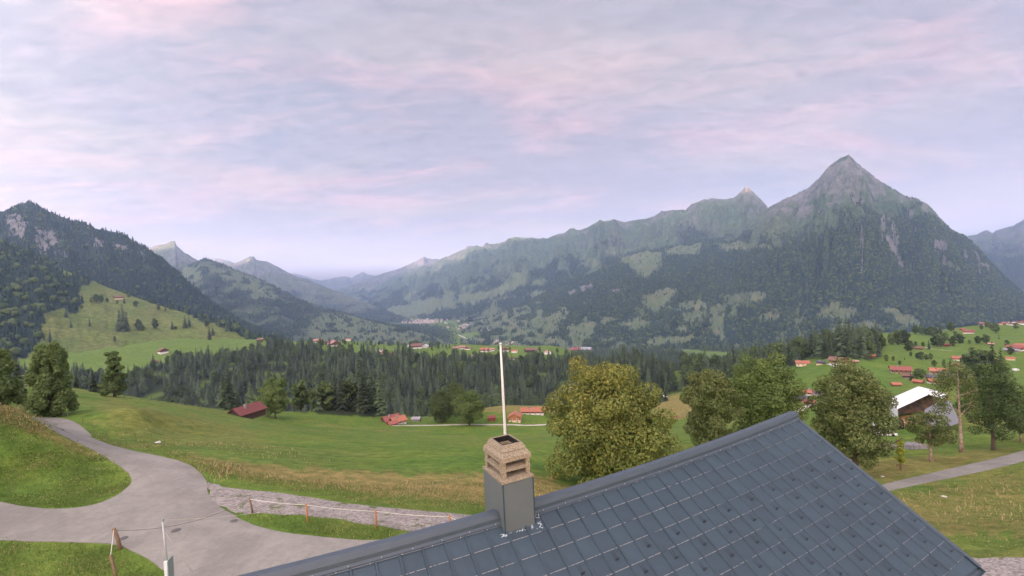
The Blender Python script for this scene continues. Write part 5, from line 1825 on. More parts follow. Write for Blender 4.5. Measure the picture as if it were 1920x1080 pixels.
eb = hpart(edge_bits, 'worn_edge', M_TIN_EDGE, roof)
eb.matrix_parent_inverse = Matrix.Identity(4)

# snow guards: small bent brackets on every other shingle, from the third course down
sg = MB()
for x0 in (-0.03, 0.03):
    sg.box(x0 - 0.003, x0 + 0.003, -0.16, 0.0, 0.004, 0.011)
sg.face_set([(-0.035, 0.0, 0.006), (0.035, 0.0, 0.006), (0.030, 0.012, 0.075), (-0.030, 0.012, 0.075)], [(0, 1, 2, 3)])
sg.box(-0.034, -0.026, -0.005, 0.010, 0.004, 0.075)
sg.box(0.026, 0.034, -0.005, 0.010, 0.004, 0.075)
sg.face_set([(-0.03, 0.010, 0.070), (0.03, 0.010, 0.070), (0.0, -0.045, 0.055)], [(0, 1, 2)])
sg.v = [(a * 1.1, b * 1.1, c * 1.1) for a, b, c in sg.v]
SG = sg.mesh('snow_guard', mat('guard_metal', (0.036, 0.044, 0.052), 0.5))
for r in range(3, ROWS):
    b = B0 + 0.40 + (r - 1) * TH + 0.22
    for c in range(int(HOUSE_LEN / TW)):
        if (c + r) % 2:
            continue
        a = 0.05 + c * TW + TW * 0.52
        p = RP(a, b)
        px_, py_ = pix(p.x, max(p.y, 0.3), p.z)
        if p.y < 1.0 or px_ < 600 or py_ > 1110:
            continue
        o = bpy.data.objects.new('snow_guard', SG)
        COL.objects.link(o)
        o.parent = roof
        on_roof(o, a, b, 0.010)


def ridge_cap(a0, a1):
    mb = MB()
    prof = [(0.26, 0.020), (0.235, 0.030), (0.23, 0.050), (0.17, 0.062), (0.12, 0.120), (0.05, 0.165), (0.0, 0.175)]
    L, Rr = [], []
    secs = []
    ks = 16
    for k in range(ks + 1):
        a = a0 + (a1 - a0) * k / ks
        base = TIP - RDIR * a - Vector((0, 0, sag(a)))
        front = [base + DOWN * d + NRM * n for d, n in prof]
        backp = [base + FD * d + NF * n for d, n in prof[::-1]]
        secs.append(front + backp[1:])
    L, Rr = secs[0], secs[-1]
    n = len(L)
    mb.face_set([p for s_ in secs for p in s_], [(k * n + i, k * n + i + 1, (k + 1) * n + i + 1, (k + 1) * n + i) for k in range(ks) for i in range(n - 1)])
    mb.face_set(L, [tuple(range(n))])
    mb.face_set(Rr, [tuple(range(n))])
    return mb


hpart(ridge_cap(-0.03, CHA - 0.01), 'ridge_cap', M_TIN_CAP, roof).matrix_parent_inverse = Matrix.Identity(4)
hpart(ridge_cap(CHA + CHW + 0.012, HOUSE_LEN), 'ridge_cap', M_TIN_CAP, roof).matrix_parent_inverse = Matrix.Identity(4)
scr = MB()
scr.tube([(0, 0, 0), (0, 0, 0.012)], [0.012, 0.009], 8)
SCR = scr.mesh('screw', M_SCREW)
a = 0.3
while a < HOUSE_LEN:
    if not (CHA - 0.1 < a < CHA + CHW + 0.1):
        o = bpy.data.objects.new('screw', SCR)
        COL.objects.link(o)
        o.parent = roof
        on_roof(o, a, 0.205, 0.056)
        o = bpy.data.objects.new('screw', SCR)
        COL.objects.link(o)
        o.parent = roof
        on_roof(o, a + 0.22, 0.25, 0.030)
    a += 0.62
# verge trim down the gable end, and the gutter corner
vg = MB()
for p0, p1 in (((0.0, 0.0), (0.0, SLOPE_LEN + 0.02)),):
    pts = [(0.05, 0.018), (0.05, 0.034), (0.01, 0.040), (-0.05, 0.036), (-0.055, -0.11), (-0.035, -0.11)]
    A_ = [RP(x, 0.05, n) for x, n in pts]
    B_ = [RP(x, SLOPE_LEN + 0.03, n) for x, n in pts]
    n = len(pts)
    vg.face_set(A_ + B_, [(i, i + 1, n + i + 1, n + i) for i in range(n - 1)])
    vg.face_set(B_, [tuple(range(n))])
hpart(vg, 'verge_trim', M_TIN_CAP, roof).matrix_parent_inverse = Matrix.Identity(4)
gt = MB()
gp = []
for k in range(9):
    an = math.pi * (k / 8)
    gp.append((SLOPE_LEN + 0.075 - 0.075 * math.cos(an), -0.075 * math.sin(an) - 0.02))
L_ = [RP(-0.06, d, n) for d, n in gp]
R_ = [RP(HOUSE_LEN, d, n) for d, n in gp]
gt.face_set(L_ + R_, [(i, i + 1, 9 + i + 1, 9 + i) for i in range(8)])
gt.face_set(L_, [tuple(range(9))])
hpart(gt, 'gutter', M_TIN_CAP, roof).matrix_parent_inverse = Matrix.Identity(4)

# chimney
CHK = 1.35
ch = empty('chimney', (0, 0, 0))
ch.parent = house
hb_ = CHB * math.cos(math.atan(PITCH))
CC = TIP - RDIR * (CHA + CHW / 2) + PDIR * (0.5 * (_l[1] + _r[1]) / math.sqrt(1 + PITCH * PITCH) - CHW / 2 * CHK)
CC.z = 0
_tc = Vector(ray(940, 909))
_fc = CC - RDIR * (CHW / 2) + PDIR * (CHW / 2 * CHK)
CTOP = _tc.z * _fc.y / _tc.y
CF = Matrix(((RDIR.x, PDIR.x * CHK, 0, CC.x), (RDIR.y, PDIR.y * CHK, 0, CC.y), (0, 0, 1, 0), (0, 0, 0, 1)))
hw = CHW / 2


def chbox(x0, x1, y0, y1, z0, z1):
    return MB().box(x0, x1, y0, y1, z0, z1, CF)


clad = MB().box(-hw, hw, -hw, hw, -DZ - 1.6, CTOP, CF)
hpart(clad, 'cladding', M_CLAD, ch, bevel=0.006)
fold = MB()
fold.box(-hw - 0.004, -hw + 0.03, hw, hw + 0.004, -DZ - 0.55, CTOP - 0.002, CF)
fold.box(hw - 0.02, hw + 0.006, hw, hw + 0.006, -DZ - 0.55, CTOP - 0.002, CF)
hpart(fold, 'cladding_fold', M_TIN, ch)


def ring(z0, z1, o0, o1, i0, i1, m=M_CONC, nm='cap_ring', jit=0.004):
    """square hollow ring, outer half width o0 below to o1 above, inner i0, i1"""
    mb = MB()
    c4 = lambda h, z: [CF @ Vector((sx * h + random.uniform(-jit, jit), sy * h + random.uniform(-jit, jit), z)) for sx, sy in ((-1, -1), (1, -1), (1, 1), (-1, 1))]
    mb.face_set(c4(o0, z0) + c4(o1, z1) + c4(i1, z1) + c4(i0, z0), [(k * 4 + i, k * 4 + (i + 1) % 4, ((k + 1) % 4) * 4 + (i + 1) % 4, ((k + 1) % 4) * 4 + i) for k in range(4) for i in range(4)])
    return hpart(mb, nm, m, ch, bevel=0.006)


b_ = CTOP
CS = CHW / 0.76
Z = lambda z: b_ + z * CS * 1.12
W = lambda o: hw - o * CS
ring(Z(0.001), Z(0.050), W(-0.014), W(-0.012), W(0.22), W(0.22), nm='cap_base')
ring(Z(0.0505), Z(0.075), W(-0.010), W(0.075), W(0.22), W(0.22), nm='cap_base')
ring(Z(0.195), Z(0.245), W(0.028), W(0.032), W(0.22), W(0.22), nm='louvre')
ring(Z(0.2455), Z(0.270), W(0.034), W(0.105), W(0.22), W(0.22), nm='louvre')
for sx in (-1, 1):
    for sy in (-1, 1):
        cx, cy = sx * W(0.085), sy * W(0.085)
        hpart(MB().box(cx - 0.05 * CS, cx + 0.05 * CS, cy - 0.05 * CS, cy + 0.05 * CS, Z(0.06), Z(0.40), CF), 'corner_post', M_CONC, ch, bevel=0.008)
ring(Z(0.385), Z(0.470), W(0.006), W(0.012), W(0.23), W(0.23), nm='hood')
ring(Z(0.4705), Z(0.560), W(0.014), W(0.095), W(0.23), W(0.23), nm='hood')
ring(Z(0.5605), Z(0.665), W(0.075), W(0.135), W(0.175), W(0.165), nm='hood')
fl = MB()
fl.box(-W(0.235), W(0.235), -W(0.235), W(0.235), b_ - 0.1, Z(0.38), CF)
hpart(fl, 'flue', M_SOOT_SHADE, ch)
ring(Z(0.40), Z(0.661), W(0.180), W(0.168), W(0.21), W(0.20), M_SOOT_SHADE, 'flue_shade_lining', 0.001)  # dark liner added so the cap opening reads deep and shaded
# sealant smears, and the small steel bracket with its cable beside the chimney
sl = MB()
for k in range(46):
    t = random.random()
    if k < 14:
        q = RP(CHA + CHW + random.uniform(-0.05, 0.10), _l[1] + random.uniform(-0.02, 0.06), 0.02)
    elif k < 30:
        q = RP(CHA + random.uniform(-0.14, 0.2), _r[1] + random.uniform(-0.01, 0.13), 0.020)
    else:
        q = RP(CHA + CHW * t, _l[1] + 0.025 + random.uniform(-0.01, 0.03), 0.02)
    s1, s2 = random.uniform(0.01, 0.05), random.uniform(0.005, 0.014)
    an = random.uniform(-0.4, 0.4) + (0.8 if k % 3 == 0 else 0)
    d1 = -RDIR * math.cos(an) + DOWN * math.sin(an)
    d2 = NRM.cross(d1)
    sl.face_set([q + d1 * s1, q + d2 * s2, q - d1 * s1, q - d2 * s2, q + NRM * 0.006], [(0, 1, 4), (1, 2, 4), (2, 3, 4), (3, 0, 4)])
hpart(sl, 'sealant', M_SEAL, ch)
br = MB()
p0 = RP(CHA - 0.02, _r[1] - 0.26, 0.20)
br.tube([p0, RP(CHA - 0.05, _r[1] - 0.26, 0.21), RP(CHA - 0.055, _r[1] - 0.12, 0.05), RP(CHA - 0.14, _r[1] - 0.10, 0.035), RP(CHA - 0.16, _r[1] - 0.18, 0.06)], 0.010, 6)
hpart(br, 'bracket', M_STEEL, ch)
cb = MB()
cw = [CF @ Vector((hw + 0.02, hw - 0.05, z)) for z in (CTOP - 1.0, CTOP - 0.4, CTOP - 0.05)] + [CF @ Vector((hw + 0.03, hw - 0.12, CTOP + 0.08)), CF @ Vector((hw - 0.05, hw - 0.25, CTOP + 0.27)), CF @ Vector((hw - 0.1, hw - 0.3, CTOP + 0.5))]
cb.tube(cw, 0.007, 5)
hpart(cb, 'cable', M_CABLE, ch)

# ------------------------------------------------------------------ chalets and farms
M_TILE = {k: mat('roof_' + k, c, 0.85, var=0.25, scale=0.5, rand=0.12) for k, c in dict(orange=(0.31, 0.125, 0.078), red=(0.22, 0.078, 0.064), brown=(0.17, 0.090, 0.075), darkred=(0.145, 0.050, 0.048), slate=(0.075, 0.075, 0.095), grey=(0.25, 0.25, 0.27), pink=(0.36, 0.20, 0.17), pale=(0.52, 0.53, 0.55)).items()}
M_WALL = {k: mat('wall_' + k, c, 0.9, var=0.2, scale=0.6, rand=0.1) for k, c in dict(timber=(0.13, 0.070, 0.040), dark=(0.060, 0.038, 0.030), cream=(0.62, 0.50, 0.33), white=(0.62, 0.60, 0.57), orange=(0.34, 0.15, 0.07), red=(0.23, 0.065, 0.045), grey=(0.24, 0.22, 0.21)).items()}
M_PANE = mat('window_pane', (0.03, 0.035, 0.045), 0.1, spec=0.6)
M_FRAME = mat('window_frame', (0.60, 0.57, 0.52), 0.7)
M_RAIL = mat('balcony_timber', (0.19, 0.095, 0.050), 0.85, var=0.2)


def chalet(name, px, py, wpx, label, roofc='red', wallc='timber', basec='white', rz=0.0, ratio=0.8, hw_=0.42, pitch=0.42, group=None, along=True, detail=2, Y=None, over=0.09, balc=False, cat='house'):
    """gabled house. wpx: its width in the photo; along: ridge runs across the view"""
    p = at(px, py, Y) if Y else GH(px, py)
    if Y:
        p.z = H1(p.x, p.y)
    L = max(4.0, wpx * p.y / FPX)
    W = L * ratio
    az_ = math.atan2(p.x, p.y)
    o = empty(name, p, -az_ + rz + (0 if along else math.pi / 2), label, cat, group)
    if not along:
        L, W = W, L
    hl, hwid = L / 2, W / 2
    eh = min(L, W) * hw_
    rh = hwid * pitch
    b = eh * (0.42 if basec else 0.0)
    if basec:
        MB().box(-hl, hl, -hwid, hwid, -2.5, b).build('plinth', M_WALL[basec], o)
    MB().prism([(-hl - 0.03, -hwid - 0.03, b + 0.003), (-hl - 0.03, hwid + 0.03, b + 0.003), (-hl - 0.03, hwid + 0.03, eh), (-hl - 0.03, 0, eh + rh), (-hl - 0.03, -hwid - 0.03, eh)], (L + 0.06, 0, 0)).build('wall', M_WALL[wallc], o)
    ov = max(0.5, over * L)
    th = 0.28
    rf = MB()
    s = pitch
    for sg_ in (-1, 1):
        y1 = sg_ * (hwid + ov)
        rf.face_set([(-hl - ov, 0, eh + rh + 0.06), (hl + ov, 0, eh + rh + 0.06), (hl + ov, y1, eh - ov * s + 0.06), (-hl - ov, y1, eh - ov * s + 0.06),
                     (-hl - ov, 0, eh + rh + 0.06 + th), (hl + ov, 0, eh + rh + 0.06 + th), (hl + ov, y1, eh - ov * s + 0.06 + th), (-hl - ov, y1, eh - ov * s + 0.06 + th)],
                    [(0, 1, 2, 3), (4, 7, 6, 5), (2, 3, 7, 6), (1, 2, 6, 5), (0, 3, 7, 4)])
    roof_ = rf.build('roof', M_TILE[roofc], o)
    if detail >= 1:
        c = MB().box(-hl * 0.3 - 0.4, -hl * 0.3 + 0.4, -hwid * 0.35 - 0.4, -hwid * 0.35 + 0.4, eh + rh * 0.5, eh + rh + 1.1)
        c.build('chimney', M_WALL['grey'], roof_)
    if detail >= 2:
        # windows on the long side and the gable side that face the viewer
        wn = max(2, min(6, int(L / 3.2)))
        ww, wh = min(1.3, L / wn * 0.45), min(1.5, eh * 0.24)
        rowz = [b * 0.5, b + (eh - b) * 0.45] if basec else [eh * 0.3, eh * 0.66]
        for z in rowz:
            for i in range(wn):
                x = -hl + L * (i + 0.5) / wn
                for sg_ in (-1,):
                    f = MB().box(x - ww / 2, x + ww / 2, sg_ * hwid - 0.09, sg_ * hwid + 0.02, z - wh / 2, z + wh / 2).build('window', M_FRAME, o)
                    MB().box(x - ww / 2 + 0.12, x + ww / 2 - 0.12, sg_ * hwid - 0.11, sg_ * hwid - 0.05, z - wh / 2 + 0.12, z + wh / 2 - 0.12).build('pane', M_PANE, f)
            gn = max(1, min(4, int(W / 3.2)))
            for i in range(gn):
                y = -hwid + W * (i + 0.5) / gn
                for sg_ in ((-1, 1) if not along else ((1,) if px < 960 else (-1,))):
                    f = MB().box(sg_ * hl - (0.09 if sg_ < 0 else -0.02) if sg_ < 0 else hl - 0.02, sg_ * hl + 0.02 if sg_ < 0 else hl + 0.09, y - ww / 2, y + ww / 2, z - wh / 2, z + wh / 2).build('window', M_FRAME, o)
                    MB().box(-hl - 0.11 if sg_ < 0 else hl + 0.05, -hl - 0.05 if sg_ < 0 else hl + 0.11, y - ww / 2 + 0.12, y + ww / 2 - 0.12, z - wh / 2 + 0.12, z + wh / 2 - 0.12).build('pane', M_PANE, f)
    if balc:
        MB().box(-hl * 0.95, hl * 0.95, -hwid - 1.1, -hwid - 0.04, b + 0.02, b + 0.16).box(-hl * 0.95, hl * 0.95, -hwid - 1.1, -hwid - 1.02, b + 0.16, b + 1.05).build('balcony', M_RAIL, o)
    return o


# by the meadow
chalet('barn', 463, 782, 50, 'barn with a broad dark red metal roof just over the meadow crest', 'darkred', 'dark', None, R(38), 0.72, 0.36, 0.58, over=0.06, Y=185, cat='barn', detail=1)
FG = 'farm buildings at the foot of the meadow'
chalet('farmhouse', 733, 794, 27, 'farmhouse with red tiled roof at the foot of the meadow, left of the dark trees', 'red', 'timber', 'white', R(24), 0.8, 0.32, 0.55, FG, Y=262)
chalet('farmhouse', 746, 792, 24, 'orange-tiled wing adjoining the farmhouse left of the dark trees', 'orange', 'timber', 'white', R(24), 0.9, 0.30, 0.55, FG, Y=258)
chalet('shed', 736, 798, 16, 'small red-roofed shed in front of the farmhouse at the meadow foot', 'red', 'timber', None, R(24), 0.8, 0.26, 0.5, FG, detail=0, Y=250, cat='shed')
chalet('hut', 781, 789, 14, 'small weathered grey hut between the farmhouse and the dark trees', 'grey', 'grey', None, R(-20), 0.8, 0.5, 0.4, FG, detail=0, Y=270, cat='shed')
chalet('shed', 922, 791, 9, 'small red wooden shed left of the white flagpole', 'red', 'red', None, R(10), 0.9, 0.6, 0.4, FG, detail=0, Y=268, cat='shed')
chalet('chalet', 966, 791, 22, 'reddish timber chalet with its gable to the viewer right of the flagpole', 'orange', 'orange', 'cream', R(-8), 0.9, 0.52, 0.55, FG, along=False, Y=268, balc=False)
chalet('farm_building', 1000, 786, 40, 'long orange-roofed farm building right of the timber chalet', 'orange', 'timber', 'white', R(-6), 0.35, 0.55, 0.55, FG, Y=285)
chalet('shed', 1243, 747, 12, 'pale grey-roofed shed right of the big lime tree', 'pale', 'grey', None, R(15), 0.8, 0.4, 0.4, detail=0, cat='shed')
chalet('shed', 1262, 788, 20, 'low red shed half hidden between the lime tree and the maples', 'red', 'red', None, R(5), 0.3, 0.4, 0.4, detail=0, Y=258, cat='shed')

# on the hill
HH = 'huts and chalets on the green hill'
chalet('chalet', 306, 662, 13, 'lone chalet with white base low on the green hill', 'brown', 'timber', 'white', R(20), 0.9, 0.5, 0.5, HH, along=False, detail=1)
chalet('hut', 291, 681, 8, 'small wooden hut below the lone chalet, at the forest edge', 'brown', 'timber', None, R(10), 0.9, 0.5, 0.5, HH, detail=0, cat='shed')
chalet('hut', 106, 671, 7, 'tiny hut low on the left of the green hill', 'slate', 'dark', None, 0, 0.9, 0.5, 0.6, HH, along=False, detail=0, cat='shed')
chalet('chalet', 223, 561, 12, 'chalet with pale wall on the hilltop, the left one', 'brown', 'timber', 'cream', R(15), 0.8, 0.45, 0.45, HH, detail=1)
chalet('chalet', 259, 558, 11, 'white-walled chalet on the hilltop, the right one', 'grey', 'white', None, R(-10), 0.8, 0.4, 0.4, HH, detail=1)
chalet('hut', 487, 641, 9, 'reddish barn at the end of the hill shoulder', 'pink', 'timber', None, R(15), 0.9, 0.6, 0.4, HH, detail=0, cat='shed')

# along the plateau beyond the forest
PL = [(523, 627, 14, 'pink', 'white', 'pink-roofed house at the left end of the plateau village'), (534, 629, 10, 'brown', 'timber', 'brown chalet beside the pink-roofed house on the plateau'), (547, 631, 15, 'brown', 'timber', 'wide brown chalet in the left plateau row'), (562, 635, 16, 'pink', 'timber', 'pale red-roofed chalet at the right end of the left plateau row'),
      (597, 642, 13, 'pink', 'timber', 'chalet above the pale lane on the plateau'), (627, 649, 18, 'pink', 'timber', 'large pink-roofed house beside the pale lane on the plateau'), (619, 645, 12, 'red', 'timber', 'red-roofed house behind the large pink-roofed one'), (631, 659, 10, 'orange', 'white', 'orange-roofed house with white wall at the forest edge of the plateau'),
      (653, 639, 8, 'pink', 'white', 'small white house at the back of the plateau'), (712, 659, 9, 'brown', 'white', 'tall white house peering over the spruces'), (717, 664, 9, 'orange', 'white', 'white house just below the tall one at the forest edge'), (736, 665, 8, 'red', 'timber', 'small brown house right of the white pair at the forest edge'),
      (782, 653, 18, 'brown', 'timber', 'long brown farm on the plateau left of the flagpole'), (797, 652, 11, 'pale', 'white', 'pale-roofed barn adjoining the long brown farm'), (765, 651, 8, 'pale', 'white', 'small white house left of the long brown farm'), (853, 655, 9, 'pink', 'timber', 'small pink-roofed house beyond the plateau field'),
      (866, 654, 11, 'pink', 'timber', 'left chalet of the pair beyond the plateau field'), (877, 655, 10, 'pink', 'timber', 'right chalet of the pair beyond the plateau field'), (909, 659, 14, 'orange', 'timber', 'bright orange-roofed farmhouse left of the flagpole top'), (921, 658, 10, 'pink', 'timber', 'dull pink-roofed barn right of the orange farmhouse'),
      (892, 672, 13, 'pink', 'timber', 'reddish house sunk among the front trees of the plateau'), (948, 658, 12, 'brown', 'timber', 'brown chalet right of the flagpole top'), (965, 661, 10, 'orange', 'white', 'orange-roofed white chalet in the plateau field'), (960, 674, 7, 'orange', 'timber', 'orange roof showing at the front forest edge'),
      (992, 660, 15, 'brown', 'dark', 'dark brown chalet in the right part of the plateau'), (1027, 664, 13, 'pink', 'white', 'gabled white and pink house in the right part of the plateau'), (1080, 660, 17, 'red', 'timber', 'long red-roofed farm at the right end of the plateau'), (1100, 660, 18, 'grey', 'grey', 'long grey-roofed barn at the right end of the plateau'),
      (1006, 658, 8, 'brown', 'timber', 'small brown barn beside the dark brown chalet')]
for i, (px, py, w, rc, wc, lab) in enumerate(PL):
    chalet('chalet', px, py, w, lab, rc, wc, 'white' if wc == 'timber' else None, R((i * 47) % 60 - 30), 0.8, 0.42, 0.45, 'houses of the plateau village', along=(i % 4 != 1), detail=1 if w < 14 else 2)

# right hand side
RV = 'houses among the fields at right'
for px, py, w, rc, wc, bc, rz, al, lab, ra, dt, bal in [
    (1505, 686, 20, 'orange', 'cream', None, 4, True, 'cream-walled house with bright orange roof at the left end of the upper farm row', 0.8, 2, False),
    (1539, 683, 13, 'slate', 'timber', 'cream', 0, True, 'small dark-roofed chalet between the cream house and the big farmhouse', 0.8, 1, False),
    (1573, 682, 25, 'brown', 'red', 'white', -14, True, 'big dark-red farmhouse with dormers in front of the wood', 0.8, 2, True),
    (1586, 681, 12, 'pink', 'orange', None, -14, True, 'low reddish annex beside the big farmhouse by the wood', 0.8, 1, False),
    (1600, 679, 15, 'pink', 'timber', None, -10, True, 'long low shed right of the big farmhouse by the wood', 0.4, 0, False),
    (1632, 670, 13, 'orange', 'timber', None, 5, True, 'small chalet with pale orange roof at the wood corner', 0.8, 1, False),
    (1506, 740, 18, 'orange', 'timber', 'white', 30, True, 'orange-roofed chalet at the upper left of the farm group below the field', 0.9, 2, False),
    (1522, 741, 17, 'orange', 'timber', 'white', -30, True, 'orange-roofed chalet at the upper right of the farm group below the field', 0.9, 2, False),
    (1535, 742, 11, 'slate', 'white', None, 10, True, 'small dark-roofed white house at the right of the farm group', 0.8, 1, False),
    (1499, 752, 26, 'slate', 'dark', None, -18, True, 'dark slate-roofed barn in front of the orange-roofed chalets', 0.7, 1, False),
    (1519, 758, 16, 'red', 'timber', None, -18, True, 'low red-roofed shed at the front of the farm group', 0.7, 0, False),
    (1564, 731, 12, 'grey', 'grey', None, 25, True, 'small grey hut beside the olive maple below the field', 0.8, 0, False),
    (1688, 700, 27, 'red', 'dark', 'white', 10, True, 'large dark farmhouse with dull red roof above the tent', 0.8, 2, True),
    (1703, 709, 16, 'brown', 'dark', 'grey', 5, True, 'brown-roofed barn in front of the large dark farmhouse', 0.8, 1, False),
    (1680, 724, 10, 'orange', 'timber', None, 20, True, 'small orange roof glimpsed beside the olive maple', 0.8, 0, False),
    (1722, 719, 13, 'orange', 'timber', None, -25, True, 'orange-roofed shed left, on the meadow edge behind the tent', 0.8, 0, False),
    (1753, 719, 18, 'orange', 'timber', 'white', 20, True, 'orange-roofed chalet right, on the meadow edge behind the tent', 0.8, 1, False),
    (1747, 712, 16, 'slate', 'timber', 'white', 0, True, 'grey-roofed house left of the long dark barn', 0.9, 1, False),
    (1759, 701, 22, 'orange', 'orange', 'white', 8, True, 'bright orange chalet above the grey-roofed house', 0.8, 2, True),
    (1796, 712, 46, 'slate', 'timber', 'white', 6, True, 'long barn with dark slate roof in the middle of the right-hand village', 0.5, 2, False),
    (1800, 676, 19, 'orange', 'orange', 'white', 5, True, 'chalet with pale orange roof in the middle of the fields', 0.7, 2, False),
    (1793, 689, 13, 'orange', 'timber', 'cream', -4, False, 'cream chalet with its gable to the viewer below the field chalet', 0.9, 1, False),
    (1722, 655, 13, 'brown', 'timber', None, -8, True, 'brown-roofed chalet on the track across the fields', 0.6, 1, False),
    (1775, 649, 10, 'red', 'red', None, 0, True, 'small red house behind the track bend', 0.8, 1, False),
    (1816, 625, 14, 'red', 'red', 'white', 6, True, 'red-roofed farm with white forecourt wall high on the upper field', 0.8, 1, False),
    (1804, 619, 7, 'red', 'red', None, 0, True, 'small red barn left of the red-roofed farm on the upper field', 0.8, 0, False),
    (1698, 622, 12, 'pale', 'white', None, 0, True, 'pale-roofed barn on the crest above the dark grove', 0.7, 1, False),
    (1730, 618, 9, 'red', 'timber', None, 0, True, 'red-roofed house behind the crest trees right of the pale barn', 0.7, 0, False),
    (1905, 657, 20, 'red', 'red', 'white', -12, True, 'red-roofed farm at the right picture edge', 0.8, 1, False),
    (1915, 651, 14, 'orange', 'timber', None, -12, True, 'orange barn behind the red-roofed farm at the right picture edge', 0.8, 0, False),
    (1897, 659, 18, 'grey', 'grey', None, -12, True, 'long grey-roofed shed left of the farm at the right picture edge', 0.5, 0, False),
    (1894, 675, 11, 'orange', 'cream', None, 10, True, 'small cream house right of the tall conifer', 0.8, 1, False),
    (1858, 647, 8, 'pink', 'timber', None, 0, True, 'small chalet partly behind the tall conifer', 0.8, 0, False),
]:
    chalet('chalet', px, py, w, lab, rc, wc, bc, R(rz), ra, 0.40, 0.42, RV, along=al, detail=dt, balc=bal)

# village on the crest at the far right
rv = random.Random(9)
for i in range(34):
    px = 1838 + i * 2.5 + rv.uniform(-1.5, 1.5)
    py = 611 - rv.uniform(0, 9) * min(1, (px - 1835) / 30)
    chalet('village_house', px, py, rv.uniform(4, 7.5), 'tiny house in the dense village on the crest at the far right', rv.choice(['red', 'brown', 'pink', 'orange', 'slate']), rv.choice(['white', 'timber', 'cream', 'white']), None,
           R(rv.uniform(-40, 40)), 0.85, 0.5, 0.45, 'houses of the crest village', detail=0)
VC = [(1842, 606, 'white church-like house at the left end of the crest village')]
chalet('village_house', 1842, 607, 7, VC[0][2], 'slate', 'white', None, 0, 0.8, 0.7, 0.6, None, detail=0)

# far-off town in the valley: reads as one mass of pale dots
tb = MB()
rt = random.Random(3)
for cx, cy, sx, sy, n in [(790, 604, 26, 3.0, 170), (850, 596, 40, 7, 130), (905, 592, 22, 5, 40), (962, 600, 30, 4, 30), (920, 615, 18, 5, 60), (955, 632, 22, 9, 90), (880, 612, 20, 4, 50), (975, 622, 14, 4, 40)]:
    for i in range(n):
        px, py = cx + rt.gauss(0, sx * 0.6), cy + rt.gauss(0, sy * 0.6)
        d = ray(px, py)
        if d[2] > -0.02:
            continue
        best = None
        Y = -384.0 / d[2]
        if Y > 9000 or Y < 2500:
            continue
        x_, y_ = d[0] * Y, Y
        s_ = rt.uniform(7, 14)
        z_ = H1(x_, y_)
        M_ = Matrix.Translation((x_, y_, z_)) @ Matrix.Rotation(rt.uniform(0, 3), 4, 'Z')
        tb.box(-s_, s_, -s_ * 0.7, s_ * 0.7, -3, s_ * 0.9, M_)
        tb.face_set([M_ @ Vector(q) for q in [(-s_ * 1.1, -s_ * 0.85, s_ * 0.9), (s_ * 1.1, -s_ * 0.85, s_ * 0.9), (s_ * 1.1, s_ * 0.85, s_ * 0.9), (-s_ * 1.1, s_ * 0.85, s_ * 0.9), (-s_ * 1.1, 0, s_ * 1.5), (s_ * 1.1, 0, s_ * 1.5)]], [(0, 1, 5, 4), (2, 3, 4, 5), (0, 4, 3), (1, 2, 5)])
town = tb.build('distant_town', mat('town', (0.46, 0.40, 0.38), 0.9, var=0.4, scale=0.02, col2=(0.30, 0.20, 0.17), coord='Generated'))
tag(town, 'hazy town of pale houses on the floor of the far valley', 'town', None, 'stuff')
# airstrip in the valley
rw = np.array([tuple((Vector(ray(a, b)) * (-386.0 / ray(a, b)[2]))[:2]) for a, b in ((857, 627), (861, 627), (899, 641), (893, 641))])
n_ = len(rw)
V_ = [(x_, y_, H1(x_, y_) + 4.0) for x_, y_ in rw]
tag(link('airstrip', np_mesh('airstrip', V_, quads=[(0, 1, 2, 3)]), mat=mat('runway', (0.42, 0.41, 0.40), 0.9)), kind='structure')

# ------------------------------------------------------------------ pale lanes between the fields
M_LANE = mat('pale_gravel', (0.46, 0.43, 0.38), 0.95, var=0.15, scale=0.2)


def ribbon(name, pts, width, lift=0.12):
    P = [G(a, b, True) for a, b in pts]
    Q = []
    for i in range(len(P) - 1):
        for k in range(6):
            Q.append(P[i].lerp(P[i + 1], k / 6))
    Q.append(P[-1])
    L_, R_ = [], []
    for i, p in enumerate(Q):
        t_ = Q[min(i + 1, len(Q) - 1)] - Q[max(i - 1, 0)]
        n_ = Vector((-t_.y, t_.x, 0)).normalized() * width / 2
        L_.append(p + n_)
        R_.append(p - n_)
    a = np.array([tuple(v) for v in L_ + R_])
    a[:, 2] = H(a[:, 0], a[:, 1]) + lift
    k = len(Q)
    return tag(link(name, np_mesh(name, a, quads=[(i, i + 1, k + i + 1, k + i) for i in range(k - 1)]), mat=M_LANE), kind='structure')


ribbon('farm_track', [(735, 798), (780, 797.5), (830, 797), (880, 796.5), (920, 796.5), (960, 797), (1010, 797), (1040, 796)], 3.0)
ribbon('farm_track', [(1492, 778), (1500, 769), (1512, 762), (1528, 757), (1545, 752)], 3.0)
ribbon('farm_track', [(1550, 682), (1570, 687), (1590, 692), (1610, 696)], 2.5, 0.2)
ribbon('farm_track', [(1735, 653), (1750, 656), (1770, 659), (1790, 660)], 2.5, 0.2)
ribbon('farm_track', [(1815, 714), (1840, 709), (1860, 703), (1880, 695)], 3.0, 0.2)
ribbon('farm_track', [(596, 640), (606, 645), (616, 650)], 4.0, 0.3)

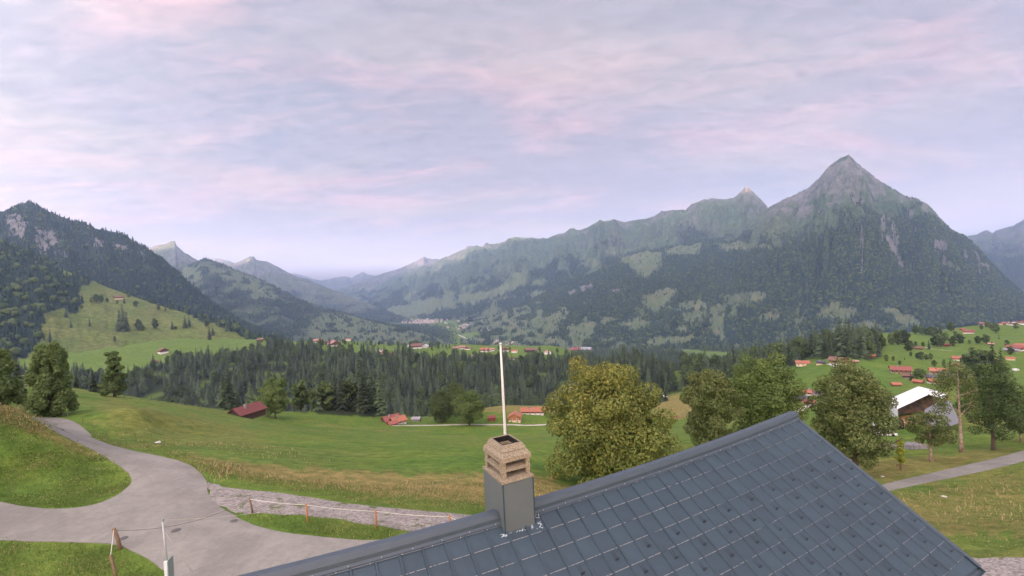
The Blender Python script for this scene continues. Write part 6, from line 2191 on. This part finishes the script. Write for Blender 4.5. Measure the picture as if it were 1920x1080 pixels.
# ------------------------------------------------------------------ festival tent, tarpaulin roof, benches
M_TENT = mat('tent_canvas', (0.80, 0.80, 0.83), 0.6, var=0.05)
M_TARP = mat('grey_tarpaulin', (0.16, 0.17, 0.18), 0.7, var=0.12, scale=0.8)
M_ALU = mat('tent_post', (0.55, 0.55, 0.56), 0.4, 0.5)
M_DARKT = mat('black_cloth', (0.012, 0.012, 0.014), 0.9)
M_BENCH = mat('bench_wood', (0.42, 0.26, 0.13), 0.7, var=0.2)
TY = 112.0
A1_, A2_ = at(1683, 767, TY - 4), at(1767, 748, TY - 1)
F1 = at(1741, 740, TY - 3)
B1_, B2_ = at(1667, 749, TY + 14), at(1777, 739, TY + 15)
R1 = at(1722, 725, TY + 15)
zg = H1(F1.x, F1.y)
tent = empty('festival_tent', (F1.x, F1.y, zg), 0, 'white festival tent with open dark gable among the trees at right', 'tent')
TI = Matrix.Translation(-tent.location)
tl = MB()
for quad in ((A1_, F1, R1, B1_), (F1, A2_, B2_, R1)):
    n_ = (quad[1] - quad[0]).cross(quad[3] - quad[0]).normalized()
    if n_.z < 0:
        n_ = -n_
    tl.prism([TI @ (p + n_ * 0.0) for p in quad], n_ * 0.10)
tl.build('roof_canvas', M_TENT, tent)
sw = MB()
for p, q in ((A1_, B1_),):
    gz = lambda v: H1(v.x, v.y) - 0.2
    sw.prism([TI @ p, TI @ q, TI @ Vector((q.x, q.y, gz(q))), TI @ Vector((p.x, p.y, gz(p)))], Vector((0.06, 0.03, 0)))
sw.build('side_wall', M_TENT, tent)
bw = MB()
bw.prism([TI @ (B1_ + Vector((0.3, -0.3, -0.1))), TI @ (R1 + Vector((0, -0.3, -0.15))), TI @ (B2_ + Vector((-0.3, -0.3, -0.1))), TI @ Vector((B2_.x, B2_.y - 0.3, H1(B2_.x, B2_.y))), TI @ Vector((B1_.x, B1_.y - 0.3, H1(B1_.x, B1_.y)))], Vector((0, 0.08, 0)))
bw.build('back_wall', mat('tent_backdrop', (0.10, 0.085, 0.075), 0.9, var=0.5, scale=0.8, col2=(0.22, 0.13, 0.08)), tent)
for p in (A1_, A2_, B1_, B2_, A1_.lerp(B1_, 0.5), A2_.lerp(B2_, 0.5)):
    MB().tube([TI @ Vector((p.x, p.y, H1(p.x, p.y) - 0.3)), TI @ (p - Vector((0, 0, 0.08)))], 0.07, 8).build('post', M_ALU, tent)
# grey tarpaulin roof of the neighbouring stage
tp = [at(1734, 768, TY - 8), at(1766, 750, TY - 2), at(1782, 752, TY - 2), at(1800, 792, TY - 16), at(1764, 806, TY - 20), at(1738, 790, TY - 15)]
stz = H1(tp[3].x, tp[3].y)
stage = empty('tarpaulin_roof', (tp[3].x, tp[3].y, stz), 0, 'grey tarpaulin roof beside the white tent, behind the small spreading tree', 'canopy')
SI = Matrix.Translation(-stage.location)
MB().prism([SI @ p for p in tp], Vector((0, 0, -0.12))).build('sheet', M_TARP, stage)
for p in tp:
    MB().tube([SI @ Vector((p.x, p.y, H1(p.x, p.y) - 0.3)), SI @ (p - Vector((0, 0, 0.12)))], 0.07, 8).build('post', M_ALU, stage)
for i in range(9):
    for j in range(2):
        px = 1690 + i * 4.2 + j * 3
        q = at(px, 774 - i * 0.3 - j * 9, TY - 3 + j * 5)
        z_ = H1(q.x, q.y)
        o = empty('beer_table', (q.x, q.y, z_), R(-32), 'long narrow wooden table with benches in rows under the white tent', 'table', 'tables under the tent')
        MB().box(-0.25, 0.25, -2.0, 2.0, 0.72, 0.76).build('table_top', M_BENCH, o)
        for s_ in (-1, 1):
            MB().box(s_ * 0.62 - 0.13, s_ * 0.62 + 0.13, -2.0, 2.0, 0.42, 0.46).build('bench', M_BENCH, o)
            MB().box(-0.22, 0.22, s_ * 1.6 - 0.03, s_ * 1.6 + 0.03, 0.0, 0.72).build('leg', M_ALU, o)
q = at(1683, 790, TY - 8)
o = empty('black_container', (q.x, q.y, H1(q.x, q.y)), R(-25), 'black box-like container at the left corner of the tent', 'container')
MB().box(-0.9, 0.9, -0.8, 0.8, 0, 2.0).build('body', M_DARKT, o, bevel=0.03)
MB().box(-0.95, 0.95, -0.85, 0.85, 2.003, 2.12).build('lid', M_DARKT, o)
q = at(1695, 789, TY - 7)
o = empty('wooden_pallets', (q.x, q.y, H1(q.x, q.y)), R(-25), 'low stack of pale wooden boards right of the black container', 'pallets')
for k in range(4):
    MB().box(-1.0, 1.0, -0.6, 0.6, 0.1 + k * 0.3, 0.2 + k * 0.3).build('board', M_BENCH, o)


def vehicle(name, px, py, Y, L, W, Hh, label, col, rz, van=True):
    p = at(px, py, Y)
    p.z = H1(p.x, p.y)
    o = empty(name, p, rz, label, 'van' if van else 'car')
    m = mat('paint_' + col[0], col[1], 0.35, coat=0.4, spec=0.5)
    h0 = 0.35
    side = [(-L / 2, h0), (-L / 2, Hh * 0.55), (-L / 2 + 0.1, Hh), (L * 0.22, Hh), (L * 0.36, Hh * 0.62), (L / 2, Hh * 0.5), (L / 2, h0)] if van else \
        [(-L / 2, h0), (-L / 2, Hh * 0.6), (-L * 0.38, Hh * 0.66), (-L * 0.25, Hh), (L * 0.12, Hh), (L * 0.27, Hh * 0.66), (L / 2, Hh * 0.55), (L / 2, h0)]
    MB().prism([(x_, -W / 2, z_) for x_, z_ in side], (0, W, 0)).build('body', m, o, bevel=0.06)
    for s_ in (-1, 1):
        MB().box(-L * 0.1, L * 0.2, s_ * W / 2 - 0.012, s_ * W / 2 + 0.012, Hh * 0.66, Hh * 0.9).build('window', M_PANE, o)
        for x_ in (-L * 0.3, L * 0.3):
            MB().tube([(x_, s_ * W / 2 - 0.12, 0.33), (x_, s_ * W / 2 + 0.04, 0.33)], 0.33, 14).build('wheel', M_DARKT, o)
    return o


vehicle('van', 1646, 787, 104, 5.0, 1.95, 2.1, 'white van parked left of the tent, half behind the olive maple', ('white', (0.78, 0.78, 0.80)), R(25))
vehicle('car', 1657, 796, 98, 4.2, 1.75, 1.45, 'white car parked in front of the white van', ('white', (0.78, 0.78, 0.80)), R(-15), False)
vehicle('van', 1905, 694, 440, 5.5, 2.0, 2.2, 'white van on the field track at the right picture edge', ('white', (0.78, 0.78, 0.80)), R(5))
# stone slabs under the maple
rs = random.Random(4)
M_STONE = mat('grey_stone', (0.21, 0.205, 0.215), 0.9, var=0.3, scale=1.5, bump=0.4, bscale=6)
for i, (px, py, w, h_) in enumerate([(1662, 838, 1.7, 0.8), (1672, 833, 1.5, 0.75), (1667, 827, 1.6, 0.5), (1680, 828, 1.2, 0.7), (1656, 831, 1.2, 0.6), (1706, 829, 1.6, 1.0), (1716, 833, 1.8, 0.9), (1726, 830, 1.4, 0.8)]):
    p = at(px, py, 78)
    p.z = H1(p.x, p.y)
    mb = MB().box(-w / 2, w / 2, -w * 0.35, w * 0.35, -0.2, h_)
    mb.v = [(a + rs.uniform(-0.12, 0.12), b + rs.uniform(-0.12, 0.12), c + rs.uniform(-0.08, 0.08)) for a, b, c in mb.v]
    o = mb.build('stone_block', M_STONE, None, bevel=0.05)
    o.location = p
    o.rotation_euler = (0, 0, rs.uniform(-0.5, 0.5))
    side = 'left of the yellow young tree' if i < 5 else 'right of the yellow young tree'
    tag(o, 'grey stone block in the pile ' + side, 'stone', 'stone blocks ' + side)

# ------------------------------------------------------------------ fence posts, strings, poles
M_POST = mat('fence_wood', (0.20, 0.135, 0.085), 0.9, var=0.3, scale=4.0)
M_POST_NEW = mat('new_fence_wood', (0.42, 0.20, 0.085), 0.85, var=0.25, scale=4.0)
M_STRING = mat('white_fence_tape', (0.62, 0.60, 0.50), 0.8)
M_GUY = mat('guy_wire', (0.26, 0.25, 0.19), 0.8)
M_ROPE = mat('grey_rope', (0.085, 0.075, 0.065), 0.9)
M_GALV = mat('galvanised_steel', (0.36, 0.38, 0.38), 0.5, 0.3, var=0.12)
M_WHITEP = mat('flagpole_paint', (0.62, 0.60, 0.54), 0.5, var=0.08)
M_SIGN = mat('sign_white', (0.66, 0.70, 0.72), 0.5)
M_SIGN_G = mat('sign_green_back', (0.24, 0.30, 0.27), 0.5)
M_IRON = mat('cast_iron', (0.10, 0.095, 0.09), 0.6, 0.2, var=0.3, scale=8)


def post(px, py, top_px, label, m=M_POST, r=0.055, cat='post', group='fence posts beside the gravel path', name='fence_post'):
    p = G(px, py, True)
    tx, ty = top_px
    # top of the post stands over the foot, leaning a little as seen
    d = ray(tx, ty)
    Yp = p.y
    t = Vector((d[0] * Yp, Yp, d[2] * Yp))
    rel = t - p
    mb = MB().tube([Vector((0, 0, -0.3)), rel * 0.5, rel * 0.97, rel], [r * 1.05, r, r * 0.95, r * 0.6], 10)
    o = mb.build(name, m, None, smooth=True)
    o.location = p
    tag(o, label, cat, group)
    return p, t


posts = [post(475, 963, (467, 933), 'weathered fence post at the corner where the gravel meets the asphalt'),
         post(577, 979, (574, 944), 'orange-brown fence post, second from the asphalt along the gravel path', M_POST_NEW),
         post(706, 991, (704, 956), 'orange-brown fence post, third along the gravel path', M_POST_NEW),
         post(845, 1000, (843, 966), 'orange-brown fence post next to the chimney', M_POST_NEW)]
pl1 = post(228, 1030, (213, 990), 'thick fence post at the grass corner in the lower left', M_POST, 0.085, group='fence posts at the lower left grass')
pl2 = post(222, 1095, (207, 1040), 'leaning fence post cut by the lower picture edge', M_POST, 0.06, group='fence posts at the lower left grass')


def strand(name, a, b, sag, r, m, label, cat, n=14, group=None):
    mb = MB()
    pts = []
    for i in range(n + 1):
        t = i / n
        p = Vector(a).lerp(Vector(b), t)
        p.z -= sag * 4 * t * (1 - t)
        pts.append(p)
    o0 = pts[0].copy()
    mb.tube([p - o0 for p in pts], r, 5)
    o = mb.build(name, m, None, smooth=True)
    o.location = o0
    tag(o, label, cat, group)
    return o


tops = [t for p, t in posts]
dn = Vector((0, 0, -0.08))
for i, lab in enumerate(['between the corner post and the second post', 'between the second and the third post', 'between the third post and the one by the chimney']):
    strand('fence_tape', tops[i] + dn, tops[i + 1] + dn, 0.06, 0.013, M_STRING, 'white fence tape strung ' + lab, 'fence tape', group='tapes along the gravel path')
e_ = at(905, 1000, 22)
strand('fence_tape', tops[3] + dn, Vector((tops[3].x + 1.9, tops[3].y - 0.8, tops[3].z - 0.55)), 0.05, 0.013, M_STRING, 'white fence tape running from the last post behind the roof ridge', 'fence tape', group='tapes along the gravel path')
strand('rope', pl1[1] + Vector((0.03, 0, -0.12)), tops[0] + Vector((0, 0, -0.1)), 0.52, 0.011, M_ROPE, 'dark sagging rope hung across the asphalt between two posts', 'rope', 24)
strand('fence_tape', pl1[1] + dn, pl2[1] + dn, 0.03, 0.013, M_STRING, 'white tape from the thick post down to the leaning post', 'fence tape')
# sign pole
pb = G(318, 1100, True)
pt_d = ray(305, 976)
yb = pb.y
ptop = Vector((pt_d[0] * yb, yb, pt_d[2] * yb))
sp_ = empty('sign_pole', pb, 0, 'slim grey steel pole with a narrow sign panel near the lower edge', 'pole')
rel = ptop - pb
MB().tube([Vector((0, 0, -0.2)), rel], [0.045, 0.04], 12).build('pole', M_GALV, sp_, smooth=True)
MB().tube([rel - Vector((0, 0, 0.02)), rel + Vector((0, 0, 0.09))], [0.055, 0.05], 10).build('pole_cap', M_GALV, sp_)
mid_ = at(318, 1060, yb) - pb
SM = Matrix.Translation(mid_) @ Matrix.Rotation(R(100), 4, 'Z')
MB().box(-0.26, 0.26, -0.02, 0.02, -0.75, 0.30, SM).build('sign_panel', M_SIGN_G, sp_)
MB().box(-0.30, -0.22, -0.06, 0.06, -0.78, 0.34, SM).build('sign_frame', M_SIGN, sp_)
strand('wire', ptop + Vector((0, 0, 0.02)), G(540, 972, True) + Vector((0, 0, 0.6)), 0.12, 0.008, M_STRING, 'thin pale wire from the steel pole across the asphalt to the fence', 'wire', 16)
strand('wire', ptop + Vector((0, 0, -0.4)), G(360, 1072, True), 0.0, 0.007, M_STRING, 'thin guy wire from the steel pole down to the asphalt', 'wire', 4)
# manhole covers
for px, py, lab in ((330, 996, 'round iron manhole cover in the asphalt right of the steel pole'), (437, 979, 'round iron cover in the asphalt near the gravel corner'), (230, 1011, 'worn iron cover in the asphalt beside the thick post')):
    p = G(px, py, True)
    mb = MB().tube([(0, 0, 0.02), (0, 0, 0.055)], 0.30, 20)
    o = empty('manhole_cover', p, 0, lab, 'manhole cover')
    MB().tube([(0, 0, 0.0), (0, 0, 0.049)], 0.24, 24).build('frame', M_IRON, o)
    MB().tube([(0, 0, 0.052), (0, 0, 0.056)], 0.19, 24).build('lid', M_IRON, o)

# white flagpole behind the house with its guy wires
FY = 24.0
fb, ft_ = at(952, 905, FY), at(938.5, 646, FY)
dirp = (ft_ - fb)
gz_ = H1(fb.x, fb.y)
base = fb - dirp * ((fb.z - gz_) / dirp.z)
fp = empty('flagpole', base, 0, 'tall slim white flagpole standing behind the chimney', 'flagpole')
rl = ft_ - base
MB().tube([Vector((0, 0, -0.3)), rl * 0.35, rl * 0.7, rl], [0.105, 0.092, 0.072, 0.052], 14).build('pole', M_WHITEP, fp, smooth=True)
MB().tube([rl, rl + Vector((0, 0, 0.05)), rl + Vector((0, 0, 0.10))], [0.075, 0.075, 0.03], 12).build('pole_cap', M_WHITEP, fp, smooth=True)
MB().tube([Vector((0.14, -0.02, 0.6)), rl * 0.5 + Vector((0.10, -0.03, 0)), rl + Vector((0.07, 0, -0.05))], 0.012, 5).build('halyard', M_ROPE, fp)
ap = base + rl * 0.42
strand('guy_wire', ap, G(742, 934, True) + Vector((0, 0, 0.1)), 0.1, 0.006, M_GUY, 'pale guy wire running left from the flagpole to the meadow', 'wire', 12)
w2 = at(1115, 925, 30)
strand('guy_wire', ap, Vector((w2.x, w2.y, H1(w2.x, w2.y))), 0.1, 0.006, M_GUY, 'pale guy wire running right from the flagpole behind the roof ridge', 'wire', 12)

# thin stakes of the pasture fences
SG_ = MB().tube([(0, 0, -0.15), (0, 0, 1.0)], [0.03, 0.025], 6).mesh('stake', M_POST)


def stakes(pts, n, lab, grp, h=1.1, jit=1.2, wire=True):
    P = np.array(pts, float)
    s = np.concatenate([[0], np.cumsum(np.hypot(*np.diff(P, axis=0).T))])
    prev = None
    for i in range(n):
        u = s[-1] * i / (n - 1)
        px = np.interp(u, s, P[:, 0]) + random.uniform(-jit, jit)
        py = np.interp(u, s, P[:, 1])
        p = G(px, py)
        o = bpy.data.objects.new('fence_stake', SG_)
        COL.objects.link(o)
        hh = h * random.uniform(0.85, 1.15)
        f = max(1.0, p.y / 70)
        o.location = p
        o.scale = (f, f, hh)
        o.rotation_euler = (random.uniform(-0.08, 0.08), random.uniform(-0.08, 0.08), 0)
        tag(o, lab, 'fence stake', grp)


stakes([(232, 746), (300, 757), (360, 764), (420, 775), (480, 785), (520, 789), (560, 793), (640, 796), (700, 797)], 30, 'thin stake of the pasture fence along the meadow crest by the barn', 'stakes along the meadow crest', 1.3)
stakes([(40, 781), (93, 779), (127, 783), (160, 797), (174, 812), (201, 826)], 7, 'thin stake of the fence outside the road bend by the larch', 'stakes at the road bend', 1.1)
stakes([(201, 826), (287, 822), (300, 830), (308, 834)], 5, 'thin stake in the pasture below the road', 'stakes below the road', 1.0)
# pale stones lying in the grass
M_PALE = mat('pale_stone', (0.55, 0.53, 0.50), 0.9, var=0.15)
for px, py, w, lab in ((296, 830, 0.9, 'flat pale stone in the pasture below the road bend'), (1770, 932, 0.5, 'small pale stone in the grass below the lane'), (1655, 894, 0.4, 'pale stone on the verge above the lane by the gable')):
    p = G(px, py)
    bm = bmesh.new()
    bmesh.ops.create_icosphere(bm, subdivisions=2, radius=w / 2)
    for v_ in bm.verts:
        v_.co.z *= 0.4
        v_.co *= 1 + 0.2 * math.sin(v_.co.x * 9 + v_.co.y * 7)
    me_ = bpy.data.meshes.new('stone')
    bm.to_mesh(me_)
    bm.free()
    o = link('stone', me_, None, M_PALE)
    o.location = p
    tag(o, lab, 'stone')
# guard round the young tree
p = at(1689, 880, 60)
p.z = H1(p.x, p.y)
o = empty('tree_guard', p, 0.3, 'small square wooden guard round the foot of the yellow young tree', 'tree guard')
for a_, b_ in ((-1, -1), (1, -1), (1, 1), (-1, 1)):
    MB().tube([(a_ * 0.32, b_ * 0.32, -0.1), (a_ * 0.32, b_ * 0.32, 0.75)], 0.04, 8).build('stake', M_POST, o)
for k in range(4):
    an = k * math.pi / 2
    MB().box(-0.36, 0.36, 0.34, 0.37, 0.55, 0.64, Matrix.Rotation(an, 4, 'Z')).build('rail', M_POST, o)


# ------------------------------------------------------------------ grass: blades in tufts where it is close enough to see, straw on the banks
def tufts(n, polys_px, hmin, hmax, dryp, seed, blades=5, clump=0.16, name='grass', label='', ymax=90, width=0.016, avoid=True):
    rng = np.random.default_rng(seed)
    out = []
    for poly, share, dp, hs in polys_px:
        P = np.array(poly, float)
        W_ = np.array([tuple(G(a, b, True))[:2] for a, b in P])
        x0, y0 = W_.min(0)
        x1, y1 = W_.max(0)
        k = int(n * share)
        got = np.zeros((0, 2))
        while len(got) < k:
            q = rng.uniform((x0, y0), (x1, y1), (k * 3, 2))
            q = q[in_poly(q[:, 0], q[:, 1], W_)]
            dd = np.hypot(q[:, 0], q[:, 1])
            cl = fbm(q[:, 0] / 2.2, q[:, 1] / 2.2, 3, seed)
            keep = rng.uniform(0, 1, len(q)) < np.clip(0.45 + 1.4 * cl, 0.08, 1)
            if avoid:
                keep &= ~inpaved(q)
            got = np.concatenate([got, q[keep]])
            if len(q) == 0:
                break
        got = got[:k]
        out.append(np.column_stack([got, np.full(len(got), dp), np.full(len(got), hs)]))
    A = np.concatenate(out)
    A[:, :2] += rng.normal(0, 0.9, (len(A), 2)) * rng.uniform(0, 1, (len(A), 1)) ** 2 * 1.6
    A = A[~inpaved(A[:, :2])]
    z = H(A[:, 0], A[:, 1])
    m = len(A)
    base = np.column_stack([A[:, :2], z])
    base = np.repeat(base, blades, 0)
    dp = np.repeat(A[:, 2], blades)
    hs = np.repeat(A[:, 3], blades)
    N = len(base)
    base[:, :2] += rng.normal(0, clump, (N, 2))
    an = rng.uniform(0, 2 * math.pi, N)
    h = rng.uniform(hmin, hmax, N) * hs
    dirv = np.column_stack([np.cos(an), np.sin(an), np.zeros(N)])
    side = np.column_stack([-np.sin(an), np.cos(an), np.zeros(N)])
    dcam = np.hypot(base[:, 0], base[:, 1])
    w = (width * np.clip(dcam / 25.0, 0.8, 2.5))[:, None]
    bend = rng.uniform(0.3, 1.3, N)[:, None] * h[:, None]
    v = np.stack([base - side * w, base + side * w, base + dirv * bend + np.array([0, 0, 1.0]) * h[:, None]], 1).reshape(-1, 3)
    v[:, 2] -= 0.01
    isd = (rng.uniform(0, 1, N) < dp + 0.4 * fbm(base[:, 0] / 3, base[:, 1] / 3, 2, seed + 1)).astype(float)
    t = np.arange(N * 3).reshape(-1, 3)
    me = np_mesh(name, v, tris=t, attrs={'dry': np.repeat(isd, 3), 'rnd': np.repeat(rng.uniform(0, 1, N), 3)})
    o = link(name, me, mat=M_BLADE)
    tag(o, label, 'grass', None, 'stuff')
    return o


def inpaved(q):
    r = np.zeros(len(q), bool)
    for k in ('road', 'far_road', 'lane', 'gravel', 'yard'):
        r |= in_poly(q[:, 0], q[:, 1], PLANS[k])
    return r


def blade_material():
    m = bpy.data.materials.new('grass_blades')
    m.use_nodes = True
    t = NT(m.node_tree)
    A = lambda k: t.n('ShaderNodeAttribute', attribute_name=k).outputs['Fac']
    g = t.mix(A('rnd'), (0.095, 0.165, 0.034), (0.165, 0.235, 0.055))
    d = t.mix(A('rnd'), (0.235, 0.195, 0.080), (0.40, 0.335, 0.160))
    c = t.mix(A('dry'), g, d)
    b = t.n('ShaderNodeBsdfPrincipled', {'Base Color': c, 'Roughness': 0.7, 'Specular IOR Level': 0.2})
    tr = t.n('ShaderNodeBsdfTranslucent', {'Color': c})
    s = t.n('ShaderNodeMixShader', {0: 0.3, 1: b.outputs[0], 2: tr.outputs[0]})
    t.n('ShaderNodeOutputMaterial', {'Surface': s.outputs[0]})
    return m


M_BLADE = blade_material()
tufts(22000, [
    ([(-40, 770), (60, 800), (150, 845), (245, 890), (245, 915), (150, 950), (-40, 940)], 0.30, 0.04, 0.8),
    ([(-40, 762), (20, 770), (70, 797), (130, 835), (190, 862), (170, 862), (90, 820), (-40, 785)], 0.07, 0.6, 1.5),
    ([(-40, 1016), (220, 1024), (320, 1090), (-40, 1110)], 0.16, 0.10, 0.8),
    ([(400, 950), (480, 966), (640, 980), (800, 1002), (900, 1008), (760, 1020), (560, 1002), (440, 966)], 0.10, 0.12, 0.9),
    ([(380, 880), (520, 915), (700, 945), (900, 968), (900, 950), (700, 925), (520, 900), (400, 872)], 0.12, 0.25, 1.1),
    ([(130, 806), (300, 853), (390, 890), (420, 880), (300, 840), (180, 812)], 0.06, 0.35, 1.3),
    ([(1690, 920), (1920, 868), (1960, 1040), (1840, 1046)], 0.14, 0.2, 1.0),
], 0.04, 0.11, 0.3, 55, 5, 0.25, 'grass', 'green and straw-coloured grass tufts on the banks beside the road')
tufts(1500, [
    ([(395, 868), (440, 885), (420, 905), (392, 893)], 0.06, 0.9, 1.6),
    ([(420, 880), (700, 912), (1030, 915), (1060, 950), (900, 948), (700, 928), (500, 900)], 0.52, 0.75, 1.0),
    ([(150, 790), (420, 850), (640, 890), (640, 870), (420, 830), (200, 790)], 0.22, 0.5, 1.1),
    ([(1640, 935), (1900, 890), (1940, 990), (1760, 990)], 0.10, 0.9, 1.3),
], 0.10, 0.26, 0.3, 57, 5, 0.3, 'straw_grass', 'dry straw-coloured grass in the band across the meadow', width=0.018)

# ------------------------------------------------------------------ dawn haze
hm = bpy.data.materials.new('haze')
hm.use_nodes = True
ht = NT(hm.node_tree)
pv = ht.n('ShaderNodeVolumePrincipled', {'Color': (0.39, 0.57, 0.90, 1.0), 'Density': 7.0e-5, 'Anisotropy': 0.0})
ht.n('ShaderNodeOutputMaterial', {'Volume': pv.outputs[0]})
hb = MB().box(-24000, 24000, -11500, 24000, -900, 1660)
tag(hb.build('haze', hm), kind='stuff')
